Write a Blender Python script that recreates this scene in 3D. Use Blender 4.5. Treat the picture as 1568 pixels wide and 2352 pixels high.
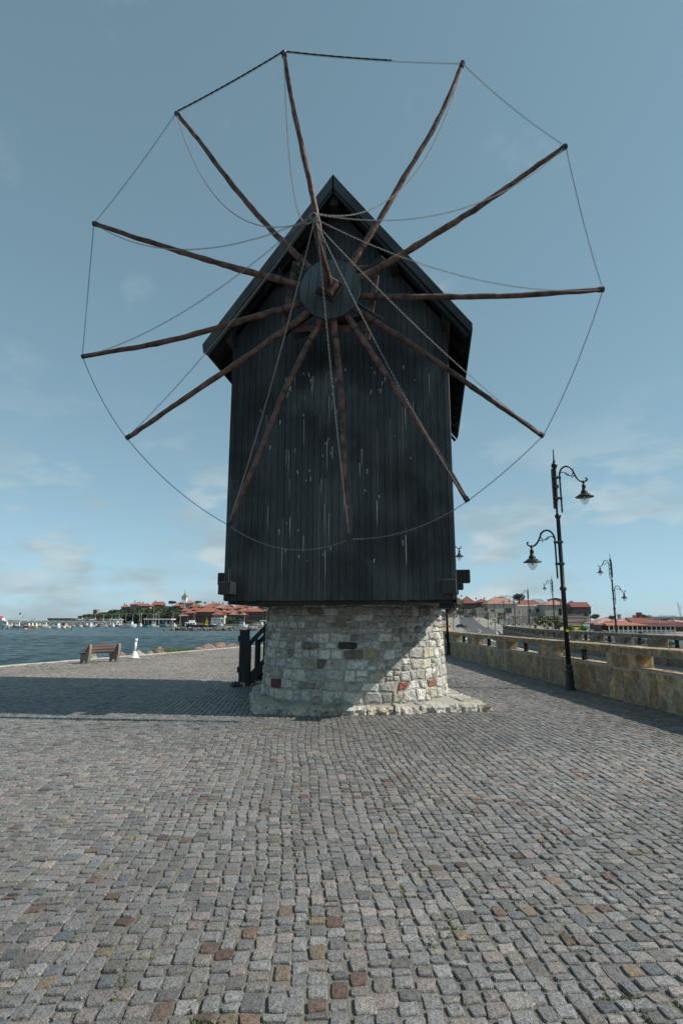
import bpy, math, random
import numpy as np
from mathutils import Vector, Matrix, noise

for o in list(bpy.data.objects):
    bpy.data.objects.remove(o)
random.seed(7); np.random.seed(7)
S = bpy.context.scene
COL = S.collection
PI = math.pi
R = math.radians

# ------------------------------------------------------------------ camera
PITCH = math.atan(249 / 1307)
cam = bpy.data.cameras.new('camera')
cam.sensor_fit = 'VERTICAL'; cam.sensor_height = 36.0
cam.lens = 36.0 * 1307 / 2352
cam.clip_start = 0.05; cam.clip_end = 20000
camo = bpy.data.objects.new('camera', cam); COL.objects.link(camo)
camo.location = (0, 0, 1.8); camo.rotation_euler = (PI / 2 + PITCH, 0, 0)
S.camera = camo

# ------------------------------------------------------------------ light
SUN_EL, SUN_AZ = R(42.5), R(10.5)          # azimuth measured from +X towards -Y
sv = Vector((math.cos(SUN_EL) * math.cos(SUN_AZ), -math.cos(SUN_EL) * math.sin(SUN_AZ), math.sin(SUN_EL)))
sl = bpy.data.lights.new('sun', 'SUN'); sl.energy = 4.8; sl.angle = R(0.53); sl.color = (1.0, 0.94, 0.85)
so = bpy.data.objects.new('sun', sl); COL.objects.link(so)
so.rotation_euler = sv.to_track_quat('Z', 'Y').to_euler(); so.location = (30, -8, 30)

w = bpy.data.worlds.new('World'); S.world = w; w.use_nodes = True
nt = w.node_tree; nt.nodes.clear()
N = lambda t: nt.nodes.new(t)
L = lambda a, b: nt.links.new(a, b)
out = N('ShaderNodeOutputWorld'); bg = N('ShaderNodeBackground'); bg.inputs['Strength'].default_value = 0.14
sky = N('ShaderNodeTexSky'); sky.sky_type = 'NISHITA'; sky.sun_disc = False
sky.sun_elevation = SUN_EL; sky.sun_rotation = PI / 2 + SUN_AZ
sky.air_density = 1.0; sky.dust_density = 0.35; sky.ozone_density = 1.3; sky.altitude = 0
# the photograph's grey-teal air: most of the sky's hue comes from its own brightness times one tint
tc = N('ShaderNodeTexCoord'); sep = N('ShaderNodeSeparateXYZ'); L(tc.outputs['Generated'], sep.inputs[0])
def M(op, a, b=None, clamp=False):
    n = N('ShaderNodeMath'); n.operation = op; n.use_clamp = clamp
    for i, v in enumerate((a, b)):
        if v is None: continue
        if hasattr(v, 'links'): L(v, n.inputs[i])
        else: n.inputs[i].default_value = v
    return n.outputs[0]
def MR(v, a, b, lo, hi):
    r_ = N('ShaderNodeMapRange'); r_.interpolation_type = 'SMOOTHSTEP'; L(v, r_.inputs['Value'])
    for k, x in (('From Min', a), ('From Max', b), ('To Min', lo), ('To Max', hi)): r_.inputs[k].default_value = x
    return r_.outputs[0]
def MX(f, a, b, mode='MIX'):
    x = N('ShaderNodeMix'); x.data_type = 'RGBA'; x.blend_type = mode
    if hasattr(f, 'links'): L(f, x.inputs[0])
    else: x.inputs[0].default_value = f
    for i, q in ((6, a), (7, b)):
        if hasattr(q, 'links'): L(q, x.inputs[i])
        else: x.inputs[i].default_value = (*q, 1)
    return x.outputs[2]
bw = N('ShaderNodeRGBToBW'); L(sky.outputs[0], bw.inputs[0])
lum = M('MULTIPLY', M('POWER', bw.outputs[0], 0.50), 1.66)
cl = N('ShaderNodeCombineXYZ'); [L(lum, cl.inputs[i]) for i in range(3)]
skyc = MX(1.0, cl.outputs[0], (0.565, 0.945, 1.175), 'MULTIPLY')
skyc = MX(0.12, skyc, sky.outputs[0])
zc = M('MAXIMUM', sep.outputs[2], 0.0)
def dirnoise(sx, sy, sz, scale, det, rgh=0.55, off=0.0):
    mp = N('ShaderNodeMapping'); mp.inputs['Scale'].default_value = (sx, sy, sz); mp.inputs['Location'].default_value = (off, off * .7, 0); L(tc.outputs['Generated'], mp.inputs['Vector'])
    n = N('ShaderNodeTexNoise'); n.inputs['Scale'].default_value = scale; n.inputs['Detail'].default_value = det; n.inputs['Roughness'].default_value = rgh; L(mp.outputs[0], n.inputs['Vector']); return n.outputs[0]
puff = M('MULTIPLY', MR(dirnoise(1, 1, 2.6, 6.4, 8, 0.55, 3.1), 0.49, 0.61, 0, 1), MR(zc, 0.05, 0.40, 0.70, 0.0))
bank = M('MULTIPLY', MR(dirnoise(1, 1, 5.0, 3.4, 5, 0.5, 8.3), 0.42, 0.62, 0, 1), MR(zc, 0.0, 0.17, 0.85, 0.0))
wisp = M('MULTIPLY', MR(dirnoise(1.2, 1, 1.6, 3.6, 8, 0.62, 1.7), 0.56, 0.78, 0, 1), MR(zc, 0.2, 0.5, 0.0, 0.30))
shade = MR(dirnoise(1, 1, 3.2, 7.0, 4, 0.5, 5.5), 0.38, 0.62, 0, 1)
ccol = MX(shade, (2.35, 3.0, 3.2), (3.9, 4.4, 4.45))
c1 = MX(bank, skyc, MX(0.5, ccol, (2.6, 3.3, 3.6)))
c2 = MX(puff, c1, ccol)
c3 = MX(wisp, c2, (4.0, 4.6, 4.8))
L(c3, bg.inputs[0]); L(bg.outputs[0], out.inputs[0])

S.view_settings.view_transform = 'Standard'; S.view_settings.look = 'None'
S.view_settings.exposure = 0.15; S.view_settings.gamma = 1.0; S.view_settings.use_curve_mapping = False
S.render.engine = 'CYCLES'

# ------------------------------------------------------------------ helpers
CP, SP = math.cos(PITCH), math.sin(PITCH)
def at(x, y, Y):
    "point that the photograph shows at (x, y) of a 1568 x 2352 frame, standing at distance Y"
    a = (x - 784) / 1307; v = (1176 - y) / 1307
    k = Y / (CP - v * SP)
    return Vector((k * a, Y, 1.8 + k * (SP + v * CP)))

def tag(o, label=None, cat=None, group=None, kind=None):
    if label: o['label'] = label
    if cat: o['category'] = cat
    if group: o['group'] = group
    if kind: o['kind'] = kind
    return o

def empty(name, loc=(0, 0, 0), rz=0.0, label=None, cat=None, group=None, sc=1.0):
    o = bpy.data.objects.new(name, None); COL.objects.link(o)
    o.location = loc; o.rotation_euler = (0, 0, rz); o.scale = (sc, sc, sc)
    o.empty_display_size = 0.2
    return tag(o, label, cat, group)

def link_mesh(name, me, parent=None):
    o = bpy.data.objects.new(name, me); COL.objects.link(o)
    if parent is not None: o.parent = parent
    return o

def copy_tree(o, parent=None):
    c = o.copy(); COL.objects.link(c); c.parent = parent
    for ch in list(o.children): copy_tree(ch, c)
    return c

class MB:
    "collects shapes that become one mesh object"
    def __init__(s): s.v = []; s.f = []; s.c = []; s.m = []; s.col = None; s.mi = 0
    def add(s, vs, fs):
        b = len(s.v); s.v.extend(tuple(p) for p in vs)
        s.f.extend(tuple(i + b for i in f) for f in fs); s.m.extend([s.mi] * len(fs))
        if s.col is not None: s.c.extend([s.col] * len(vs))
        return s
    def box(s, c, d, rot=None, bev=0.0):
        x, y, z = d[0] / 2, d[1] / 2, d[2] / 2
        if bev <= 0:
            vs = [Vector((sx * x, sy * y, sz * z)) for sz in (-1, 1) for sy in (-1, 1) for sx in (-1, 1)]
            fs = [(0, 2, 3, 1), (4, 5, 7, 6), (0, 1, 5, 4), (2, 6, 7, 3), (0, 4, 6, 2), (1, 3, 7, 5)]
        else:
            vs = []; b = min(bev, x * .9, y * .9, z * .9)
            for sz in (-1, 1):
                for sy in (-1, 1):
                    for sx in (-1, 1):
                        vs += [Vector((sx * (x - b), sy * (y - b), sz * z)), Vector((sx * (x - b), sy * y, sz * (z - b))), Vector((sx * x, sy * (y - b), sz * (z - b)))]
            k = lambda sx, sy, sz, a: ((sz * 2 + sy) * 2 + sx) * 3 + a
            fs = []
            for z_ in (0, 1):
                q = [k(0, 0, z_, 0), k(1, 0, z_, 0), k(1, 1, z_, 0), k(0, 1, z_, 0)]; fs.append(q if z_ else q[::-1])
            for y_ in (0, 1):
                q = [k(0, y_, 0, 1), k(0, y_, 1, 1), k(1, y_, 1, 1), k(1, y_, 0, 1)]; fs.append(q if y_ else q[::-1])
            for x_ in (0, 1):
                q = [k(x_, 0, 0, 2), k(x_, 1, 0, 2), k(x_, 1, 1, 2), k(x_, 0, 1, 2)]; fs.append(q if x_ else q[::-1])
            for a_ in (0, 1):
                for b_ in (0, 1):
                    fs.append([k(0, a_, b_, 0), k(1, a_, b_, 0), k(1, a_, b_, 1), k(0, a_, b_, 1)])
                    fs.append([k(a_, 0, b_, 0), k(a_, 1, b_, 0), k(a_, 1, b_, 2), k(a_, 0, b_, 2)])
                    fs.append([k(a_, b_, 0, 1), k(a_, b_, 1, 1), k(a_, b_, 1, 2), k(a_, b_, 0, 2)])
                    for c_ in (0, 1): fs.append([k(a_, b_, c_, 0), k(a_, b_, c_, 1), k(a_, b_, c_, 2)])
        if rot is not None: vs = [rot @ p for p in vs]
        c = Vector(c)
        return s.add([p + c for p in vs], fs)
    def bar(s, a, b, wd, hg, up=(0, 0, 1), bev=0.0):
        "box beam from a to b"
        a, b = Vector(a), Vector(b); d = b - a; l = d.length; d.normalize()
        u = Vector(up); sd = d.cross(u)
        if sd.length < 1e-4: sd = d.cross(Vector((1, 0, 0)))
        sd.normalize(); u = sd.cross(d)
        return s.box((a + b) / 2, (l, wd, hg), Matrix((d, -sd, u)).transposed(), bev)
    def tube(s, pts, r, n=8, cap=True):
        pts = [Vector(p) for p in pts]; m = len(pts)
        rs = r if hasattr(r, '__len__') else [r] * m
        vs = []; prev = None
        for i, p in enumerate(pts):
            t = (pts[min(i + 1, m - 1)] - pts[max(i - 1, 0)]).normalized()
            if prev is None:
                sd = t.cross(Vector((0, 0, 1)))
                if sd.length < 1e-3: sd = t.cross(Vector((1, 0, 0)))
            else:
                sd = prev - t * prev.dot(t)
            sd.normalize(); prev = sd; u = sd.cross(t)
            for j in range(n):
                a = 2 * PI * j / n
                vs.append(p + (sd * math.cos(a) + u * math.sin(a)) * rs[i])
        fs = [(i * n + j, i * n + (j + 1) % n, (i + 1) * n + (j + 1) % n, (i + 1) * n + j) for i in range(m - 1) for j in range(n)]
        if cap: fs += [tuple(range(n))[::-1], tuple((m - 1) * n + j for j in range(n))]
        return s.add(vs, fs)
    def lathe(s, prof, c=(0, 0, 0), n=16, flute=0.0, cap=True):
        vs = []; c = Vector(c)
        for r, z in prof:
            for j in range(n):
                a = 2 * PI * j / n; q = r * (1 - (flute if j % 2 else 0))
                vs.append(c + Vector((q * math.cos(a), q * math.sin(a), z)))
        m = len(prof)
        fs = [(i * n + j, i * n + (j + 1) % n, (i + 1) * n + (j + 1) % n, (i + 1) * n + j) for i in range(m - 1) for j in range(n)]
        if cap: fs += [tuple(range(n))[::-1], tuple((m - 1) * n + j for j in range(n))]
        return s.add(vs, fs)
    def prism(s, poly, a, b):
        "poly: list of 3d points, extruded from offset a to offset b (vectors)"
        n = len(poly); a, b = Vector(a), Vector(b)
        vs = [Vector(p) + a for p in poly] + [Vector(p) + b for p in poly]
        fs = [tuple(range(n))[::-1], tuple(range(n, 2 * n))] + [(i, (i + 1) % n, n + (i + 1) % n, n + i) for i in range(n)]
        return s.add(vs, fs)
    def mesh(s, name, mats, smooth=False):
        me = bpy.data.meshes.new(name); me.from_pydata([tuple(p) for p in s.v], [], s.f)
        for m in (mats if isinstance(mats, (list, tuple)) else [mats]): me.materials.append(m)
        if any(s.m): me.polygons.foreach_set('material_index', s.m)
        if smooth: me.polygons.foreach_set('use_smooth', [True] * len(me.polygons))
        if s.c and len(s.c) == len(s.v):
            at_ = me.color_attributes.new('Col', 'FLOAT_COLOR', 'POINT')
            at_.data.foreach_set('color', [x for c in s.c for x in (c[0], c[1], c[2], 1.0)])
        me.update()
        return me
    def build(s, name, mats, parent=None, smooth=False):
        return link_mesh(name, s.mesh(name, mats, smooth), parent)

def clean(me):
    import bmesh
    b = bmesh.new(); b.from_mesh(me); bmesh.ops.recalc_face_normals(b, faces=b.faces); b.to_mesh(me); b.free()
    return me

# ------------------------------------------------------------------ materials
MATS = {}
def pm(name, c1, c2=None, scale=6.0, rough=0.75, bump=0.0, bscale=None, metal=0.0, attr=False, stretch=(1, 1, 1), rand=0.0,
       coord='Object', spec=0.4, detail=6, lo=0.35, hi=0.65, dist=0.01):
    m = bpy.data.materials.new(name); m.use_nodes = True; t = m.node_tree; nn = t.nodes; ll = t.links
    b = nn['Principled BSDF']; b.inputs['Roughness'].default_value = rough; b.inputs['Metallic'].default_value = metal
    b.inputs['Specular IOR Level'].default_value = spec
    tcn = nn.new('ShaderNodeTexCoord'); mp = nn.new('ShaderNodeMapping'); mp.inputs['Scale'].default_value = stretch
    ll.new(tcn.outputs[coord], mp.inputs['Vector'])
    base = None
    if c2 is not None:
        tn = nn.new('ShaderNodeTexNoise'); tn.inputs['Scale'].default_value = scale; tn.inputs['Detail'].default_value = detail
        ll.new(mp.outputs[0], tn.inputs['Vector'])
        mr = nn.new('ShaderNodeMapRange'); mr.inputs['From Min'].default_value = lo; mr.inputs['From Max'].default_value = hi; ll.new(tn.outputs[0], mr.inputs['Value'])
        mx = nn.new('ShaderNodeMix'); mx.data_type = 'RGBA'; ll.new(mr.outputs[0], mx.inputs[0])
        mx.inputs[6].default_value = (*c1, 1); mx.inputs[7].default_value = (*c2, 1); base = mx.outputs[2]
    else:
        rg = nn.new('ShaderNodeRGB'); rg.outputs[0].default_value = (*c1, 1); base = rg.outputs[0]
    if attr:
        an = nn.new('ShaderNodeAttribute'); an.attribute_name = 'Col'
        mu = nn.new('ShaderNodeMix'); mu.data_type = 'RGBA'; mu.blend_type = 'MULTIPLY'; mu.inputs[0].default_value = 1
        ll.new(base, mu.inputs[6]); ll.new(an.outputs['Color'], mu.inputs[7]); base = mu.outputs[2]
    if rand:
        oi = nn.new('ShaderNodeObjectInfo'); mr2 = nn.new('ShaderNodeMapRange'); ll.new(oi.outputs['Random'], mr2.inputs['Value'])
        mr2.inputs['To Min'].default_value = 1 - rand; mr2.inputs['To Max'].default_value = 1 + rand
        h = nn.new('ShaderNodeHueSaturation'); ll.new(mr2.outputs[0], h.inputs['Value']); ll.new(base, h.inputs['Color']); base = h.outputs[0]
    ll.new(base, b.inputs['Base Color'])
    if bump:
        bn = nn.new('ShaderNodeTexNoise'); bn.inputs['Scale'].default_value = bscale or scale * 4; bn.inputs['Detail'].default_value = 5
        ll.new(mp.outputs[0], bn.inputs['Vector'])
        bp = nn.new('ShaderNodeBump'); bp.inputs['Strength'].default_value = bump; bp.inputs['Distance'].default_value = dist
        ll.new(bn.outputs[0], bp.inputs['Height']); ll.new(bp.outputs[0], b.inputs['Normal'])
    MATS[name] = m
    return m
# ------------------------------------------------------------------ common materials
def cobble_material():
    m = pm('granite_setts', (0.50, 0.50, 0.50), (1.50, 1.48, 1.45), scale=110, rough=0.58, bump=0.7, bscale=55, attr=True, coord='Object', lo=0.36, hi=0.64, detail=4, dist=0.006, spec=0.5)
    return m
def plank_material(name, c1, c2, drips=False):
    m = bpy.data.materials.new(name); m.use_nodes = True; t = m.node_tree; nn = t.nodes; ll = t.links
    b = nn['Principled BSDF']; b.inputs['Roughness'].default_value = 0.62; b.inputs['Specular IOR Level'].default_value = 0.35
    tcn = nn.new('ShaderNodeTexCoord')
    def nz(sc, stretch, det=5, rgh=0.5):
        mp = nn.new('ShaderNodeMapping'); mp.inputs['Scale'].default_value = stretch; ll.new(tcn.outputs['Object'], mp.inputs['Vector'])
        n_ = nn.new('ShaderNodeTexNoise'); n_.inputs['Scale'].default_value = sc; n_.inputs['Detail'].default_value = det; n_.inputs['Roughness'].default_value = rgh
        ll.new(mp.outputs[0], n_.inputs['Vector']); return n_.outputs[0]
    def rg(v, a, b_, lo=0.0, hi=1.0):
        r_ = nn.new('ShaderNodeMapRange'); ll.new(v, r_.inputs['Value'])
        for k, x in (('From Min', a), ('From Max', b_), ('To Min', lo), ('To Max', hi)): r_.inputs[k].default_value = x
        return r_.outputs[0]
    def mixc(f, a, b_, mode='MIX'):
        x = nn.new('ShaderNodeMix'); x.data_type = 'RGBA'; x.blend_type = mode
        if hasattr(f, 'links'): ll.new(f, x.inputs[0])
        else: x.inputs[0].default_value = f
        for i, q in ((6, a), (7, b_)):
            if hasattr(q, 'links'): ll.new(q, x.inputs[i])
            else: x.inputs[i].default_value = (*q, 1)
        return x.outputs[2]
    grain = nz(9, (7, 7, 0.5), 8)
    col = mixc(rg(grain, 0.3, 0.7), c1, c2)
    oi = nn.new('ShaderNodeObjectInfo'); hsn = nn.new('ShaderNodeHueSaturation'); ll.new(rg(oi.outputs['Random'], 0, 1, 0.85, 1.15), hsn.inputs['Value']); ll.new(col, hsn.inputs['Color']); col = hsn.outputs[0]
    col = mixc(rg(nz(0.75, (1, 1, 0.8), 4), 0.46, 0.66), col, tuple(x * 0.35 for x in c1))      # old tar and water stains
    col = mixc(rg(nz(0.9, (1.3, 1, 0.7), 3), 0.60, 0.72, 0, 0.55), col, tuple(x * 1.9 for x in c2))    # worn paler patches
    if drips:
        sx = nn.new('ShaderNodeSeparateXYZ'); ll.new(tcn.outputs['Object'], sx.inputs[0])
        d = rg(nz(5.0, (13, 1, 0.5), 3, 0.6), 0.63, 0.675)
        d2 = rg(nz(1.3, (1, 1, 0.35), 2), 0.44, 0.56)
        zz = rg(sx.outputs[2], 2.6, 5.2); z2 = rg(sx.outputs[2], 6.9, 7.3, 1, 0)
        def mul(a, b_):
            q = nn.new('ShaderNodeMath'); q.operation = 'MULTIPLY'; ll.new(a, q.inputs[0]); ll.new(b_, q.inputs[1]); return q.outputs[0]
        dm = mul(mul(d, d2), mul(zz, z2))
        col = mixc(dm, col, (0.42, 0.45, 0.45))
    ll.new(col, b.inputs['Base Color'])
    bp = nn.new('ShaderNodeBump'); bp.inputs['Strength'].default_value = 0.5; bp.inputs['Distance'].default_value = 0.004
    ll.new(grain, bp.inputs['Height']); ll.new(bp.outputs[0], b.inputs['Normal'])
    MATS[name] = m; return m

M_SETT = cobble_material()
M_GRIT = pm('joint_grit', (0.060, 0.058, 0.053), (0.25, 0.235, 0.21), scale=150, rough=0.95, bump=1.0, bscale=130, coord='Object', dist=0.01, detail=3, lo=0.38, hi=0.7)
M_BLACK = plank_material('black_stained_boards', (0.036, 0.042, 0.045), (0.061, 0.071, 0.076), False)
# sandier joints in places
_t = M_GRIT.node_tree; _n = _t.nodes; _bs = _n['Principled BSDF']; _src = _bs.inputs['Base Color'].links[0].from_socket
_tc = _n.new('ShaderNodeTexCoord'); _no = _n.new('ShaderNodeTexNoise'); _no.inputs['Scale'].default_value = 0.55; _no.inputs['Detail'].default_value = 4; _t.links.new(_tc.outputs['Object'], _no.inputs['Vector'])
_mr = _n.new('ShaderNodeMapRange'); _mr.inputs['From Min'].default_value = 0.42; _mr.inputs['From Max'].default_value = 0.68; _mr.inputs['To Max'].default_value = 0.75; _t.links.new(_no.outputs[0], _mr.inputs['Value'])
_mx = _n.new('ShaderNodeMix'); _mx.data_type = 'RGBA'; _t.links.new(_mr.outputs[0], _mx.inputs[0]); _t.links.new(_src, _mx.inputs[6]); _mx.inputs[7].default_value = (0.22, 0.20, 0.165, 1); _t.links.new(_mx.outputs[2], _bs.inputs['Base Color'])
M_DISC = plank_material('sky_tinted_disc_boards', (0.058, 0.072, 0.078), (0.088, 0.108, 0.116))  # paler than the wall boards: sky reflection on the tilted disc mixed in
M_BARGE = plank_material('painted_barge_boards', (0.040, 0.050, 0.054), (0.062, 0.076, 0.082))
M_BLACK2 = plank_material('black_timber', (0.016, 0.018, 0.019), (0.032, 0.034, 0.034))
M_BROWN = pm('weathered_brown_wood', (0.038, 0.022, 0.017), (0.185, 0.098, 0.073), scale=7, rough=0.6, bump=0.8, bscale=14, stretch=(1, 1, 1), dist=0.012, rand=0.25, lo=0.34, hi=0.68)
M_MORTAR = pm('lime_mortar', (0.27, 0.258, 0.23), (0.40, 0.385, 0.345), scale=14, rough=0.95, bump=0.9, bscale=40)
M_RUBBLE = pm('rubble_stone', (0.66, 0.65, 0.63), (1.16, 1.15, 1.12), scale=13, rough=0.92, bump=1.0, bscale=22, attr=True, dist=0.035, detail=9, lo=0.3, hi=0.62)
M_FLAG = pm('yellow_flagstone', (0.62, 0.58, 0.54), (1.2, 1.17, 1.1), scale=9, rough=0.85, bump=0.7, bscale=26, attr=True, dist=0.012, detail=8)
M_CEMENT = pm('grey_cement', (0.33, 0.315, 0.285), (0.46, 0.44, 0.40), scale=10, rough=0.92, bump=0.6, bscale=45)
M_CONC = pm('pale_concrete', (0.34, 0.33, 0.31), (0.48, 0.47, 0.44), scale=4, rough=0.9, bump=0.4, bscale=40)
M_ASPH = pm('asphalt', (0.052, 0.054, 0.058), (0.088, 0.090, 0.094), scale=1.4, rough=0.88, bump=0.5, bscale=90, coord='Object')
M_IRON = pm('painted_iron', (0.010, 0.013, 0.013), (0.020, 0.025, 0.025), scale=8, rough=0.42, bump=0.2, bscale=40, spec=0.5)
M_STEEL = pm('galvanised_chain', (0.17, 0.17, 0.165), (0.30, 0.30, 0.29), scale=30, rough=0.7, metal=0.2)
M_ROPE = pm('tarred_rope', (0.012, 0.011, 0.010), (0.04, 0.035, 0.03), scale=60, rough=0.9)
M_WHITE = pm('white_paint', (0.72, 0.73, 0.72), (0.82, 0.82, 0.80), scale=5, rough=0.5)
M_LINE = pm('road_paint', (0.45, 0.45, 0.44), (0.75, 0.75, 0.73), scale=12, rough=0.8)
M_EARTH = pm('dry_earth', (0.17, 0.16, 0.13), (0.30, 0.28, 0.24), scale=0.7, rough=0.95, bump=0.5, bscale=6)
M_GRASS = pm('grass', (0.030, 0.062, 0.018), (0.085, 0.115, 0.035), scale=9, rough=0.8, rand=0.1)
M_MOSS = pm('joint_moss', (0.050, 0.090, 0.015), (0.20, 0.19, 0.06), scale=25, rough=0.9)
M_GRASSL = pm('lush_grass', (0.055, 0.105, 0.025), (0.15, 0.19, 0.06), scale=3, rough=0.8)
M_DARKGLASS = pm('dark_window_glass', (0.012, 0.016, 0.018), rough=0.12, spec=0.6)

# ------------------------------------------------------------------ sea
WATER_Z = -1.4
def water_material():
    m = bpy.data.materials.new('sea_water'); m.use_nodes = True; t = m.node_tree; nn = t.nodes; ll = t.links
    b = nn['Principled BSDF']; b.inputs['Base Color'].default_value = (0.012, 0.038, 0.038, 1); b.inputs['Roughness'].default_value = 0.16; b.inputs['IOR'].default_value = 1.33
    tcn = nn.new('ShaderNodeTexCoord'); 
    def nz(sc, st, det):
        mp = nn.new('ShaderNodeMapping'); mp.inputs['Scale'].default_value = st; mp.inputs['Rotation'].default_value = (0, 0, 0.35); ll.new(tcn.outputs['Object'], mp.inputs['Vector'])
        n_ = nn.new('ShaderNodeTexNoise'); n_.inputs['Scale'].default_value = sc; n_.inputs['Detail'].default_value = det; n_.inputs['Roughness'].default_value = 0.6; ll.new(mp.outputs[0], n_.inputs['Vector']); return n_.outputs[0]
    b1 = nn.new('ShaderNodeBump'); b1.inputs['Strength'].default_value = 0.9; b1.inputs['Distance'].default_value = 0.8; ll.new(nz(0.9, (0.8, 2.2, 1), 7), b1.inputs['Height'])
    b2 = nn.new('ShaderNodeBump'); b2.inputs['Strength'].default_value = 0.7; b2.inputs['Distance'].default_value = 0.28; ll.new(nz(4.5, (0.7, 1.4, 1), 4), b2.inputs['Height']); ll.new(b1.outputs[0], b2.inputs['Normal'])
    ll.new(b2.outputs[0], b.inputs['Normal'])
    return m
def wave_sheet():
    # near water has real waves, further out the sheet is flat and reaches the horizon
    xs = np.linspace(-260, 60, 330); ys = np.concatenate([np.linspace(14, 120, 260), np.linspace(121, 335, 160)])
    X, Y = np.meshgrid(xs, ys)
    rng = np.random.RandomState(3); Z = np.zeros_like(X)
    for k in range(26):
        wl = rng.uniform(0.9, 3.0); a = rng.normal(1.35, 0.4); kk = 2 * PI / wl
        Z += 0.0075 * wl ** 0.7 * np.sin(kk * (X * math.cos(a) + Y * math.sin(a)) + rng.uniform(0, 6.28))
    edge = np.clip(np.minimum.reduce([(X + 260) / 20, (60 - X) / 20, (Y - 14) / 3, (335 - Y) / 60]), 0, 1)
    Z = Z * edge + WATER_Z + 0.03 * edge
    v = np.stack([X, Y, Z], -1).reshape(-1, 3); ny, nx = X.shape
    i = (np.arange(ny - 1)[:, None] * nx + np.arange(nx - 1)[None, :]).reshape(-1)
    f = np.stack([i, i + 1, i + nx + 1, i + nx], 1)
    return v, f
M_SEA = water_material()
v, f = wave_sheet()
b = len(v); far = [(-9000, -400), (9000, -400), (9000, 16000), (-9000, 16000)]
me = bpy.data.meshes.new('sea')
me.from_pydata([tuple(p) for p in v] + [(x, y, WATER_Z) for x, y in far], [], [tuple(q) for q in f] + [(b, b + 1, b + 2, b + 3)])
me.materials.append(M_SEA); me.polygons.foreach_set('use_smooth', [True] * len(me.polygons))
tag(link_mesh('sea', me), 'dark teal harbour water with small ripples', kind='structure')

# ------------------------------------------------------------------ plan of the land
PXF = np.polyfit([11.5, 16.4, 22.5, 33.0, 45.0], [6.60, 6.27, 5.99, 5.70, 5.55], 2)
def XW(Y): return float(np.polyval(PXF, Y)) if Y > 11 else float(np.polyval(PXF, 11) + (11 - Y) * 0.062)     # street parapet, plaza face
def XL(Y): return -13.4 + (Y - 23.1) * 0.394                                                                 # sea edge of the plaza
def sst(x, a, b):
    t = min(max((x - a) / (b - a), 0), 1); return t * t * (3 - 2 * t)
def EDGE_R(Y): return float(np.interp(Y, [-10, 30, 41, 60, 79, 96, 106, 114, 120, 400], [16, 17.5, 22.8, 26, 31, 39, 48, 62, 130, 190]))
def EDGE_L(Y): return float(np.interp(Y, [-20, 60, 120, 170, 250, 300, 330, 420], [XL(-20), XL(60), 8, 14, 20, 10, -60, -80]))
def RL(Y): return float(np.interp(Y, [-9, 33, 50, 70, 95, 115, 170, 235, 298, 330], [XW(0) + .75, 6.3, 7.6, 11.8, 18.5, 24, 36, 48, 60.5, 67]))
def RR(Y): return float(np.interp(Y, [-9, 30, 42, 55, 68, 84, 130, 193, 235, 298, 330], [11.6, 11.6, 12.6, 14.6, 17.8, 23, 35, 49, 56, 66.5, 72]))
def HLAND(X, Y):
    h = float(np.interp(Y, [-10, 50, 90, 120, 170, 218, 298, 400], [-.06, -.06, -.25, -.45, -.7, -.9, 3.6, 7.0]))
    hr = float(np.interp(Y, [100, 126, 172, 225, 286, 314, 400], [-.5, -1.12, -1.1, -.85, -.7, 3.3, 6.0]))
    k = sst(X - RR(Y), 4, 15) * sst(Y, 100, 118); hr = min(hr, -.6) + max(hr + .6, 0) * (1 - sst(X - RR(Y), 42, 66)); h = h * (1 - k) + hr * k
    return h + (-2.6 - h) * sst(X - EDGE_R(Y), 0, 6)

# plaza bed
mb = MB(); ys = np.linspace(-9, 60, 70)
for y in ys: mb.v += [(XL(y), y, -0.0095), (XW(y) + 0.2, y, -0.0095)]
mb.f = [(2 * i, 2 * i + 1, 2 * i + 3, 2 * i + 2) for i in range(len(ys) - 1)]; mb.m = [0] * len(mb.f)
plaza = tag(mb.build('plaza_paving', M_GRIT), 'plaza paved with grey and pinkish granite setts around the mill', kind='structure')
mb = MB(); seg = 1.2; y = -9.0
sea_kerb = empty('sea_edge_kerb', (0, 0, 0)); tag(sea_kerb, 'pale concrete edging strip between the paving and the sea', kind='structure')
while y < 58:
    y2 = y + seg - 0.012; q = [(XL(y), y), (XL(y) - .3, y + .12), (XL(y2) - .3, y2 + .12), (XL(y2), y2)]
    m = MB(); m.prism([(a, b_, 0) for a, b_ in q][::-1], (0, 0, -.5), (0, 0, random.uniform(.022, .034)))
    m.build('kerb_block', M_CONC, sea_kerb); y += seg
m = MB(); m.prism([(XL(yy) - d, yy + .1, 0) for yy, d in ((-9, .05), (58, .05), (58, 2.4), (-9, 2.4))], (0, 0, -3), (0, 0, -.2))
m.build('footing', M_CEMENT, sea_kerb)

# isthmus and town ground, right of the parapet
def grid_land(name, xs_of, ys, hf, mat, nx=60):
    mb = MB()
    for y in ys:
        a, b_ = xs_of(y)
        for i in range(nx + 1):
            x = a + (b_ - a) * i / nx; mb.v.append((x, y, hf(x, y)))
    k = nx + 1
    mb.f = [(j * k + i, j * k + i + 1, (j + 1) * k + i + 1, (j + 1) * k + i) for j in range(len(ys) - 1) for i in range(nx)]; mb.m = [0] * len(mb.f)
    return mb.build(name, mat, smooth=True)
ys = np.concatenate([np.linspace(-9, 60, 40), np.linspace(62, 130, 35), np.linspace(132, 260, 65), np.linspace(264, 420, 40)])
def land_x(y):
    lo = XW(y) + .12 if y < 60 else max(EDGE_L(y), np.interp(y, [60, 62], [XW(60) + .12, EDGE_L(62)]))
    return lo, EDGE_R(y) + 10
tag(grid_land('isthmus_ground', land_x, ys, lambda x, y: HLAND(x, y) - 0.03, M_EARTH, 90), 'pale ground of the isthmus rising to the town', kind='structure')

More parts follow.
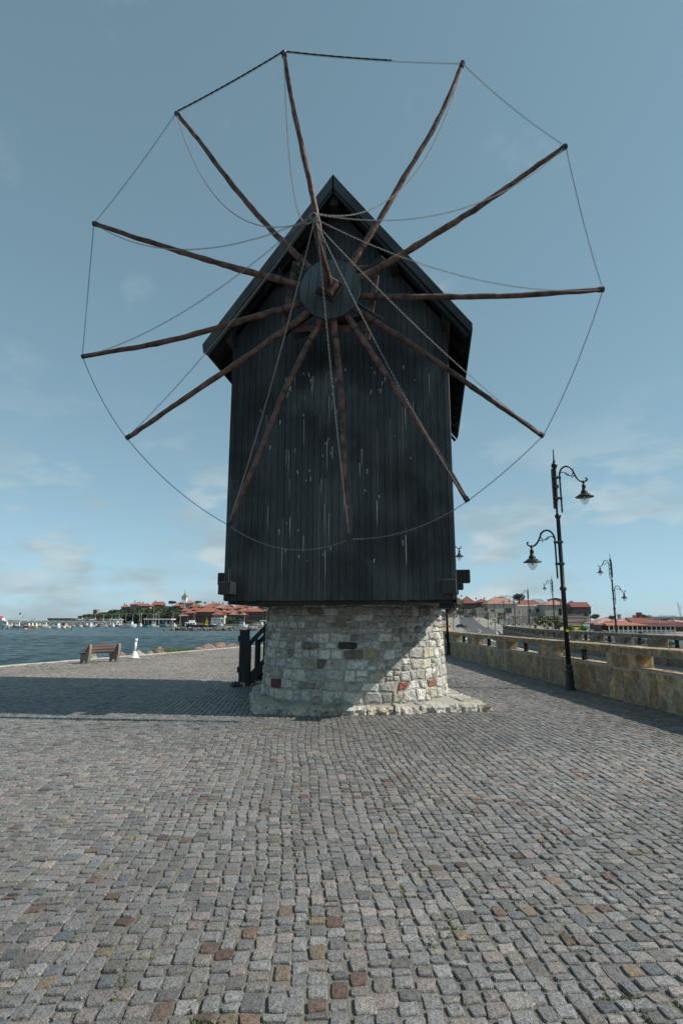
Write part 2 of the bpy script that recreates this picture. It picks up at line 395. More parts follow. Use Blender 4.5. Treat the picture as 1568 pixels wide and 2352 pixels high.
# ------------------------------------------------------------------ road
def strip(mb, f0, f1, y0, y1, dz, n):
    b = len(mb.v)
    for i in range(n + 1):
        y = y0 + (y1 - y0) * i / n
        for fx in (f0, f1):
            x = fx(y); mb.v.append((x, y, HLAND(x, y) + dz))
    mb.f += [(b + 2 * i, b + 2 * i + 1, b + 2 * i + 3, b + 2 * i + 2) for i in range(n)]; mb.m += [0] * n
mb = MB(); strip(mb, RL, RR, -9, 300, 0.02, 150); road = tag(mb.build('road', M_ASPH), 'grey asphalt road running along the isthmus to the gate', kind='structure')
for nm, a, b_, y0, y1 in (('edge_line', lambda y: RL(y) + .35, lambda y: RL(y) + .5, -9, 128), ('edge_line', lambda y: RR(y) - .55, lambda y: RR(y) - .4, -9, 120)):
    mb = MB(); strip(mb, a, b_, y0, y1, 0.028, 90); mb.build(nm, M_LINE, road)
yy = 4.0
while yy < 165:
    mb = MB(); mid = lambda y: (RL(y) + RR(y)) / 2
    strip(mb, lambda y: mid(y) - .07 - y * .0006, lambda y: mid(y) + .07 + y * .0006, yy, yy + 3.5 + yy * .03, 0.03, 3); mb.build('lane_dash', M_LINE, road); yy += 9 + yy * .08
for i in range(2):
    mb = MB(); strip(mb, lambda y: RR(y) - 9.0, lambda y: RR(y) - 6.2, 131 + i * 6, 132.3 + i * 6, 0.031, 2); mb.build('stop_bar', M_LINE, road)
# island and footway kerbs
def slab_strip(name, f0, f1, y0, y1, h, mat, n, label):
    mb = MB()
    for i in range(n + 1):
        y = y0 + (y1 - y0) * i / n; a, b_ = f0(y), f1(y); za = HLAND(a, y); zb = HLAND(b_, y)
        mb.v += [(a, y, za - .1), (a, y, za + h), (b_, y, zb + h), (b_, y, zb - .1)]
    for i in range(n):
        k = 4 * i
        for j in range(3): mb.f.append((k + j, k + 4 + j, k + 5 + j, k + 1 + j))
    mb.f += [(0, 1, 2, 3), (4 * n + 3, 4 * n + 2, 4 * n + 1, 4 * n)]; mb.m = [0] * len(mb.f)
    return tag(clean(mb.mesh(name, mat)) and link_mesh(name, clean(mb.mesh(name, mat))), label, kind='structure')
M_PAVE = pm('footway_paving', (0.19, 0.17, 0.155), (0.27, 0.245, 0.225), scale=3, rough=0.9, bump=0.3, bscale=20)
slab_strip('footway', RR, lambda y: RR(y) + (1.0 if y < 33 else 1.2 + (y - 33) * .02), -9, 128, .13, M_PAVE, 60, 'raised footway beside the far parapet')
slab_strip('traffic_island', lambda y: RL(y) - 4.5 - (y - 104) * .02, lambda y: RL(y) - .1 - max(0, (y - 125)) * .12, 104, 146, .14, M_PAVE, 16, 'brown paved corner by the junction with the kerb')
slab_strip('footway', lambda y: RR(y) + .3, lambda y: RR(y) + 9, 196, 296, .14, M_PAVE, 20, 'pale pavement on the right of the road to the gate')

# ------------------------------------------------------------------ far shore of the bay and the harbour hill
M_FARHILL = pm('far_hill_woods', (0.045, 0.065, 0.05), (0.10, 0.12, 0.10), scale=0.02, rough=0.95)
mb = MB(); n = 46
prof = [(-2300, 0), (-2150, 70), (-1900, 118), (-1765, 104), (-1640, 90), (-1500, 60), (-1385, 26), (-1290, 3), (-1270, -4)]
px, pz = zip(*prof)
for i in range(n + 1):
    x = -2300 + 1030 * i / n; xo = x - 255; h = float(np.interp(x, px, pz)) + 5 * noise.noise(Vector((x * .012, 3, 0)))
    for k, (dy, fz) in enumerate(((0, 0), (260, .5), (520, .85), (800, 1.0), (1300, .6), (1700, 0))):
        mb.v.append((xo * (2850 + dy) / 2850, 2850 + dy, WATER_Z - 2 + max(h, 0) * fz * .38))
mb.f = [(i * 6 + k, i * 6 + 6 + k, i * 6 + 7 + k, i * 6 + 1 + k) for i in range(n) for k in range(5)]; mb.m = [0] * len(mb.f)
tag(mb.build('far_hill', M_FARHILL, smooth=True), 'low blue-grey headland across the bay', kind='structure')

def HHILL(X, Y):
    top = float(np.interp(X, [-185, -178, -165, -150, -130, -100, -60, 0, 40, 90, 140], [-2.6, .5, 4.6, 7.0, 8.2, 9.2, 9.6, 10.5, 9, 7, 6]))
    k = sst(Y, 338, 392)
    return -0.4 + (top + .4) * k - 8 * sst(Y, 430, 520) + .5 * noise.noise(Vector((X * .05, Y * .05, 1)))
def quay_front(X): return float(np.interp(X, [-190, -150, -120, -100, -60, 0, 120], [338, 337, 334, 322, 318, 316, 316]))
mb = MB(); nx, ny = 150, 40
for j in range(ny + 1):
    for i in range(nx + 1):
        X = -188 + 250 * i / nx; y0 = quay_front(X); Y = y0 + (520 - y0) * (j / ny) ** 1.5
        mb.v.append((X, Y, HHILL(X, Y) if j else -0.4))
k = nx + 1
mb.f = [(j * k + i, j * k + i + 1, (j + 1) * k + i + 1, (j + 1) * k + i) for j in range(ny) for i in range(nx)]
b = len(mb.v)
for i in range(nx + 1): X = -188 + 250 * i / nx; mb.v.append((X, quay_front(X), -3))
mb.f += [(b + i, b + i + 1, i + 1, i) for i in range(nx)]; mb.m = [0] * len(mb.f)
M_HILL = pm('hillside_scrub', (0.030, 0.044, 0.020), (0.095, 0.095, 0.055), scale=0.12, rough=0.95, bump=0.4, bscale=1.0)
tag(mb.build('harbour_hill', M_HILL, smooth=True), 'scrubby hillside and quay under the old town houses', kind='structure')
# ------------------------------------------------------------------ granite setts of the plaza
SLAB = [(-1.74, 11.72), (-.4, 11.42), (1.2, 11.62), (3.0, 12.02), (2.75, 14.2), (2.6, 16.2), (-2.3, 16.3), (-2.15, 14.0)]
def inside(poly, x, y):
    c = False; n = len(poly)
    for i in range(n):
        x0, y0 = poly[i]; x1, y1 = poly[i - 1]
        if (y0 > y) != (y1 > y) and x < (x1 - x0) * (y - y0) / (y1 - y0) + x0: c = not c
    return c
def gen_setts():
    rng = np.random.RandomState(11)
    th = R(5.0); ct, st_ = math.cos(th), math.sin(th)
    out = []
    u = -26.0
    def warp(uu, vv):
        ang = .9 * math.sin(vv * .13 + uu * .09) * .30 + .055 * math.sin(vv * .55 + uu * .37) + .018 * math.sin(vv * 1.9 + uu * 1.3)
        x = uu * ct - vv * st_ * 1.0 + ang; y = uu * st_ + vv * ct + .05 * math.sin(uu * .8 + vv * .3)
        return x, y
    while u < 14:
        wd = float(np.clip(rng.normal(.106, .011), .08, .13)); v_ = 1.2 + rng.uniform(0, .1)
        while v_ < 47:
            ln = float(np.clip(rng.normal(.104, .020), .066, .17))
            cx, cy = warp(u + wd / 2, v_ + ln / 2)
            if 1.75 < cy < 46 and abs(cx) < .64 * cy + 1.6 and XL(cy) + .08 < cx < XW(cy) - .03:
                if not (cy > 10.8 and cy < 16.8 and abs(cx) < 3.6 and inside(SLAB, cx, cy)) and not (cy > 16.5 and -.13 * cy + .6 < cx < .155 * cy):
                    g = .0055 + .0065 * rng.rand() ** 2
                    j = lambda: rng.normal(0, .0056)
                    q = []; du = rng.normal(0, .0055); dw = rng.normal(0, .0045); gv = .0065 + .007 * rng.rand()
                    for (a, b_) in ((u + g + du + dw, v_ + gv), (u + wd - g + du - dw, v_ + gv), (u + wd - g + du - dw, v_ + ln - gv), (u + g + du + dw, v_ + ln - gv)):
                        q.append(warp(a + j(), b_ + j()))
                    out.append((cx, cy, q))
            v_ += ln
        u += wd
    return out
def sett_colour(rng, n):
    base = rng.normal(.164, .027, n).clip(.10, .25)
    c = np.stack([base * 1.0, base * 0.995, base * 0.98], 1)
    warm = rng.rand(n) < .35; c[warm] *= np.array([1.05, .99, .93])
    r = rng.rand(n)
    def put(m, col, sd=.12):
        c[m] = np.array(col) * (1 + rng.normal(0, sd, (int(m.sum()), 1)))
    put(r < .12, (.205, .178, .168)); put(r < .021, (.122, .083, .067)); put((r > .965), (.115, .122, .128)); put((r > .985), (.16, .125, .09))
    return c.clip(.03, .45)
SET = gen_setts()
rngc = np.random.RandomState(5)
cols = sett_colour(rngc, len(SET))
# larger patches of pinker paving
for i, (x, y, q) in enumerate(SET):
    nn_ = noise.noise(Vector((x * .35, y * .35, 7)))
    if nn_ > .1 and rngc.rand() < .28: cols[i] = np.array((.212, .188, .178)) * rngc.normal(1, .09)
for i, (x, y, q) in enumerate(SET):      # worn and stained areas
    cols[i] *= 1 + .22 * noise.noise(Vector((x * .33, y * .33, 3))) + .12 * noise.noise(Vector((x * 1.1, y * 1.1, 9)))
for i, (x, y, q) in enumerate(SET):      # pinker stone towards the sea, with the far paving's scattered sunlight painted in
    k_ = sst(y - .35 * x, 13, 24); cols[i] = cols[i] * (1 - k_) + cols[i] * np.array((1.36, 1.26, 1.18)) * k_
hts = rngc.normal(.003, .0026, len(SET))
tilt = rngc.normal(0, .017, (len(SET), 2))
def sett_near(q, h, tl, rng):
    "rounded block: 12-point outline, chamfer, uneven top"
    q = [Vector((a, b_, 0)) for a, b_ in q]; c = sum(q, Vector()) / 4
    pts = []
    for i in range(4):
        p0, p, p1 = q[i - 1], q[i], q[(i + 1) % 4]; ca = rng.uniform(.04, .13); cb = rng.uniform(.04, .13)
        pts += [p.lerp(p0, ca), p.lerp(p1, cb), p.lerp(p1, .5) + Vector((rng.normal(0, .002), rng.normal(0, .002), 0))]
    vs = []
    for sc, dz in ((1.02, -.03), (1.0, -.007), (.935, 0.0), (.55, .0018)):
        for p in pts:
            d = p - c
            z = h + dz + (tl[0] * d.x + tl[1] * d.y if dz > -.02 else 0) + (rng.normal(0, .0011) if dz >= 0 else 0)
            vs.append((c.x + d.x * sc, c.y + d.y * sc, z))
    n = 12
    fs = [(k * n + i, k * n + (i + 1) % n, (k + 1) * n + (i + 1) % n, (k + 1) * n + i) for k in range(3) for i in range(n)] + [tuple(3 * n + i for i in range(n))]
    return vs, fs
order = sorted(range(len(SET)), key=lambda i: SET[i][1] + .12 * abs(SET[i][0]))
def onscreen(x, y): return y > 2.72 and abs(x) < .555 * y + .06
single = [i for i in order if onscreen(SET[i][0], SET[i][1])][:300]
sset = set(single)
near = MB(); far = MB()
for i in range(len(SET)):
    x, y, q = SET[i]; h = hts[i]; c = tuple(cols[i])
    if i in sset:
        m = MB(); m.col = c; m.add(*sett_near([(a - x, b_ - y) for a, b_ in q], 0, tilt[i], rngc))
        o = link_mesh('cobblestone', m.mesh('cobblestone', M_SETT, False), plaza); o.location = (x, y, h)
    elif y < 8.5:
        near.col = c; near.add(*sett_near(q, h, tilt[i], rngc))
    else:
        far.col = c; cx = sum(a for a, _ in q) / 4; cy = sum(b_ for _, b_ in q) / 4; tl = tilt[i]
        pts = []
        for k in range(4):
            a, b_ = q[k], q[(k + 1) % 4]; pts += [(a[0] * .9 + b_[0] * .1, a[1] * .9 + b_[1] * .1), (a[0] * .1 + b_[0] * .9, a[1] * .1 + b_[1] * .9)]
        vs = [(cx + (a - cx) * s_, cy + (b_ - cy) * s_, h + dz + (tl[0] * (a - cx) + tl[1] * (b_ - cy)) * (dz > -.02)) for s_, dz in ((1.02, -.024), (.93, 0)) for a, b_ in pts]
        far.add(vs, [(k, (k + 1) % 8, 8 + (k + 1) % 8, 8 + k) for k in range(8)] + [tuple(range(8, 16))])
tag(near.build('cobblestones_near', M_SETT, plaza, False), kind='stuff')
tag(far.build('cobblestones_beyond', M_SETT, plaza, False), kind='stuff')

# moss and weeds in the joints
def weeds():
    rng = np.random.RandomState(21); mb = MB(); spots = []
    for k in range(170):
        y = 2.9 + 22 * rng.rand() ** 1.6; x = rng.uniform(-.55, .55) * y
        if rng.rand() < .6: x = abs(x) * .9 + .3
        if noise.noise(Vector((x * .4, y * .4, 2))) < -.05 and rng.rand() < .7: continue
        spots.append((x, y, rng.uniform(.5, 1.0), .014))
    for k in range(70):
        y = rng.uniform(18, 38); spots.append((XL(y) + abs(rng.normal(0, 1.6)), y, rng.uniform(1, 2.2), .035))
    for x, y, s_, hh in spots:
        if inside(SLAB, x, y) or x < XL(y) + .1 or x > XW(y) - .1: continue
        lx = rng.rand() < .5
        for b_ in range(int(26 * s_)):
            t = rng.normal(0, .075 * s_); o_ = rng.normal(0, .008)
            px_, py_ = (x + t, y + o_) if lx else (x + o_, y + t)
            a = rng.uniform(0, 2 * PI); r_ = rng.uniform(.005, .013); h_ = rng.uniform(.3, 1) * hh
            dx, dy = math.cos(a) * r_, math.sin(a) * r_
            mb.add([(px_ - dy * .5, py_ + dx * .5, -.008), (px_ + dy * .5, py_ - dx * .5, -.008), (px_ + dx * 2, py_ + dy * 2, h_ * .7), (px_ + dx, py_ + dy, h_)], [(0, 1, 2, 3)])
    return tag(mb.build('joint_weeds', M_MOSS), 'small green weeds and moss growing in the paving joints', 'weeds', kind='stuff')
weeds()
# ------------------------------------------------------------------ irregular stone cells
def clip_half(poly, nx_, ny_, d):
    o = []
    n = len(poly)
    for i in range(n):
        a = poly[i]; b_ = poly[(i + 1) % n]; da = a[0] * nx_ + a[1] * ny_ - d; db = b_[0] * nx_ + b_[1] * ny_ - d
        if da <= 0: o.append(a)
        if da * db < 0:
            t = da / (da - db); o.append((a[0] + (b_[0] - a[0]) * t, a[1] + (b_[1] - a[1]) * t))
    return o
def voronoi(pts, box, ys=1.0, ghosts=None):
    x0, x1, y0, y1 = box; P = np.array([(a, b_ * ys) for a, b_ in pts]); A = P if ghosts is None else np.vstack([P, np.array([(a, b_ * ys) for a, b_ in ghosts])])
    res = []
    for i, p in enumerate(P):
        d = ((A - p) ** 2).sum(1); d[i] = 1e9; poly = [(x0, y0 * ys), (x1, y0 * ys), (x1, y1 * ys), (x0, y1 * ys)]
        for j in np.argsort(d)[:22]:
            q = A[j]; n_ = q - p; poly = clip_half(poly, n_[0], n_[1], float(n_ @ (p + q) / 2))
            if len(poly) < 3: break
        res.append([(a, b_ / ys) for a, b_ in poly] if len(poly) >= 3 else None)
    return res
def rough_poly(poly, inset, rng, jit=0.0):
    cx = sum(a for a, _ in poly) / len(poly); cy = sum(b_ for _, b_ in poly) / len(poly)
    q = []
    for a, b_ in poly:
        d = math.hypot(a - cx, b_ - cy); k = max(.4, 1 - inset / max(d, 1e-3) * 1.25); q.append((cx + (a - cx) * k, cy + (b_ - cy) * k))
    r_ = []
    for i in range(len(q)):
        a, b_ = q[i], q[(i + 1) % len(q)]; l = math.hypot(a[0] - b_[0], a[1] - b_[1])
        if l < .02: r_.append(((a[0] + b_[0]) / 2, (a[1] + b_[1]) / 2)); continue
        r_ += [(a[0] * .86 + b_[0] * .14, a[1] * .86 + b_[1] * .14), (a[0] * .14 + b_[0] * .86, a[1] * .14 + b_[1] * .86)]
    return [(a + rng.normal(0, jit), b_ + rng.normal(0, jit)) for a, b_ in r_], (cx, cy)
def stone_shape(poly, fmap, h0, h1, rng, inset=.01, jit=.004, bulge=.012, s1=.93, s2=.62):
    pts, (cx, cy) = rough_poly(poly, inset, rng, jit); n = len(pts); vs = []
    for sc, h, j in ((1.0, h0, 0), (s1, h1, .25), (s2, h1 + bulge, .5)):
        for a, b_ in pts: vs.append(fmap(cx + (a - cx) * sc, cy + (b_ - cy) * sc, h + rng.normal(0, bulge * j)))
    fs = [(k * n + i, k * n + (i + 1) % n, (k + 1) * n + (i + 1) % n, (k + 1) * n + i) for k in range(2) for i in range(n)] + [tuple(2 * n + i for i in range(n))]
    return vs, fs

# ------------------------------------------------------------------ windmill
MILL = empty('windmill', (0.30, 13.97, 0), R(-9), 'old black timber windmill on a round rubble stone tower, chained pole sails', 'windmill')
def tower():
    rng = np.random.RandomState(4); H0, H1 = .16, 2.22
    Rz = lambda z: 2.13 + (2.02 - 2.13) * (z - H0) / (H1 - H0)
    RM = 2.08; CIRC = 2 * PI * RM
    mb = MB(); n = 72
    mb.lathe([(Rz(H0) + .014, H0 - .1), (Rz(H0) + .014, H0)] + [(Rz(z) + .014, z) for z in np.linspace(H0 + .01, H1, 8)], (0, 0, 0), n)
    core = mb.build('stone_tower', M_MORTAR, MILL, True)
    pts = []; cells = []; z = H0; hs_ = []
    while z < H1 - .06:
        rh = rng.uniform(.13, .235) * (1.0 if z < 1.25 else .78); hs_.append((z, min(rh, H1 - z))); z += rh
    wob = lambda u, k: .045 * noise.noise(Vector((math.cos(u / RM) * 3.1, math.sin(u / RM) * 3.1, k * 2.7))) + .022 * noise.noise(Vector((math.cos(u / RM) * 9, math.sin(u / RM) * 9, k * 1.3)))
    for k, (z, rh) in enumerate(hs_):
        us = []; u = rng.uniform(0, .3); u_end = u + CIRC
        while u < u_end - .1: us.append(u); u += rng.uniform(.12, .26) if rng.rand() < .55 else rng.uniform(.25, .44)
        lean = [rng.normal(0, .026) for _ in us]; us.append(us[0] + CIRC); lean.append(lean[0])
        for i in range(len(us) - 1):
            a, b_ = us[i], us[i + 1]; j = lambda: rng.normal(0, .015); lo = z + .001; m_ = (a + b_) / 2
            zb_ = lambda q: z + (wob(q, k) if k else 0); zt_ = lambda q: z + rh + wob(q, k + 1)
            quad = lambda u0, u1, f0, f1, l0, l1: [(u0 - l0, f0(u0)), ((u0 + u1) / 2 + j(), f0((u0 + u1) / 2) + j() * .8), (u1 - l1, f0(u1)), (u1 + l1, f1(u1)), ((u0 + u1) / 2 + j(), f1((u0 + u1) / 2) + j() * .8), (u0 + l0, f1(u0))]
            if rh > .17 and b_ - a < .24 and rng.rand() < .4:      # two thin stones in one course
                sp = rng.uniform(.4, .6); mid = lambda q: zb_(q) * (1 - sp) + zt_(q) * sp
                for f0, f1 in ((zb_, mid), (mid, zt_)): cells.append(quad(a, b_, f0, f1, 0, 0)); pts.append((m_, (f0(m_) + f1(m_)) / 2))
            else: cells.append(quad(a, b_, zb_, zt_, lean[i], lean[i + 1])); pts.append((m_, z + rh / 2))
    pts = [((a + CIRC * 0) % CIRC, b_) for a, b_ in pts]
    # u = 0 lies at local angle -90 deg (front)
    def fmap(u, z_, h):
        a = -PI / 2 + (u - CIRC / 2) / RM; r_ = Rz(z_) + h; return (r_ * math.cos(a), r_ * math.sin(a), z_)
    info = []
    for p, c in zip(pts, cells):
        if c is None: continue
        a = (p[0] - CIRC / 2) / RM; info.append((abs(a + .09), p, c))
    def special(ud, zd):     # nearest cell to a place on the front
        return min(range(len(info)), key=lambda i: (info[i][1][0] - CIRC / 2 - ud) ** 2 + (info[i][1][1] - zd) ** 2)
    odd = {special(-1.56, .62): (.125, .055, .042), special(.09, 1.33): (.055, .048, .046), special(1.33, .58): (.26, .10, .075), special(2.12, .5): (.24, .13, .085),
           special(-.42, 1.0): (.13, .12, .10), special(-.45, 2.0): (.17, .15, .10), special(.6, 1.1): (.36, .30, .17), special(-2.4, 1.9): (.16, .12, .09), special(-.1, 1.75): (.24, .19, .14)}
    order = sorted(range(len(info)), key=lambda i: info[i][0]); rest = MB()
    for k, i in enumerate(order):
        _, p, c = info[i]; b_ = rng.uniform(.33, .64); t = rng.rand()
        up = min(max((p[1] - 1.1) / 1.0, 0), 1)          # smaller stones of the upper courses, darker towards the top
        col = (b_, b_ * .975, b_ * .915) if t < .68 else (b_ * .9, b_ * .83, b_ * .68) if t < .88 else (b_ * .66, b_ * .63, b_ * .58) if t < .97 else (b_ * .5, b_ * .43, b_ * .35)
        col = tuple(x * (1 - .22 * up) for x in col); col = odd.get(i, col)
        m = MB() if k < 298 else rest
        m.col = col; m.add(*stone_shape(c, fmap, -.03, rng.uniform(.018, .036), rng, inset=.010, jit=.008, bulge=.013, s1=.94, s2=.70))
        if k < 298: m.build('stone', M_RUBBLE, core, False)
    tag(rest.build('rear_stonework', M_RUBBLE, core, True), kind='stuff')
tower()

# low rubble plinth under the tower
def plinth():
    rng = np.random.RandomState(9); o = empty('stone_plinth', (0, 0, 0), 0, 'low cream limestone plinth with ragged edge under the mill tower', 'plinth')
    mb = MB(); cx, cy = .2, 13.9
    inner = [(cx + (a - cx) * .94, cy + (b_ - cy) * .90, 0) for a, b_ in SLAB]
    mb.prism(inner, (0, 0, -.05), (0, 0, .135)); core = mb.build('core', M_MORTAR, o)
    n = len(SLAB); k = 0
    for i in range(n):
        a = Vector((*SLAB[i], 0)); b_ = Vector((*SLAB[(i + 1) % n], 0)); l = (b_ - a).length; t = 0.0; d = (b_ - a) / l; nrm = Vector((d.y, -d.x, 0))
        while t < l - .05:
            wd = min(rng.uniform(.28, .62), l - t)
            if l - t - wd < .15: wd = l - t
            dep = rng.uniform(.42, .62); col_ = rng.uniform(.36, .48); hh = rng.uniform(.135, .165); bs = rng.randint(0, 99)
            nx_, ny_, nz_ = 10, 5, 5
            m = MB(); t2 = rng.rand(); m.col = (col_, col_ * .95, col_ * .85) if t2 < .6 else (col_ * .95, col_ * .86, col_ * .66)
            vs = []
            for jz in range(nz_):
                for jy in range(ny_):
                    for jx in range(nx_):
                        u_ = t + wd * (.012 + .976 * jx / (nx_ - 1)); q_ = jy / (ny_ - 1)
                        p = a + d * u_ - nrm * (dep * q_)
                        p.z = -.03 + (hh + .03) * jz / (nz_ - 1)
                        e = noise.noise(Vector((p.x * 5.5, p.y * 5.5, p.z * 6 + bs))) ; e2 = noise.noise(Vector((p.x * 15, p.y * 15, p.z * 15)))
                        if jy == 0: p += nrm * (e * .09 + e2 * .06 - (.05 if jz == nz_ - 1 else 0))
                        if jz == nz_ - 1: p.z += e * .02 + e2 * .014
                        if jx in (0, nx_ - 1) and jz == nz_ - 1: p.z -= .008
                        vs.append(p)
            ix = lambda x, y, z: (z * ny_ + y) * nx_ + x
            fs = [(ix(x, y, nz_ - 1), ix(x + 1, y, nz_ - 1), ix(x + 1, y + 1, nz_ - 1), ix(x, y + 1, nz_ - 1)) for x in range(nx_ - 1) for y in range(ny_ - 1)]
            for z in range(nz_ - 1):
                fs += [(ix(x, 0, z), ix(x + 1, 0, z), ix(x + 1, 0, z + 1), ix(x, 0, z + 1)) for x in range(nx_ - 1)]
                fs += [(ix(0, y, z), ix(0, y, z + 1), ix(0, y + 1, z + 1), ix(0, y + 1, z)) for y in range(ny_ - 1)]
                fs += [(ix(nx_ - 1, y, z), ix(nx_ - 1, y + 1, z), ix(nx_ - 1, y + 1, z + 1), ix(nx_ - 1, y, z + 1)) for y in range(ny_ - 1)]
            m.add(vs, fs); link_mesh('stone_block', clean(m.mesh('stone_block', M_RUBBLE, False)), o); t += wd
plinth()

# ---- timber body (mill-local: x right, y depth, front at y = -2.95)
BW, YF, YB, ZB = 2.25, -2.95, 2.95, 2.175
XC = .07                                   # body centre in local x
APEX, EAVE, HALF = 11.03, 7.41, 2.70
SLOPE = (APEX - EAVE) / HALF
def roof_z(x): return APEX - SLOPE * abs(x - XC)
RT = .13                                   # roof thickness measured vertically
def body():
    rng = np.random.RandomState(2)
    wall = empty('timber_body'); wall.parent = MILL
    mb = MB()   # dark inner shell so no light passes between the boards
    def gable(y, s_): return [(XC - BW + s_, y, ZB + .04), (XC + BW - s_, y, ZB + .04), (XC + BW - s_, y, roof_z(XC + BW) - .3), (XC, y, APEX - .42), (XC - BW + s_, y, roof_z(XC + BW) - .3)]
    mb.prism(gable(0, .05), (0, YF + .05, 0), (0, YB - .05, 0)); mb.build('inner_frame', M_BLACK2, wall)
    def face(front):
        x = XC - BW; k = 0
        while x < XC + BW - .02:
            wd = min(rng.uniform(.118, .146), XC + BW - x)
            if XC + BW - x - wd < .06: wd = XC + BW - x
            a, b_ = x + .002, x + wd - .002; y0 = (YF if front else YB) + rng.normal(0, .002) * 1.2; out_ = -1 if front else 1
            zt = lambda q: roof_z(q) - .30
            zb = ZB + rng.normal(0, .004)
            splits = [zb]
            if rng.rand() < .33: splits.append(rng.uniform(4.2, 6.6))
            for si, s0 in enumerate(splits):
                top = splits[si + 1] - .004 if si + 1 < len(splits) else None
                pl = [(a, s0), (b_, s0)] + ([(b_, top), (a, top)] if top else ([(b_, zt(b_)), (XC, zt(XC)), (a, zt(a))] if a < XC < b_ else [(b_, zt(b_)), (a, zt(a))]))
                m = MB(); n = len(pl); cxx = (a + b_) / 2; sh = .0045
                vs = [(px_, y0 - out_ * .028, pz_) for px_, pz_ in pl] + [(px_, y0 + out_ * .002, pz_) for px_, pz_ in pl] + [(px_ + (sh if px_ < cxx else -sh), y0 + out_ * .007, pz_) for px_, pz_ in pl]
                yo = rng.normal(0, .0018) - si * .002
                vs = [(p[0], p[1] + yo, p[2]) for p in vs]
                fs = [(i, (i + 1) % n, n + (i + 1) % n, n + i) for i in range(n)] + [(n + i, n + (i + 1) % n, 2 * n + (i + 1) % n, 2 * n + i) for i in range(n)] + [tuple(2 * n + i for i in range(n))]
                m.add(vs, fs); link_mesh('plank', clean(m.mesh('plank', M_BLACK)), wall)
            x += wd
    face(True); face(False)
    for sgn in (-1, 1):
        y = YF + .04; xs = XC + sgn * BW
        while y < YB - .04:
            wd = min(.15, YB - .04 - y); m = MB(); m.box((xs + sgn * .008, y + wd / 2, (ZB + EAVE + .5) / 2), (.03, wd - .008, EAVE + .5 - ZB), None, .006); m.build('side_plank', M_BLACK, wall); y += wd
        m = MB(); m.box((xs - sgn * .035, YF - .012, (ZB + 7.7) / 2), (.10, .03, 7.7 - ZB - .02), None, .006); m.build('corner_board', M_BLACK, wall)
    m = MB(); m.lathe([(.055, 0), (.055, .02)], (0, 0, 0), 14)
    me = m.mesh('vent_hole', pm('hole_black', (.002, .002, .002), rough=1.0)); o = link_mesh('vent_hole', me, wall); o.rotation_euler = (PI / 2, 0, 0); o.location = (1.2, YF - .007, 7.72)
    dr_ = np.random.RandomState(77); m = MB()
    for k in range(95):
        c_ = dr_.rand()
        x = dr_.normal(-.05, .12) if c_ < .2 else dr_.normal(-.75, .28) if c_ < .55 else dr_.normal(1.05, .38) if c_ < .8 else dr_.uniform(-2.0, 2.1)
        z = 6.95 - 4.0 * dr_.rand() ** 1.5; ln = dr_.uniform(.03, .14) if dr_.rand() < .7 else dr_.uniform(.2, .75); wd = dr_.uniform(.004, .010) * (1.3 if ln < .14 else .8); tl_ = dr_.normal(0, .12) if ln < .14 else 0
        if abs(x - XC) > BW - .1 or z < 2.7 or abs(x - XC) > (APEX - z) / SLOPE - .35: continue
        yy_ = YF - .0135
        m.add([(x - wd, yy_, z), (x + wd, yy_, z), (x + wd * .8 + tl_ * ln, yy_, z - ln * .6), (x + tl_ * ln, yy_, z - ln), (x - wd * .8 + tl_ * ln, yy_, z - ln * .6)], [(0, 4, 3, 2, 1)])
    tag(m.build('bird_lime_streaks', pm('bird_lime', (.30, .32, .32), (.52, .54, .53), scale=20, rough=.9), wall), kind='stuff')
    # floor beams: two long ones run front to back, cross beams lie above them
    for x0, d in ((XC - BW + .11, .24), (XC + BW - .13, .25)):
        m = MB(); m.bar((x0, YF - .33, ZB + .24), (x0, YB + .3, ZB + .24), .26, .25, bev=.012); m.build('floor_beam', M_BLACK2, wall)
    for y in (-2.55, 0.0, 2.6):
        m = MB(); m.bar((XC - BW - .27, y, ZB + .46), (XC + BW + .29, y, ZB + .46), .25, .25, bev=.012); m.build('cross_beam', M_BLACK2, wall)
    m = MB(); m.box((XC, 0, ZB - .03), (2 * BW - .1, YB - YF - .16, .06)); m.build('floor', M_BLACK2, wall)
    for x0 in (XC + BW - .16,):
        m = MB(); m.bar((x0, -2.75, ZB - .10), (x0 + .02, -1.2, ZB - .10), .3, .10, bev=.01); m.build('bearer', M_BLACK2, wall)
        m = MB(); m.bar((x0 + (.22 if x0 > 0 else -.22), -2.5, ZB - .02), (x0 + (.02 if x0 > 0 else -.02), -1.9, ZB - .2), .1, .12, bev=.01); m.build('bracket', M_BROWN, wall)
    # ---- roof
    roof = empty('roof'); roof.parent = MILL
    y0, y1 = -3.48, 3.1
    for sgn in (-1, 1):
        ax = Vector((sgn * HALF, 0, EAVE - APEX)); ln = ax.length; dr = ax / ln; nr = Vector((sgn * (APEX - EAVE), 0, HALF)).normalized()
        nb = 20
        for i in range(nb):      # lapped boards from eave to ridge
            t0, t1 = ln * i / nb, ln * (i + 1) / nb + .02
            a = Vector((XC, 0, APEX)) + dr * t0; b_ = Vector((XC, 0, APEX)) + dr * t1
            m = MB(); p = [a - nr * .004, b_ + nr * .016, b_ - nr * .016, a - nr * .032]
            e = rng.normal(0, .006)
            m.prism(p, (0, y0 + .02 + e, 0), (0, y1 + e, 0)); link_mesh('roof_board', clean(m.mesh('roof_board', M_BLACK2)), roof)
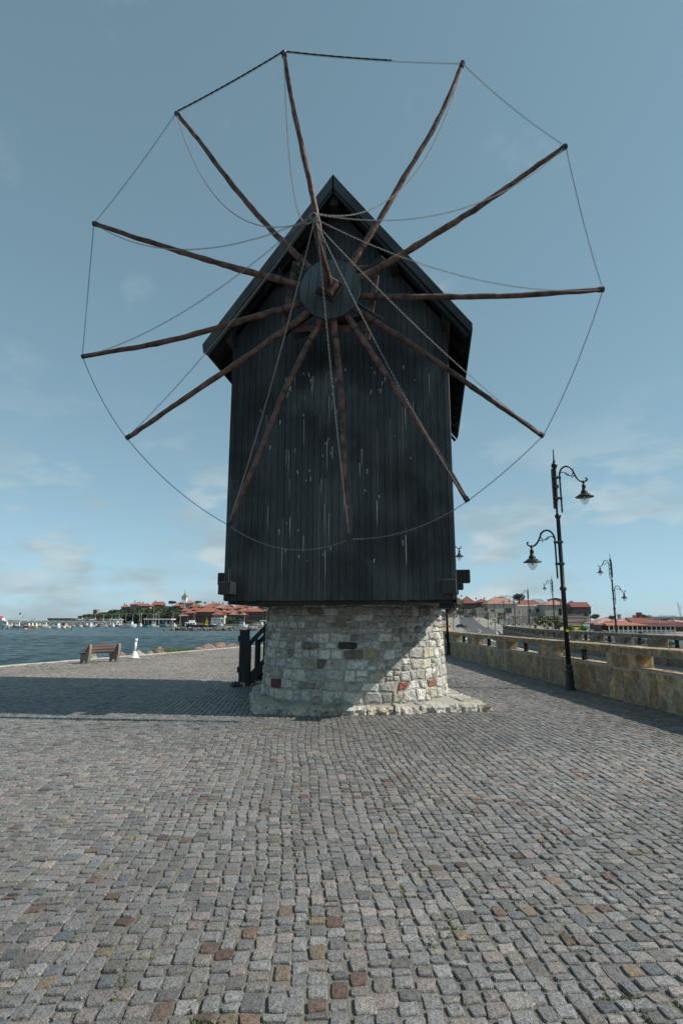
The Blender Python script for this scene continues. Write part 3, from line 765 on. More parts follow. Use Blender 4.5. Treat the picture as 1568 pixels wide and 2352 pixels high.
        # barge boards front and back: two layers
        for yy_, tt in ((y0, -.035), (y1 + .02, .035)):
            p0 = Vector((XC, yy_, APEX)) + nr * .02; p1 = p0 + dr * (ln + .02); dn = Vector((0, 0, -.30))
            m = MB(); q = [p0, p1, p1 + Vector((-sgn * .03, 0, -.19)), p0 + dn]
            m.prism(q, (0, 0, 0), (0, tt, 0)); link_mesh('barge_board', clean(m.mesh('barge_board', M_BARGE)), roof)
            m = MB(); q = [p0 + Vector((0, 0, -.305)), p1 + Vector((-sgn * .06, 0, -.20)), p1 + Vector((-sgn * .12, 0, -.25)), p0 + Vector((0, 0, -.40))]
            m.prism(q, (0, .012, 0), (0, tt * .4 + .012, 0)); link_mesh('barge_moulding', clean(m.mesh('barge_moulding', M_BLACK2)), roof)
        # eave board
        pe = Vector((XC, 0, APEX)) + dr * ln
        m = MB(); m.bar((pe.x + sgn * .012, y0, pe.z - .055), (pe.x + sgn * .012, y1, pe.z - .055), .03, .13); m.build('eave_board', M_BLACK2, roof)
        # rafters with projecting tails
        for i in range(10):
            yy_ = y0 + .35 + i * (y1 - y0 - .6) / 9
            a = Vector((XC, yy_, APEX - .17)) + dr * .1; b_ = Vector((XC, yy_, APEX - .17)) + dr * (ln - .16)
            m = MB(); m.bar(a, b_, .09, .10, up=nr); m.build('rafter', M_BLACK2, roof)
        # purlins poking out under the overhang
        for fr in (.46, .83):
            c = Vector((XC, 0, APEX - .33)) + dr * (ln * fr)
            m = MB(); m.bar((c.x, y0 + .14, c.z), (c.x, y1 - .12, c.z), .17, .24, bev=.012); m.build('purlin', M_BLACK2, roof)
    m = MB(); m.bar((XC, y0 + .10, APEX - .45), (XC, y1 - .1, APEX - .45), .19, .28, bev=.012); m.build('ridge_beam', M_BLACK2, roof)
    m = MB(); m.prism([(XC - .1, 0, APEX - .09), (XC, 0, APEX + .045), (XC + .1, 0, APEX - .09), (XC, 0, APEX + .0)], (0, y0 - .03, 0), (0, y1 + .03, 0)); link_mesh('ridge_cap', clean(m.mesh('ridge_cap', M_BLACK2)), roof)
body()

# ---- sail wheel
SPOKES = [
[(-0.90,5.05),(-0.81,4.39),(-0.66,3.59),(-0.49,2.71),(-0.36,2.16),(-0.22,1.34),(-0.15,0.64)],
[(2.60,4.39),(2.36,3.81),(2.14,3.30),(1.75,2.67),(1.41,2.17),(1.11,1.59),(0.77,1.09),(0.38,0.49)],
[(4.43,2.52),(3.96,2.24),(3.39,1.86),(2.98,1.56),(2.41,1.26),(1.67,0.80),(1.17,0.54),(0.67,0.30)],
[(4.96,-0.28),(4.16,-0.30),(3.39,-0.29),(2.37,-0.25),(1.48,-0.18),(0.62,-0.14)],
[(3.80,-2.93),(3.38,-2.58),(2.86,-2.19),(2.40,-1.82),(1.94,-1.45),(1.38,-1.00),(0.98,-0.73),(0.58,-0.45)],
[(2.44,-4.07),(2.19,-3.61),(1.78,-2.92),(1.51,-2.46),(1.13,-1.82),(0.81,-1.31),(0.57,-0.92),(0.33,-0.50)],
[(0.30,-4.72),(0.26,-4.17),(0.23,-3.60),(0.20,-2.78),(0.19,-1.95),(0.11,-1.27),(0.06,-0.59)],
[(-1.99,-4.42),(-1.74,-3.87),(-1.45,-3.22),(-1.15,-2.52),(-0.94,-1.90),(-0.60,-1.28),(-0.24,-0.66)],
[(-4.04,-2.68),(-3.53,-2.38),(-3.00,-2.02),(-2.48,-1.70),(-1.88,-1.34),(-1.19,-0.90),(-0.51,-0.47)],
[(-5.00,-1.00),(-4.36,-0.90),(-3.64,-0.87),(-2.84,-0.72),(-2.05,-0.53),(-1.36,-0.37),(-0.59,-0.20)],
[(-4.83,1.77),(-4.05,1.42),(-3.31,1.18),(-2.77,0.92),(-2.15,0.74),(-1.45,0.45),(-0.59,0.19)],
[(-3.12,3.99),(-2.62,3.37),(-2.25,2.74),(-1.85,2.20),(-1.36,1.57),(-0.84,0.95),(-0.38,0.52)]]
def smooth_path(pts, k=5):
    pts = [Vector(p) for p in pts]; o = []
    for i in range(len(pts) - 1):
        p0, p1, p2, p3 = pts[max(i - 1, 0)], pts[i], pts[i + 1], pts[min(i + 2, len(pts) - 1)]
        for j in range(k):
            t = j / k; o.append(.5 * ((2 * p1) + (p2 - p0) * t + (2 * p0 - 5 * p1 + 4 * p2 - p3) * t * t + (3 * p1 - p0 - 3 * p2 + p3) * t ** 3))
    return o + [pts[-1]]
def catenary(a, b_, slack, n):
    "hanging curve from a to b (vectors, z up)"
    h = Vector((b_.x - a.x, b_.y - a.y, 0)); d = h.length; v_ = b_.z - a.z; s_ = (b_ - a).length * (1 + slack)
    if d < .05: return [a.lerp(b_, i / n) for i in range(n + 1)]
    k = math.sqrt(max(s_ * s_ - v_ * v_, d * d * 1.000001)) / d; lo, hi = 1e-4, 30.0
    for _ in range(70):
        x = (lo + hi) / 2
        if math.sinh(x) / x < k: lo = x
        else: hi = x
    A_ = d / (2 * lo); x0 = d / 2 - A_ * math.atanh(max(min(v_ / s_, .9999), -.9999)); z0 = a.z - A_ * math.cosh(-x0 / A_) ; o = []
    sa = A_ * math.sinh(-x0 / A_)
    for i in range(n + 1):
        s__ = sa + s_ * i / n; x = x0 + A_ * math.asinh(s__ / A_); o.append(Vector((a.x, a.y, 0)) + h * (x / d) + Vector((0, 0, z0 + A_ * math.cosh((x - x0) / A_))))
    return o
def chain(mb, path, pitch=.032, wd=.012, r_=.0042):
    # resample into equal steps, each step one oval link, every second one turned
    acc = [0]
    for i in range(len(path) - 1): acc.append(acc[-1] + (path[i + 1] - path[i]).length)
    n = max(2, int(acc[-1] / pitch)); j = 0; pp = []
    for k in range(n + 1):
        s_ = acc[-1] * k / n
        while j < len(acc) - 2 and acc[j + 1] < s_: j += 1
        pp.append(path[j].lerp(path[j + 1], (s_ - acc[j]) / max(acc[j + 1] - acc[j], 1e-6)))
    M_, K_ = 7, 3
    for k in range(n):
        a, b_ = pp[k], pp[k + 1]; t = (b_ - a).normalized(); c = (a + b_) / 2; u = t.cross(Vector((0, 0, 1)))
        if u.length < .05: u = t.cross(Vector((1, 0, 0)))
        u.normalize(); w_ = u.cross(t)
        if k % 2: u, w_ = (u + w_) * .7071, (w_ - u) * .7071
        else: u, w_ = (u - w_) * .7071, (w_ + u) * .7071
        vs = []; hl = pitch * .66
        for i in range(M_):
            g = 2 * PI * i / M_; d = t * (math.cos(g) * hl) + u * (math.sin(g) * wd); dn = d.normalized()
            for q in range(K_):
                e = 2 * PI * q / K_; vs.append(c + d + dn * (math.cos(e) * r_) + w_ * (math.sin(e) * r_))
        mb.add(vs, [(i * K_ + q, ((i + 1) % M_) * K_ + q, ((i + 1) % M_) * K_ + (q + 1) % K_, i * K_ + (q + 1) % K_) for i in range(M_) for q in range(K_)])
def wheel():
    rng = np.random.RandomState(8)
    W = empty('sail_wheel'); W.parent = MILL; W.location = (.1434, -4.1, 7.955)
    yaw = R(2.5); tl = R(6)
    ex = Vector((math.cos(yaw), math.sin(yaw), 0)); dp = Vector((-math.sin(yaw), math.cos(yaw), 0))
    uz = Vector((-dp.x * math.sin(tl), -dp.y * math.sin(tl), math.cos(tl))); nz = ex.cross(uz) * -1        # towards the mill
    nz = Vector((dp.x * math.cos(tl), dp.y * math.cos(tl), math.sin(tl)))
    W.matrix_local = Matrix.Translation((.1434, -4.175, 7.955)) @ Matrix((ex, nz, uz)).transposed().to_4x4()
    # wheel frame: x right, y towards the mill, z up in the wheel plane
    toW = Matrix((ex, nz, uz)); up_ = toW @ Vector((0, 0, 1))
    for k, sp in enumerate(SPOKES):
        off = .16 + .07 * (k % 3)
        pts = [Vector((a, off * (1 - i / (len(sp) - 1)) * .0 + 0.075 + rng.normal(0, .012), b_)) for i, (a, b_) in enumerate(sp[::-1])]
        c0 = Vector((0, .075, 0)); pts = [c0.lerp(pts[0], .25)] + pts
        pts = [pts[0]] + [pts[i] * .5 + (pts[i - 1] + pts[i + 1]) * .25 for i in range(1, len(pts) - 1)] + [pts[-1]]; path = smooth_path(pts, 5); n = len(path); rs = []
        r0 = rng.uniform(.063, .073)
        for i in range(n):
            t = i / (n - 1); rs.append((r0 * (1 - .38 * t)) * (1 + .05 * math.sin(i * 1.3 + k) + .04 * rng.normal()))
        path = [p + Vector((rng.normal(0, .003), rng.normal(0, .003), rng.normal(0, .003))) for p in path]
        m = MB(); m.tube(path, rs, 9); s_ = m.build('spoke', M_BROWN, W, True)
        tip = path[-1]; d = (tip - path[-4]).normalized()
        m = MB(); m.tube([tip - d * .09, tip + d * .015], rs[-1] * 1.18, 10); m.build('tip_band', M_IRON, s_)
        # wire lashing near the hub
        q = path[int(n * .2)]; d = (path[int(n * .2) + 1] - q).normalized(); m = MB(); m.tube([q - d * .015, q + d * .015], r0 * 1.16, 10); m.build('lashing', M_IRON, s_)
    tips = [Vector((s_[0][0], .075, s_[0][1])) for s_ in SPOKES]
    # boarded disc over the hub
    hub = MB(); hub.tube([(0, -.02, 0), (0, .75, 0)], .2, 20); hub.build('axle', M_BLACK2, W, True)
    disc = empty('hub_disc'); disc.parent = W
    Rd = .575; xs = np.linspace(-Rd, Rd, 8); ca, sa = math.cos(R(7)), math.sin(R(7))
    for i in range(7):
        a, b_ = xs[i] + .003, xs[i + 1] - .003; pl = []
        for x in np.linspace(a, b_, 6): pl.append((x, -math.sqrt(max(Rd * Rd - x * x, 0))))
        for x in np.linspace(b_, a, 6): pl.append((x, math.sqrt(max(Rd * Rd - x * x, 0))))
        m = MB(); m.prism([(x * ca + z * sa, 0, -x * sa + z * ca) for x, z in pl], (0, -.065 + rng.normal(0, .001), 0), (0, -.01, 0)); link_mesh('disc_board', clean(m.mesh('disc_board', M_DISC)), disc)
    m = MB(); rot = Matrix.Rotation(R(33), 3, 'Y')
    m.box((0, -.09, 0), (.40, .06, .40), rot, .01); m.build('block_plate', M_BLACK2, W)
    m = MB(); m.box((0, -.18, 0), (.27, .22, .27), rot, .015); m.build('axle_block', M_BROWN, W)
    # bowsprit
    RL_ = Vector((.06, -2.33, 0)); m = MB()
    path = [Vector((0, -.12, 0)).lerp(RL_, t) + Vector((.012 * math.sin(t * 7), 0, .012 * math.cos(t * 5))) for t in np.linspace(0, 1, 12)]
    m.tube(path, [.062 - .022 * t for t in np.linspace(0, 1, 12)], 9); m.build('bowsprit', M_BROWN, W, True)
    m = MB(); n = 18; ring = [RL_ + Vector((.05 * math.cos(2 * PI * i / n), -.02, .05 * math.sin(2 * PI * i / n))) for i in range(n + 1)]
    m.tube(ring, .013, 7, False); m.build('chain_ring', M_STEEL, W, True)
    # bracing timbers behind the disc, tying neighbouring spokes together
    def P(i, f): s_ = SPOKES[i][::-1]; a = Vector((s_[0][0], .0, s_[0][1])).normalized() * f; return Vector((a.x, 0, a.z))
    braces = [((-1.05, 0.21, -.60), (.62, 0.21, -.70), .05, .13, M_BROWN), ((.86, 0.21, .34), (.66, 0.21, -.92), .045, .12, M_BROWN), ((-.98, 0.2, -.72), (1.02, 0.2, .66), .05, .15, M_BLACK2),
              ((-.78, 0.24, .55), (.95, 0.24, .50), .05, .12, M_BROWN), ((-.95, 0.24, -.55), (-.70, 0.24, .75), .045, .12, M_BROWN), ((.95, 0.19, -.60), (-.75, 0.19, .62), .05, .15, M_BLACK2), ((-.75, 0.3, -.75), (.75, 0.3, -.40), .05, .1, M_BLACK2)]
    for a, b_, tk, hg, mt in braces:
        m = MB(); m.bar(a, b_, tk, hg, up=(0, 0, 1), bev=.006); m.build('brace', mt, W)
    # chains (hang under real gravity)
    inv = toW.transposed()
    def hang(a, b_, slack): return [toW @ p for p in catenary(inv @ a, inv @ b_, slack, 60)]
    slk = [.045, .045, .028, .014, .002, .002, .002, .002, .003, .010, .022, .045]
    for k, t in enumerate(tips):
        m = MB(); a = RL_ + Vector((.05 * math.cos(k), -.02, .05 * math.sin(k))); chain(m, hang(a, t, slk[k])); m.build('stay_chain', M_STEEL, W)
    rim = {0: .0006, 1: .002, 2: .001, 3: .0015, 4: .001, 5: .018, 6: .05, 7: .006, 8: .003, 9: .0008, 10: .0008, 11: .0004}
    for k in range(12):
        a, b_ = tips[k], tips[(k + 1) % 12]; path = hang(a, b_, rim[k])
        m = MB(); chain(m, path); m.build('rim_chain', M_STEEL, W)
        if k in (11, 0):
            q = path[1:-1] if k == 11 else path[1:38]
            m = MB(); m.tube([p + Vector((0, -.012, .012)) for p in q], [.013 + .003 * math.sin(i * 2.1) for i in range(len(q))], 6); m.build('rope', M_ROPE, W, True)
    # iron shaft support into the wall
    m = MB(); m.tube([(0, .6, 0), (0, 1.6, .05)], .17, 16); m.build('shaft', M_BLACK2, W, True)
wheel()

# ---- stair and gate at the back left of the tower
def stair():
    st = empty('mill_stair', (-2.56, 16.95, 0), R(-9), 'black wooden stair with railing behind the left of the tower', 'stair')
    # local x runs to the right/up
    n = 9; rise, run = .235, .235
    for s_ in (-1, 1):
        y = s_ * .45
        m = MB(); m.bar((0, y, .12), (n * run, y, .12 + n * rise), .06, .24); m.build('stringer', M_BLACK2, st)
        m = MB(); m.box((.02, y, .62), (.12, .12, 1.24), None, .008); m.build('newel_post', M_BLACK2, st)
        m = MB(); m.bar((.0, y, 1.12), (n * run, y, 1.12 + n * rise), .07, .11); m.build('handrail', M_BLACK2, st)
        for i in range(1, n): m = MB(); m.box((i * run, y, .60 + i * rise), (.06, .045, 1.0)); m.build('baluster', M_BLACK2, st)
    for i in range(n): m = MB(); m.box((i * run + .12, 0, .1 + i * rise), (.27, .86, .04), None, .006); m.build('tread', M_BLACK2, st)
    for i in range(2): m = MB(); m.box((n * run + .25, (i - .5) * .8, (n * rise) / 2), (.12, .12, n * rise)); m.build('post', M_BLACK2, st)
    m = MB(); m.box((n * run + .3, 0, n * rise + .04), (.7, 1.1, .06)); m.build('landing', M_BLACK2, st)
    g = empty('gate_leaf', (-2.78, 16.75, 0), R(-25), 'tall dark boarded gate leaf standing open beside the mill stair', 'gate')
    for i in range(3): m = MB(); m.box((i * .112 - .11, 0, .80), (.108, .035, 1.46), None, .005); m.build('board', M_BLACK2, g)
    for z in (.35, 1.25): m = MB(); m.box((-.02, .035, z), (.34, .035, .10), None, .005); m.build('ledge', M_BLACK2, g)
    m = MB(); m.box((-.18, -.01, 1.28), (.05, .05, .16)); m.box((-.18, -.01, .42), (.05, .05, .16)); m.build('hinge', M_IRON, g)
    m = MB(); m.tube([(.0, -.02, .98), (.0, -.06, .96), (.0, -.06, .86), (.0, -.02, .84)], .01, 6); m.build('handle', M_IRON, g)
    m = MB(); m.box((-.18, 0, .04), (.07, .07, .09)); m.build('foot', M_IRON, g)
stair()
def rock_mesh(seed, n=2, flat=.7, rough=.42, name='rock', mat=None, col=None):
    import bmesh
    b = bmesh.new(); bmesh.ops.create_icosphere(b, subdivisions=n, radius=1)
    for v in b.verts:
        p = v.co.copy(); d = 1 + rough * noise.noise(p * 1.1 + Vector((seed * 3.7, 0, 0))) * 1.6 + rough * .5 * noise.noise(p * 2.6 + Vector((0, seed, 0)))
        v.co = p * d; v.co.z *= flat
        for ax in ((.8, .3, .5), (-.6, .5, .6), (.1, -.9, .4), (-.5, -.6, .6)):     # chipped planes
            a = Vector(ax).normalized(); a.rotate(Matrix.Rotation(seed * 1.3, 3, 'Z')); t = v.co.dot(a) - .62
            if t > 0: v.co -= a * t * .8
    me = bpy.data.meshes.new(name); b.to_mesh(me); b.free()
    if mat: me.materials.append(mat)
    return me
M_ROCKR = pm('reddish_rock', (0.12, 0.078, 0.066), (0.29, 0.195, 0.16), scale=3, rough=0.9, bump=0.8, bscale=9, dist=.04, rand=.15)
M_ROCKG = pm('grey_green_rock', (0.15, 0.15, 0.12), (0.33, 0.33, 0.27), scale=3, rough=0.9, bump=0.8, bscale=9, dist=.04, rand=.15)
M_ROCKD = pm('dark_armour_rock', (0.035, 0.036, 0.037), (0.12, 0.12, 0.115), scale=1.2, rough=0.85, bump=0.7, bscale=5, dist=.05, rand=.3)
M_ROCKB = pm('brown_breakwater_rock', (0.07, 0.058, 0.05), (0.20, 0.165, 0.14), scale=1.5, rough=0.9, bump=0.6, bscale=5, rand=.3)
o = link_mesh('rock', rock_mesh(41, mat=M_ROCKD)); o.location = (-2.92, 16.3, .07); o.scale = (.17, .13, .12); tag(o, 'small dark stone wedged at the foot of the gate leaf', 'rock')
# ------------------------------------------------------------------ flagstone parapets
FLAG_COLS = [(.36, .265, .135), (.40, .30, .165), (.31, .245, .15), (.27, .225, .155), (.33, .24, .14), (.27, .215, .145), (.31, .22, .135), (.36, .31, .21), (.29, .255, .19)]
def parapet(name, label, fpos, s0, s1, openings, T=.40, zb=.75, zt=1.06, zc=1.22, base=lambda s: 0.0, seed=1, detail=(0, 99), one=False, cell=.33, posts=True, tone=1.12, grey=0.0):
    rng = np.random.RandomState(seed); o = empty(name, (0, 0, 0), 0, label, 'wall')
    def fm(side):
        def g(u, z, h):
            x, y, nx_, ny_ = fpos(u)
            d = h if side > 0 else -T - h
            return (x + nx_ * d, y + ny_ * d, base(u) + z)
        return g
    F, B_ = fm(1), fm(-1)
    def seg_box(mb, a, b_, z0, z1, ov):
        n = max(1, int((b_ - a) / 1.2)); vs = []
        for i in range(n + 1):
            s_ = a + (b_ - a) * i / n; vs += [F(s_, z0, ov), F(s_, z1, ov), B_(s_, z1, ov), B_(s_, z0, ov)]
        fs = [(4 * i + j, 4 * i + (j + 1) % 4, 4 * i + 4 + (j + 1) % 4, 4 * i + 4 + j) for i in range(n) for j in range(4)] + [(0, 1, 2, 3), (4 * n + 3, 4 * n + 2, 4 * n + 1, 4 * n)]
        mb.add(vs, fs)
    m = MB(); seg_box(m, s0, s1, -.15, zb - .02, .005); core = link_mesh('core', clean(m.mesh('core', M_CEMENT)), o)
    ops = [q for q in openings if q[1] > s0 and q[0] < s1]; edges = [s0] + [e for q in ops for e in (max(q[0], s0), min(q[1], s1))] + [s1]
    piers = [(edges[i], edges[i + 1]) for i in range(0, len(edges), 2) if edges[i + 1] - edges[i] > .05]
    for a, b_ in piers:
        m = MB(); seg_box(m, a + .012, b_ - .012, zb - .02, zt, .005); link_mesh('pier', clean(m.mesh('pier', M_CEMENT)), o)
    m = MB(); seg_box(m, s0, s1, zt, zc - .02, .022); link_mesh('coping', clean(m.mesh('coping', M_CEMENT)), o)
    rest = MB()
    def place(nm, cells, fmap, h1, s_of, bulge=.004, inset=.0115, jit=.007):
        for c in cells:
            if c is None: continue
            sc = s_of(c); t = FLAG_COLS[rng.randint(len(FLAG_COLS))]; k = rng.uniform(.74, 1.22); near_ = detail[0] <= sc <= detail[1]
            q = MB() if near_ else rest; q.col = tuple(min(.6, (x * (1 - grey) + .21 * grey) * k * tone) for x in t)
            q.add(*stone_shape(c, fmap, -.012, h1 + rng.uniform(-.004, .006), rng, inset=inset, jit=jit, bulge=bulge, s1=.965, s2=.7))
            if near_: link_mesh(nm, q.mesh(nm, M_FLAG, False), o)
    def scatter(a, b_, z0, z1, cw, ch):
        pts = []; nx_ = max(1, int(round((b_ - a) / cw))); nz_ = max(1, int(round((z1 - z0) / ch)))
        for i in range(nx_):
            for j in range(nz_):
                pts.append((a + (b_ - a) * (i + .5 + rng.uniform(-.48, .48)) / nx_, z0 + (z1 - z0) * (j + .5 + rng.uniform(-.42, .42) + (.25 if i % 2 else -.05) * (nz_ > 1)) / nz_))
        return pts
    mids = lambda c: sum(p[0] for p in c) / len(c)
    place('flagstone', voronoi(scatter(s0, s1, 0, zb, cell, .37), (s0, s1, .0, zb - .035), .62), F, .012, mids)
    for a, b_ in piers: place('flagstone', voronoi(scatter(a, b_, zb - .03, zt, cell, .32), (a, b_, zb - .035, zt), .8), F, .012, mids)
    place('coping_stone', voronoi([(s0 + (i + .5 + rng.uniform(-.3, .3)) * .15, (zt + zc) / 2 + rng.normal(0, .03)) for i in range(int((s1 - s0) / .15))], (s0, s1, zt, zc - .012), .35), lambda u, z, h: F(u, z, h + .028), .006, mids, inset=.006)
    def topmap(u, w_, h):
        x, y, nx_, ny_ = fpos(u); return (x - nx_ * w_, y - ny_ * w_, base(u) + zc - .022 + h)
    place('coping_flag', voronoi(scatter(s0, s1, -.04, T + .04, .45, .25), (s0, s1, -.045, T + .045), 1), lambda u, w_, h: topmap(u, w_, h), .018, mids)
    # sills and far jambs of the openings, with an iron post in each
    for a, b_ in ops:
        m = MB(); seg_box(m, a, b_, zb - .02, zb + .004, .012); link_mesh('sill', clean(m.mesh('sill', M_FLAG if False else M_CEMENT)), o)
        place('sill_flag', voronoi(scatter(a, b_, 0, T, .5, .25), (a, b_, -.01, T + .01), 1), lambda u, w_, h: (lambda p: (p[0], p[1], p[2] - zc + .022 + zb + .004))(topmap(u, w_, h)), .010, mids)
        def jmap(u, z, h, sj=b_):
            x, y, nx_, ny_ = fpos(sj); tx, ty = -ny_, nx_
            if ty > 0: tx, ty = -tx, -ty
            return (x - nx_ * u + tx * (h - .012), y - ny_ * u + ty * (h - .012), base(sj) + z)
        place('jamb_stone', voronoi(scatter(0, T, zb + .02, zt, .22, .2), (.0, T, zb + .02, zt), 1), jmap, .012, lambda c, sj=b_: sj)
        if posts:
            mid = (a + b_) / 2; x, y, nx_, ny_ = fpos(mid)
            m = MB(); m.lathe([(.078, zb), (.078, zt)], (x - nx_ * T * .45, y - ny_ * T * .45, base(mid)), 14); m.build('iron_post', M_IRON, o, True)
    if rest.v: tag(rest.build('distant_flagstones', M_FLAG, o), kind='stuff')
    return o
def f1(s):
    dx = XW(s + .05) - XW(s - .05); l = math.hypot(dx, .1); return (XW(s), s, -.1 / l, dx / l)
parapet('parapet_wall', 'near parapet wall of yellow flagstones along the right of the plaza', f1, 4.0, 46.0, [(14.2 + 4.25 * k, 17.2 + 4.25 * k) for k in range(-2, 7)], seed=3, detail=(8.5, 25), grey=.08)
W2 = np.array([(12.0, 6), (12.05, 20), (12.1, 33), (13.1, 42), (14.9, 51.5), (18.0, 68), (26, 92)])
def f2(s):
    f_ = lambda y: float(np.interp(y, W2[:, 1], W2[:, 0])); g_ = lambda y: (f_(y - 3) + f_(y) * 2 + f_(y + 3)) / 4
    dx = g_(s + .5) - g_(s - .5); l = math.hypot(dx, 1); return (g_(s) + .75, s, -1 / l, dx / l)
parapet('parapet_wall', 'far parapet wall of flagstones on the other side of the road', f2, 8.0, 84.0, [(21.65 + 2.85 * k, 23.6 + 2.85 * k) for k in range(-4, 21)], seed=5, detail=(17, 34), cell=.34, tone=.72, grey=.45)  # duller, greyer stones: the shade on this face is put into the colours
def f3(s):
    a, b_ = Vector((16.0, 111.0)), Vector((22.9, 121.0)); d = (b_ - a); l = d.length; d /= l; p = a + d * s; return (p.x, p.y, d.y, -d.x)
parapet('parapet_wall', 'short sunlit yellow parapet at the junction behind the mill', f3, 0, 12.1, [(.8 + 1.25 * k, 1.55 + 1.25 * k) for k in range(9)], zb=.7, zt=1.15, zc=1.36, base=lambda s: -.4, seed=6, detail=(999, 0), posts=False)

# ------------------------------------------------------------------ street lamps
M_GLASSW = pm('lamp_glass', (0.55, 0.60, 0.62), rough=0.08, spec=0.6)
_t = M_GLASSW.node_tree; _b = _t.nodes['Principled BSDF']; _tr = _t.nodes.new('ShaderNodeBsdfTransparent'); _mx = _t.nodes.new('ShaderNodeMixShader'); _mx.inputs[0].default_value = 0.30
_t.links.new(_tr.outputs[0], _mx.inputs[1]); _t.links.new(_b.outputs[0], _mx.inputs[2]); _t.links.new(_mx.outputs[0], _t.nodes['Material Output'].inputs['Surface'])
def arm(root, z, sgn):
    "cast arm with hanging lantern: z of the upper clamp, sgn the side"
    X = lambda x: sgn * x
    a = MB()
    pts = [(.13, z - .96), (.13, z - .6), (.13, z), (.135, z + .12), (.19, z + .25), (.29, z + .325), (.40, z + .32), (.49, z + .25), (.55, z + .12), (.61, z + .0), (.70, z - .09), (.80, z - .11), (.87, z - .085), (.905, z - .04), (.88, z - .005), (.855, z - .02)]
    a.tube(smooth_path([(X(x), 0, q) for x, q in pts], 5), [.026 if i < 60 else .026 - .008 * (i - 60) / 16 for i in range(76)], 8)
    a.lathe([(.004, -.06), (.016, -.04), (.02, -.02), (.026, 0)], (X(.13), 0, z - .96), 8)
    ao = a.build('arm', M_IRON, root, True)
    s_ = MB()
    def sc(pl, r_): s_.tube(smooth_path([(X(x), 0, z + q) for x, q in pl], 5), r_, 6)
    sc([(.14, .10), (.20, .16), (.27, .15), (.33, .09), (.37, .075), (.385, .10), (.365, .12)], .013)
    sc([(.52, .27), (.52, .16), (.48, .08), (.40, .06), (.34, .10), (.30, .13), (.315, .155), (.335, .14)], .013)
    sc([(.62, .02), (.56, .04), (.49, .05), (.47, .02), (.485, 0.0)], .012)
    s_.build('scroll', M_IRON, ao, True)
    for zz in (z, z - .6):
        c = MB(); c.box((X(.0), 0, zz), (.15, .13, .07), None, .012); c.tube([(X(.05), 0, zz), (X(.14), 0, zz)], .022, 8); c.lathe([(.035, -.035), (.04, 0), (.035, .035)], (X(.13), 0, zz), 10); c.build('clamp', M_IRON, root)
    lx = X(.79); lz = z - .55
    h = MB(); h.lathe([(.022, .44), (.03, .43), (.03, .34), (.055, .335), (.058, .30), (.05, .295), (.062, .17), (.09, .165), (.095, .11), (.085, .10), (.14, .075), (.19, .03), (.25, .0), (.25, -.012), (.18, .004), (.13, .01)], (lx, 0, lz), 24, cap=False)
    h.lathe([(.04, .46), (.04, .52)], (lx, 0, lz - .06), 8); ho = h.build('lantern_hood', M_IRON, root, True)
    g = MB(); g.lathe([(.135, .0), (.133, -.04), (.12, -.10), (.085, -.17), (.045, -.215), (.008, -.232)], (lx, 0, lz), 20, cap=False); g.build('lantern_glass', M_GLASSW, root, True)
    b_ = MB(); b_.lathe([(.012, .04), (.028, -.02), (.030, -.06), (.012, -.10)], (lx, 0, lz), 10); b_.build('bulb', M_WHITE, root, True)
def make_lamp():
    r_ = empty('street_lamp')
    b_ = MB(); b_.lathe([(.145, 0), (.145, .03), (.13, .05), (.105, .10), (.095, .40), (.105, .42), (.11, .46), (.09, .50), (.085, .56), (.10, .58), (.10, .61), (.07, .66)], (0, 0, 0), 24, .10); b_.build('base', M_IRON, r_)
    p = MB(); p.lathe([(.066, .62), (.062, 2.6), (.09, 2.62), (.09, 2.68), (.058, 2.72), (.053, 4.6), (.075, 4.62), (.085, 4.66), (.075, 4.70), (.043, 4.73), (.040, 6.02), (.06, 6.05), (.085, 6.11), (.09, 6.14), (.055, 6.19), (.03, 6.24)], (0, 0, 0), 16); p.build('pole', M_IRON, r_, True)
    f_ = MB(); f_.lathe([(.028, 6.23), (.036, 6.26), (.022, 6.30), (.012, 6.54), (.022, 6.56), (.022, 6.585), (.006, 6.60)], (0, 0, 0), 12); f_.build('finial', M_IRON, r_, True)
    arm(r_, 5.77, 1); arm(r_, 3.93, -1)
    m = MB(); m.box((-.075, 0, 5.45), (.05, .05, 1.15), None, .006); m.box((-.05, 0, 5.95), (.09, .04, .04)); m.box((-.05, 0, 4.95), (.09, .04, .04)); m.box((.0, -.06, 5.5), (.10, .06, .10)); m.build('cable_box', M_IRON, r_)
    return r_
lamp0 = make_lamp(); LG = 'cast iron lamps along the isthmus'
lamps = [((6.04, 15.65), 0, 1, 'tall black double-armed street lamp by the near parapet, largest of the lamps'),
         ((5.62, 30.9), 0, 1, 'black street lamp at the near parapet half hidden behind the mill'),
         ((19.6, 41.5), 180, 1, 'black street lamp behind the far parapet near the right edge'),
         ((22.2, 60.5), 180, 1, 'black street lamp by the bush, second of the far row'),
         ((25.6, 79), 180, 1, 'black street lamp beyond the bush, third of the far row'),
         ((29.0, 97), 180, 1, 'thin black street lamp in the cluster, fourth of the far row'),
         ((32.6, 116), 180, 1, 'thin black street lamp in the cluster, fifth of the far row'),
         ((36.0, 136), 180, 1, 'thin black street lamp in the cluster, sixth of the far row'),
         ((39.6, 157), 180, 1, 'small far street lamp in front of the ruined wall'),
         ((25.7, 140), 0, 1, 'small far street lamp left of the road by the junction'),
         ((30.8, 160), 0, 1, 'small far street lamp left of the road near the stone gate')]
for i, ((x, y), rz, s_, lb) in enumerate(lamps):
    o = lamp0 if i == 0 else copy_tree(lamp0)
    o.location = (x, y, max(HLAND(x, y) + .0, 0) if y < 50 else HLAND(x, y) - .03); o.rotation_euler = (0, 0, R(rz)); tag(o, lb, 'street lamp', LG)

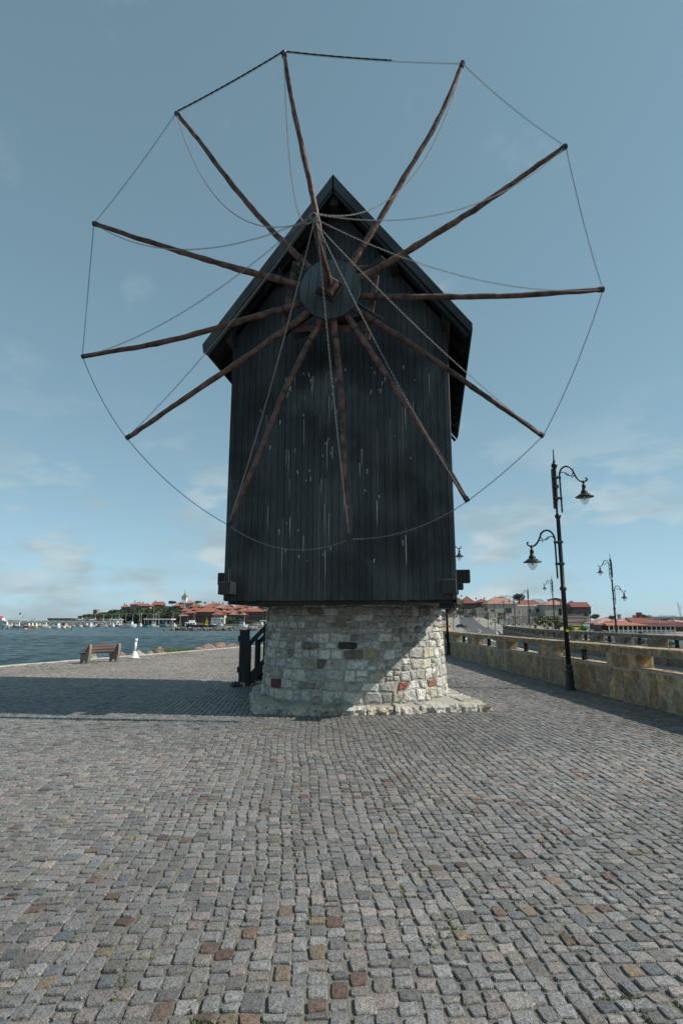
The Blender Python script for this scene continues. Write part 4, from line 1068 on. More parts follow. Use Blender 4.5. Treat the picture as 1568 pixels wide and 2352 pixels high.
# ------------------------------------------------------------------ bench, white post, rocks and grass at the sea edge
M_BENCHC = pm('exposed_aggregate', (0.16, 0.14, 0.115), (0.30, 0.265, 0.22), scale=60, rough=0.9, bump=0.6, bscale=120)
M_SLAT = pm('brown_slats', (0.075, 0.028, 0.019), (0.13, 0.052, 0.036), scale=5, rough=0.5, bump=0.2, bscale=30, stretch=(.3, 3, 3))
def bench():
    o = empty('park_bench', (-10.70, 24.8, 0), math.atan2(.84, .54), 'brown slatted bench with concrete sides facing the sea', 'bench')
    prof = [(0, 0), (-.06, .14), (-.11, .32), (-.135, .52), (-.13, .74), (-.115, .80), (-.06, .80), (-.035, .72), (0.0, .56), (.05, .45), (.12, .40), (.47, .40), (.49, .36), (.48, .2), (.46, 0), (.40, 0), (.385, .07), (.32, .12), (.22, .135), (.13, .11), (.09, .05), (.085, 0)]
    for x in (0.0, 1.42):
        m = MB(); m.prism([(x, a, z) for a, z in prof], (-.055, 0, 0), (.055, 0, 0)); so_ = link_mesh('side_support', clean(m.mesh('side_support', M_BENCHC)), o)
    for a, z in ((-.02, .735), (-.0, .625), (.045, .515)):
        m = MB(); m.box((.71, a + .012, z), (1.78, .04, .082), Matrix.Rotation(R(-14), 3, 'X'), .006); m.build('back_slat', M_SLAT, o)
    for a in (.15, .275, .40):
        m = MB(); m.box((.71, a, .422), (1.78, .11, .04), None, .006); m.build('seat_slat', M_SLAT, o)
bench()
po = empty('white_post', (-10.02, 28.4, .02), 0, 'short white post with flared round base beside the bench', 'post')
m = MB(); m.lathe([(.25, 0), (.25, .025), (.19, .035), (.19, .06), (.165, .075), (.12, .20), (.085, .29), (.066, .31)], (0, 0, 0), 28); m.build('base', M_WHITE, po, False)
m = MB(); m.tube([(0, 0, .29), (.035, 0, .78)], .055, 20); m.tube([(.034, 0, .76), (.045, 0, .91)], .064, 20); m.build('shaft', M_WHITE, po, True)
def edge_at(xD, off):
    lo, hi = 10.0, 57.0
    for _ in range(40):
        y = (lo + hi) / 2
        if (XL(y) - off) / y < (xD - 784) / 1307 / 1.03: lo = y
        else: hi = y
    return XL(y) - off, y
rocks = [(213, .42, .62, M_ROCKG, 'green-grey boulder just behind the bench'), (279, .50, .50, M_ROCKR, 'knobbly brown boulder between the bench and the white post'), (318, .75, .42, M_ROCKG, 'pale greenish boulder behind the white post'),
         (300, .5, .30, M_ROCKD, 'dark low rock left of the white post'), (340, .62, .40, M_ROCKR, 'brown rock right of the white post'), (367, .72, .60, M_ROCKR, 'rounded reddish boulder left of the grass clump'),
         (352, .32, .25, M_ROCKG, 'small grey rock beside the reddish boulder'), (457, .85, .40, M_ROCKR, 'low reddish rock at the right end of the grass clump'), (480, .95, .62, M_ROCKR, 'large split reddish boulder right of the grass clump'),
         (502, .88, .78, M_ROCKR, 'tallest reddish boulder on the sea edge'), (519, .5, .3, M_ROCKG, 'small pale rock right of the tallest boulder'), (538, 1.0, .50, M_ROCKR, 'flat reddish boulder next to the gate leaf'), (425, .6, .2, M_ROCKR, 'reddish rock half buried in the grass clump')]
for i, (xD, sz, hh, mt, lb) in enumerate(rocks):
    x, y = edge_at(xD, .55 + sz * .25); o = link_mesh('boulder', rock_mesh(i * 2.3 + 1, 2, .8, mat=mt)); o.location = (x, y, -.15 + hh * .12); o.scale = (sz * .72, sz * .62, hh * .82); o.rotation_euler = (0, 0, i * 1.1); tag(o, lb, 'boulder', 'boulders along the sea edge')
def tuft():
    rng = np.random.RandomState(31); mb = MB()
    for k in range(3600):
        t = rng.rand(); xD = 378 + 72 * t; off = rng.uniform(.3, 1.2); x, y = edge_at(xD, off) if k % 26 == 0 else (None, None)
        if x is None: x, y = bx_ + rng.normal(0, .35), by_ + rng.normal(0, .55)
        else: bx_, by_ = x, y
        if x > XL(y) - .28: continue
        env = .12 + .40 * math.exp(-((y - 31.8) / 1.7) ** 2) + .12 * noise.noise(Vector((x, y * 1.4, 0)))
        h = env * rng.uniform(.4, 1.1); a = rng.uniform(0, 2 * PI); ln = rng.normal(0, .35) * h; wd = rng.uniform(.006, .014)
        dx, dy = math.cos(a), math.sin(a)
        mb.add([(x - dy * wd, y + dx * wd, -.2), (x + dy * wd, y - dx * wd, -.2), (x + dx * ln * .4 + dy * wd * .7, y + dy * ln * .4 - dx * wd * .7, h * .6), (x + dx * ln, y + dy * ln, h), (x + dx * ln * .4 - dy * wd * .7, y + dy * ln * .4 + dx * wd * .7, h * .6)], [(0, 1, 2, 4), (4, 2, 3)])
    tag(mb.build('grass_clump', M_GRASSL), 'green grass clump on the sea edge between boulders', 'grass', kind='stuff')
tuft()
# rock armour on the right shore, seen through the far parapet
def armour():
    rng = np.random.RandomState(17); protos = [rock_mesh(60 + i, 2, .8, .35, mat=M_ROCKD) for i in range(7)]; k = 0; spots = []
    for y in np.arange(33, 108, 1.45):
        for r_ in range(4):
            e = EDGE_R(y); x = e + .3 + r_ * 1.45 + rng.uniform(-.4, .4); spots.append((x, y + rng.uniform(-.5, .5), r_))
    spots.sort(key=lambda q: q[1]); spots = spots[:230]
    arm_ = empty('rock_armour', (0, 0, 0), 0, 'bank of dark armour boulders on the shore beyond the far parapet', 'rock bank')
    for x, y, r_ in spots:
        s_ = rng.uniform(.5, .85); o = link_mesh('boulder', protos[rng.randint(7)], arm_); o.location = (x, y, HLAND(min(x, EDGE_R(y) + 6), y) - .05 * s_); o.scale = (s_, s_ * rng.uniform(.7, 1), s_ * rng.uniform(.7, 1)); o.rotation_euler = (rng.uniform(-.4, .4), rng.uniform(-.4, .4), rng.uniform(0, 6))
armour()
# ------------------------------------------------------------------ town materials
def tile_mat(nm, a, b_): return pm(nm, a, b_, scale=1.6, rough=0.85, bump=0.6, bscale=3.5, stretch=(3, 1, 1), rand=.12, dist=.06)
M_TILE = tile_mat('orange_red_tiles', (0.215, 0.072, 0.046), (0.33, 0.125, 0.085))
M_TILE2 = tile_mat('weathered_brown_tiles', (0.24, 0.11, 0.085), (0.42, 0.23, 0.19))
M_TILE3 = tile_mat('bright_red_metal_roof', (0.165, 0.048, 0.040), (0.25, 0.085, 0.07))
M_TILE4 = tile_mat('pink_lichened_tiles', (0.33, 0.12, 0.10), (0.55, 0.36, 0.33))
M_TILE5 = tile_mat('bright_orange_tiles', (0.30, 0.10, 0.055), (0.40, 0.16, 0.095))
M_WALLW = pm('white_render', (0.52, 0.51, 0.48), (0.66, 0.65, 0.62), scale=.8, rough=.9)
M_WALLC = pm('cream_render', (0.28, 0.262, 0.228), (0.38, 0.358, 0.315), scale=.8, rough=.9)
M_WALLG = pm('grey_stone_wall', (0.20, 0.19, 0.175), (0.36, 0.34, 0.31), scale=1.8, rough=.95, bump=.6, bscale=4, dist=.05)
M_WALLD = pm('dark_timber_cladding', (0.020, 0.016, 0.014), (0.05, 0.038, 0.032), scale=1.2, rough=.75, stretch=(4, 4, .6))
M_WALLB = pm('brown_timber_cladding', (0.07, 0.042, 0.03), (0.13, 0.08, 0.06), scale=1.2, rough=.75, stretch=(4, 4, .6))
M_RUIN = pm('ruin_masonry', (0.13, 0.118, 0.10), (0.33, 0.30, 0.26), scale=1.1, rough=.95, bump=.8, bscale=3, dist=.08, attr=True)
M_TRUNK = pm('bark', (0.05, 0.04, 0.03), (0.11, 0.085, 0.065), scale=5, rough=.95)
def leafm(nm, a, b_):
    m = pm(nm, a, b_, scale=.7, rough=.75, rand=.15); bb = m.node_tree.nodes['Principled BSDF']
    bb.inputs['Subsurface Weight'].default_value = 0.0; return m
M_LEAFD = leafm('dark_evergreen_leaves', (0.016, 0.030, 0.014), (0.045, 0.066, 0.028))
M_LEAFM = leafm('green_leaves', (0.030, 0.058, 0.018), (0.075, 0.115, 0.040))
M_LEAFL = leafm('bright_green_leaves', (0.065, 0.13, 0.025), (0.13, 0.22, 0.05))
M_LEAFY = leafm('olive_leaves', (0.055, 0.065, 0.022), (0.12, 0.125, 0.05))

def paint(nm, c, rough=.35): return MATS.get(nm) or pm(nm, c, tuple(min(1, x * 1.12) for x in c), scale=2, rough=rough, spec=.5)
P_WHITE = paint('hull_white', (.66, .67, .66)); P_GREY = paint('hull_grey', (.22, .24, .25)); P_DARK = paint('hull_dark_blue', (.018, .028, .045)); P_YEL = paint('yellow_paint', (.62, .48, .03)); P_TEAL = paint('teal_paint', (.06, .26, .27))
P_RED = paint('red_paint', (.50, .035, .03)); P_GRN = paint('green_paint', (.015, .20, .06)); P_ORG = paint('orange_paint', (.60, .20, .03)); P_BRN = paint('brown_varnish', (.14, .07, .035)); P_BLUE = paint('blue_paint', (.05, .15, .30)); P_BLK = paint('black_rubber', (.012, .012, .013), .7); P_CARG = paint('dark_green_car_paint', (.02, .06, .05), .25)

# ------------------------------------------------------------------ houses
def house(name, label, x0, x1, yr, ye, yb, Y, depth=9, wall=M_WALLD, roof=M_TILE, wins=(4, 1), hip=1.0, over=.55, lower=None, chim=1, frame=M_WALLB, rz=0.0, sink=3.0, group=None, cat='house', wh=1.15, ww=.85):
    a = at(x0, ye, Y); b_ = at(x1, ye, Y); zr = at((x0 + x1) / 2, yr, Y + depth * .35).z; zb = at(x0, yb, Y).z; ze = a.z
    W_ = abs(b_.x - a.x) - 2 * over; h = max(ze - zb, 1.2)
    o = empty(name, ((a.x + b_.x) / 2, Y, zb), rz, label, cat, group); y0, y1 = 0.0, depth
    m = MB()
    if lower:
        k = .45 * h; m.box((0, depth / 2, k / 2 - sink / 2), (W_, depth, k + sink)); m.build('ground_floor', lower, o); m = MB(); m.box((0, depth / 2, k + (h - k) / 2 + .001), (W_ + .5, depth + .5, h - k)); y0 = -.25
    else: m.box((0, depth / 2, h / 2 - sink / 2), (W_, depth, h + sink))
    m.build('wall', wall, o)
    hw = W_ / 2 + over; rl = max(hw - (depth / 2 + over) * hip, .15) if hip else hw; rh = max(zr - ze, .8); t = .14
    if hip:
        vs = [(-hw, -over, h), (hw, -over, h), (hw, depth + over, h), (-hw, depth + over, h), (-rl, depth / 2, h + rh), (rl, depth / 2, h + rh)]
        fs = [(0, 1, 5, 4), (1, 2, 5), (2, 3, 4, 5), (3, 0, 4)]
    else:
        vs = [(-hw, -over, h), (hw, -over, h), (hw, depth + over, h), (-hw, depth + over, h), (-hw, depth / 2, h + rh), (hw, depth / 2, h + rh)]; fs = [(0, 1, 5, 4), (2, 3, 4, 5), (1, 2, 5), (3, 0, 4)]
    n = len(vs); vs2 = vs + [(x, y, z - t) for x, y, z in vs[:4]]
    fs += [(0, 6, 7, 1), (1, 7, 8, 2), (2, 8, 9, 3), (3, 9, 6, 0), (6, 9, 8, 7)]
    m = MB(); m.add(vs2, fs); ro = link_mesh('roof', clean(m.mesh('roof', roof)), o)
    m = MB()
    for k in ((-1, 1) if hip else ()): m.tube([(k * hw, -over, h + .03), (k * rl, depth / 2, h + rh + .03)], .13, 5)
    m.tube([(-rl, depth / 2, h + rh + .03), (rl, depth / 2, h + rh + .03)], .14, 5); m.build('ridge_tiles', M_TILE2 if roof is M_TILE4 else roof, ro)
    for k in range(chim):
        m = MB(); cx_ = (-.35 + .6 * k) * W_; m.box((cx_, depth * .5, h + rh + .25), (.6, .6, 1.3)); m.box((cx_, depth * .5, h + rh + .92), (.8, .8, .12)); m.build('chimney', M_WALLC, ro)
    nc, nr = wins
    for j in range(nr):
        zz = h * (j + .55) / nr if nr else 0
        for i in range(nc):
            xx = -W_ / 2 + W_ * (i + .5) / nc; yy_ = (0 if (lower and zz < .45 * h) else y0) - .04
            m = MB(); w2, h2 = ww / 2, min(wh, h / nr * .62) / 2
            for sx in (-1, 1): m.box((xx + sx * (w2 + .05), yy_, zz), (.1, .1, 2 * h2 + .2)); m.box((xx, yy_, zz + sx * (h2 + .05)), (2 * w2, .1, .1))
            m.box((xx, yy_, zz), (.05, .06, 2 * h2)); fo = m.build('window', frame, o)
            m = MB(); m.box((xx, yy_ + .025, zz), (2 * w2, .03, 2 * h2)); m.build('pane', M_DARKGLASS, fo)
    return o
X8 = lambda z: 258.4 + .23801 * z
Y8 = lambda z: 1337.8 + .23801 * z
HG = 'red-roofed houses of the old town'
for (nm, lb, x0, x1, yr, ye, yb, Y, kw) in [
    ('town_house', 'small red-roofed house with a white gable wall, first right of the wooded slope', 645, 750, 248, 276, 306, 352, dict(wall=M_WALLD, wins=(3, 1))),
    ('town_house', 'largest red-roofed quay house with long hipped roof and dark upper floor', 780, 1040, 236, 283, 350, 348, dict(wall=M_WALLB, lower=M_WALLD, wins=(8, 2), depth=12, chim=2)),
    ('town_house', 'low red-roofed house in front of the right end of the largest quay house', 960, 1090, 284, 309, 350, 340, dict(wall=M_WALLW, wins=(5, 1), depth=6)),
    ('town_house', 'red-roofed house with brown walls above the bush on the quay', 1085, 1212, 256, 292, 345, 349, dict(wall=M_WALLB, wins=(5, 2), lower=M_WALLW)),
    ('town_house', 'orange-roofed house with white chimney and pale walls beside the tall lamp', 1205, 1335, 243, 277, 345, 350, dict(wall=M_WALLC, wins=(5, 2), chim=2)),
    ('town_house', 'four-storey house with white balcony panels nearest the mill tower', 1300, 1470, 244, 281, 372, 345, dict(wall=M_WALLD, lower=M_WALLB, wins=(6, 3), depth=11)),
    ('town_house', 'house with white chimney partly behind the mill tower', 1466, 1560, 250, 273, 372, 346, dict(wall=M_WALLG, wins=(4, 3))),
    ('town_house', 'long red-roofed house directly right of the church', 738, 866, 206, 233, 262, 378, dict(wall=M_WALLD, wins=(5, 1))),
    ('town_house', 'long low red roof in the middle of the upper row', 858, 1005, 204, 236, 262, 380, dict(wall=M_WALLC, wins=(6, 1), depth=10, chim=2)),
    ('town_house', 'brownish-roofed house below the upper row', 992, 1102, 216, 246, 275, 372, dict(wall=M_WALLD, roof=M_TILE2, wins=(4, 1))),
    ('town_house', 'orange-roofed house with a pale wall in the second row', 1050, 1192, 229, 253, 285, 366, dict(wall=M_WALLB, wins=(6, 1))),
    ('town_house', 'small pointed orange roof in the upper row', 1170, 1262, 219, 246, 270, 374, dict(wall=M_WALLC, wins=(3, 1), depth=7)),
    ('town_house', 'gabled red-roofed house with a white side wall on the skyline', 1235, 1347, 205, 233, 262, 384, dict(wall=M_WALLW, wins=(4, 1), hip=0)),
    ('town_house', 'weathered brown-roofed house right of the gabled one', 1345, 1425, 233, 262, 285, 368, dict(wall=M_WALLC, roof=M_TILE2, wins=(3, 1))),
    ('town_house', 'pink-roofed house beside the pale green tree', 1415, 1530, 216, 240, 275, 382, dict(wall=M_WALLW, roof=M_TILE4, wins=(4, 1))),
    ('town_house', 'white hotel with grey balconies on the wooded crest', 165, 302, 188, 212, 268, 372, dict(wall=M_WALLW, roof=M_TILE2, wins=(6, 3), depth=10)),
    ('town_house', 'brick gabled house on the crest left of the church', 375, 478, 188, 216, 250, 376, dict(wall=M_WALLB, wins=(3, 1), hip=0)),
    ('town_house', 'orange hipped roof among trees between the hotel and the gabled house', 250, 372, 202, 226, 262, 366, dict(wall=M_WALLC, wins=(4, 1))),
    ('town_house', 'leftmost red-roofed house on the crest', 80, 152, 213, 237, 272, 374, dict(wall=M_WALLG, wins=(3, 2), depth=7)),
    ('town_house', 'small red roof just left of the church', 585, 662, 207, 226, 250, 370, dict(wall=M_WALLD, wins=(3, 1), depth=6)),
    ('town_house', 'dark house with red hipped roof tucked behind the largest quay house', 742, 850, 240, 262, 300, 360, dict(wall=M_WALLD, wins=(4, 1))),
    ('town_house', 'narrow red roof left of the largest quay house', 690, 790, 272, 296, 340, 342, dict(wall=M_WALLD, wins=(3, 1), depth=6)),
    ('town_house', 'low brown-roofed restaurant under the first quay house', 640, 735, 300, 322, 350, 340, dict(wall=M_WALLD, roof=M_TILE2, wins=(3, 1), depth=6)),
    ('town_house', 'red-roofed house in the gap behind the low white house', 1035, 1120, 262, 286, 320, 356, dict(wall=M_WALLD, wins=(3, 1))),
    ('town_house', 'orange roof between the lamp and the four-storey house', 1290, 1372, 238, 262, 300, 358, dict(wall=M_WALLB, roof=M_TILE5, wins=(3, 1))),
    ('town_house', 'skyline house with red roof behind the long low roof', 930, 1042, 197, 218, 250, 398, dict(wall=M_WALLD, wins=(3, 1))),
    ('town_house', 'skyline house with red roof left of the slim cypress', 1010, 1066, 206, 226, 250, 396, dict(wall=M_WALLD, wins=(2, 1), depth=6)),
    ('town_house', 'skyline house with red roof right of the slim cypress', 1086, 1160, 210, 230, 250, 394, dict(wall=M_WALLC, wins=(3, 1), depth=7)),
    ('town_house', 'dark wooden house under the orange-roofed house', 1125, 1215, 290, 310, 350, 343, dict(wall=M_WALLD, roof=M_TILE2, wins=(4, 1), depth=6)),
    ('town_house', 'dark house in the shade right of the bushes', 1225, 1310, 292, 312, 375, 343, dict(wall=M_WALLD, wins=(4, 2), depth=6)),
    ('town_house', 'tiny red-roofed house below the church', 650, 694, 227, 246, 262, 366, dict(wall=M_WALLD, wins=(2, 1), depth=5, over=.3))]:
    house(nm, lb, X8(x0), X8(x1), Y8(yr), Y8(ye), Y8(yb), Y, group=HG, **kw)
def church():
    Y = 384; a = at(X8(645), Y8(200), Y); b_ = at(X8(782), Y8(222), Y); o = empty('church', ((a.x + b_.x) / 2, Y, b_.z), 0, 'stone church with white bell tower, gold spire and cross on the hill', 'church')
    W_ = b_.x - a.x; h = a.z - b_.z; rh = at(0, Y8(174), Y).z - a.z
    m = MB(); m.box((0, 5, h / 2 - 1.5), (W_, 10, h + 3)); m.box((-W_ * .3, -.6, h * .6 - 1), (4.5, 1.5, h * 1.2 + 2)); m.build('nave', M_WALLG, o)
    m = MB(); m.add([(-W_ / 2 - .4, -.5, h), (W_ / 2 + .4, -.5, h), (W_ / 2 + .4, 10.5, h), (-W_ / 2 - .4, 10.5, h), (-W_ * .3, 5, h + rh), (W_ * .2, 5, h + rh)], [(0, 1, 5, 4), (1, 2, 5), (2, 3, 4, 5), (3, 0, 4), (0, 3, 2, 1)]); link_mesh('roof', clean(m.mesh('roof', M_TILE2)), o)
    for k in (-.38, -.22): m = MB(); m.box((W_ * k, -1.4, h * .7), (.5, .1, 1.6)); m.build('window', M_DARKGLASS, o)
    tx = at(X8(688), 1380, Y).x - o.location.x; tz0 = at(0, Y8(183), Y).z - b_.z; tz1 = at(0, Y8(137), Y).z - b_.z; tw = .238 * 45 * Y / 1307
    t = MB(); t.box((tx, 2, (tz0 + tz1) / 2 - 1), (tw, tw, tz1 - tz0 + 2)); to = t.build('bell_tower', P_WHITE, o)
    for k in (-.24, .24): m = MB(); m.box((tx + tw * k, 2 - tw / 2 - .02, tz0 + (tz1 - tz0) * .62), (tw * .2, .08, (tz1 - tz0) * .36)); m.build('belfry_opening', M_DARKGLASS, to)
    g = pm('dull_gold_roof', (.13, .11, .06), (.20, .165, .085), scale=2, rough=.5); sz = at(0, Y8(92), Y).z - b_.z
    m = MB(); q = tw * .6; m.add([(tx - q, 2 - q, tz1), (tx + q, 2 - q, tz1), (tx + q, 2 + q, tz1), (tx - q, 2 + q, tz1), (tx - q * .35, 2 - q * .35, tz1 + 1.3), (tx + q * .35, 2 - q * .35, tz1 + 1.3), (tx + q * .35, 2 + q * .35, tz1 + 1.3), (tx - q * .35, 2 + q * .35, tz1 + 1.3), (tx, 2, sz)],
      [(0, 1, 5, 4), (1, 2, 6, 5), (2, 3, 7, 6), (3, 0, 4, 7), (4, 5, 8), (5, 6, 8), (6, 7, 8), (7, 4, 8), (3, 2, 1, 0)]); s_ = link_mesh('spire', clean(m.mesh('spire', g)), to)
    m = MB(); m.box((tx, 2, sz + .7), (.14, .14, 1.7)); m.box((tx, 2, sz + 1.0), (.8, .14, .14)); m.build('cross', M_IRON, s_)
church()
X6 = lambda z: .1831 * z
Y6 = lambda z: 1349.2 + .1831 * z
def round_ruin():
    Y = 374; a = at(X6(1172), Y6(320), Y); b_ = at(X6(1252), Y6(278), Y); r_ = (b_.x - a.x) / 2; h = b_.z - a.z
    o = empty('ruined_mill_tower', ((a.x + b_.x) / 2, Y, a.z), 0, 'round roofless stone tower on the left end of the wooded hill', 'tower')
    m = MB(); m.lathe([(r_ * .96, -2.5), (r_ * .98, 0), (r_ * .98, h * .5), (r_ * 1.02, h), (r_ * .84, h), (r_ * .8, h * .5), (r_ * .8, h * .48)], (0, 0, 0), 28); m.col = (1, 1, 1); m.c = [(1, 1, 1)] * len(m.v); m.build('wall', M_RUIN, o)
    m = MB(); m.box((r_ * .3, -r_ * .97, h * .35), (.8, .5, 1.4)); m.build('doorway', M_DARKGLASS, o)
round_ruin()

# ------------------------------------------------------------------ trees
def crown_mesh(seed, n, mat, shape='round'):
    rng = np.random.RandomState(seed); lobes = []
    for k in range(11):
        d = rng.normal(size=3); d /= np.linalg.norm(d); rr = rng.uniform(.25, .62)
        if shape == 'cone': z = rng.uniform(-1, 1); lobes.append((d[0] * .3 * (1 - z), d[1] * .3 * (1 - z), z * .85, .34 * (1.15 - z) * .8 + .08))
        else: lobes.append((d[0] * rr, d[1] * rr, d[2] * rr * .9, rng.uniform(.34, .52)))
    mb = MB(); vs = []; fs = []
    for k in range(n):
        lx, ly, lz, lr = lobes[rng.randint(len(lobes))]; d = rng.normal(size=3); d /= np.linalg.norm(d); r_ = lr * rng.uniform(.6, 1.06)
        p = np.array((lx + d[0] * r_, ly + d[1] * r_, lz + d[2] * r_)); nrm = d + rng.normal(0, .55, 3); nrm /= np.linalg.norm(nrm)
        u = np.cross(nrm, rng.normal(size=3)); u /= np.linalg.norm(u); w_ = np.cross(nrm, u); s_ = rng.uniform(.09, .19)
        b = len(vs); vs += [tuple(p - u * s_), tuple(p - w_ * s_ * .55), tuple(p + u * s_), tuple(p + w_ * s_ * .55)]; fs.append((b, b + 1, b + 2, b + 3))
    mb.add(vs, fs); return mb.mesh('crown', mat)
CROWNS = {}
def crown(kind, i):
    if (kind, i) not in CROWNS:
        mt = dict(d=M_LEAFD, m=M_LEAFM, l=M_LEAFL, y=M_LEAFY, c=M_LEAFD)[kind]; CROWNS[(kind, i)] = crown_mesh(hash((ord(kind), i)) % 9999, 950, mt, 'cone' if kind == 'c' else 'round')
    return CROWNS[(kind, i)]
m = MB(); m.tube([(0, 0, -.3), (.02, 0, .3), (-.02, .02, .62), (.0, 0, .8)], [.055, .042, .032, .015], 7)
for a_ in range(4): c_, s_ = math.cos(a_ * 1.6 + .3), math.sin(a_ * 1.6 + .3); m.tube([(0, 0, .38 + .06 * a_), (c_ * .16, s_ * .16, .58 + .05 * a_), (c_ * .3, s_ * .3, .72 + .05 * a_)], [.026, .018, .006], 5)
TRUNK = m.mesh('trunk', M_TRUNK, True)
_ti = [0]
ordn2 = ['first', 'second', 'third'] + ['%dth' % i for i in range(4, 21)] + ['21st', '22nd', '23rd']
def tree(name, label, x, y, z, wd, h, kind='d', group=None, cat='tree', low=.30):
    _ti[0] += 1; o = empty(name, (x, y, z), _ti[0] * 1.7, label, cat, group)
    t = link_mesh('trunk', TRUNK, o); t.scale = (h, h, h * .95)
    c = link_mesh('crown', crown(kind, _ti[0] % 3), o); c.location = (0, 0, h * (1 + low) / 2); c.scale = (wd / 2 * 1.12, wd / 2 * 1.12, h * (1 - low) / 2 * 1.12); return o
def tree_px(name, label, x0, x1, yt, yb, Y, kind='d', **kw):
    a = at(x0, yb, Y); b_ = at(x1, yt, Y); return tree(name, label, (a.x + b_.x) / 2, Y, a.z, b_.x - a.x, b_.z - a.z, kind, **kw)
rng = np.random.RandomState(12)
# wooded slope above the harbour: the skyline falls to the left
for k in range(69):
    xD = 184 + (k % 23) * 10.2 + rng.uniform(-3, 3); row = k // 23
    sky_y = float(np.interp(xD, [180, 196, 215, 245, 275, 300, 350, 385, 412], [1420, 1410, 1408, 1403, 1397, 1395, 1390, 1387, 1394]))
    yt = sky_y + (rng.uniform(6, 12), rng.uniform(0, 4), rng.uniform(2, 8))[row]; Y = (350, 376, 362)[row] + rng.uniform(-4, 4); p = at(xD, yt, Y); zb = HHILL(p.x, Y) - .2
    h = p.z - zb
    if h < 1.2: h = 2.5
    h = min(h, 9.5); wd = max(h * 1.1, 6.5) * rng.uniform(1.0, 1.5)
    tree('slope_tree', 'tree in the wooded slope left of the church, %s %s from the left' % (('front row', 'crest row', 'middle row')[row], ordn2[k % 23]), p.x, Y, p.z - h, wd, h, ('d', 'd', 'm', 'y')[rng.randint(4)], group='trees of the wooded slope', low=.1)
for a in [('round_tree', 'dark rounded tree standing left of the church tower', 535, 617, 173, 222, 380, 'd'), ('round_tree', 'dark tree on the skyline right of the church', 790, 862, 176, 212, 392, 'd'), ('round_tree', 'small tree on the skyline between the red roofs', 878, 908, 187, 210, 392, 'm'),
          ('round_tree', 'dark skyline tree behind the gabled house', 1148, 1242, 187, 225, 394, 'd'), ('round_tree', 'pale green tree beside the pink-roofed house', 1408, 1474, 221, 268, 372, 'y'), ('round_tree', 'broad dark tree at the right end of the wooded slope', 520, 642, 222, 345, 352, 'd'),
          ('cypress_tree', 'slim dark cypress on the skyline', 1060, 1074, 184, 222, 388, 'c'), ('bush', 'broad green bush on the quay below the brown house', 1090, 1202, 323, 398, 334, 'm'), ('bush', 'smaller green bush beside the tall quay lamp', 1194, 1262, 348, 396, 333, 'm'), ('bush', 'low wide bush in front of the four-storey house', 1278, 1392, 362, 402, 334, 'y'), ('bush', 'round bush beside the white pavilion', 655, 720, 310, 345, 345, 'd')]:
    tree_px(a[0], a[1], X8(a[2]), X8(a[3]), Y8(a[4]), Y8(a[5]), a[6], a[7], cat='bush' if a[0] == 'bush' else 'tree', low=.02 if a[0] == 'bush' else .25)

# ------------------------------------------------------------------ harbour: mole, quay buildings, lamps
def box_px(mb, x0, x1, yt, yb, Y, dep):
    a = at(x0, yb, Y); b_ = at(x1, yt, Y); mb.box(((a.x + b_.x) / 2, Y + dep / 2, (a.z + b_.z) / 2), (b_.x - a.x, dep, b_.z - a.z)); return mb
o = empty('harbour_mole', (0, 0, 0), 0, 'long pale concrete mole wall behind the moored boats', 'mole')
x = 16.0
while x < 262:
    m = MB(); box_px(m, x, x + 15.6, Y6(419) + rng.uniform(-.15, .15), Y6(530), 338, 9); m.build('wall_block', M_CONC, o); x += 15.8
m = MB(); box_px(m, 0, 100, Y6(528), Y6(540), 212, 2.4); q = m.build('floating_pier', M_CONC); 
q.data = q.data; tag(q, 'low floating concrete pier at the left edge of the harbour', 'pier')
_b = q; 
m = MB(); box_px(m, 0, 58, Y6(514), Y6(529), 212, 2.6); _b.data = m.mesh('floating_pier', M_CONC)
# piles of the pier
for k in range(5): m = MB(); p = at(6 + k * 12, Y6(520), 211.9); m.lathe([(.12, -3.2), (.12, 1.0)], (p.x, p.y, WATER_Z + .6), 8); m.build('pile', M_IRON, q)
def pavilion(label, x0, x1, yt, yb, Y, dep, nm='pavilion', roofm=M_CONC, wallm=M_DARKGLASS, n=9, roof_h=.5, postm=M_WHITE):
    a = at(x0, yb, Y); b_ = at(x1, yt, Y); o = empty(nm, ((a.x + b_.x) / 2, Y, a.z), 0, label, 'building'); W_ = b_.x - a.x; h = b_.z - a.z
    m = MB(); m.box((0, dep / 2, h - roof_h / 2), (W_, dep, roof_h)); m.build('flat_roof', roofm, o)
    m = MB(); m.box((0, dep / 2 + .4, (h - roof_h) / 2 - .5), (W_ * .94, dep - 1, h - roof_h + 1)); m.build('glazed_wall', wallm, o)
    for i in range(n): m = MB(); m.box((-W_ * .46 + W_ * .92 * i / (n - 1), .25, (h - roof_h) / 2 - .5), (.28, .28, h - roof_h + 1)); m.build('column', postm, o)
    return o
pavilion('low flat-roofed harbour terminal with white roof slab behind the boats', X8(298), X8(569), Y8(349), Y8(406), 334, 10, 'harbour_terminal', M_WALLW, M_WALLD, 8, .7, P_GREY)
pavilion('dark glass pavilion on the mole, left one', X6(595), X6(755), Y6(386), Y6(420), 341, 5, roofm=M_WALLD, postm=P_GREY)
pavilion('dark glass pavilion on the mole, right one', X6(793), X6(905), Y6(386), Y6(420), 341, 5, roofm=M_WALLD, postm=P_GREY, n=7)
pavilion('white lattice pavilion on the quay left of the bush', X8(950), X8(1045), Y8(342), Y8(402), 332, 6, n=8, wallm=M_WALLD, roofm=M_WALLW, roof_h=.4)
pavilion('small quay kiosk with white roof next to the mill tower', X8(1420), X8(1540), Y8(364), Y8(412), 330, 4, n=5, wallm=M_WALLB, roofm=M_WALLW, roof_h=.6)
M_POLE = pm('grey_steel_pole', (.34, .35, .35), (.45, .46, .46), scale=3, rough=.5)
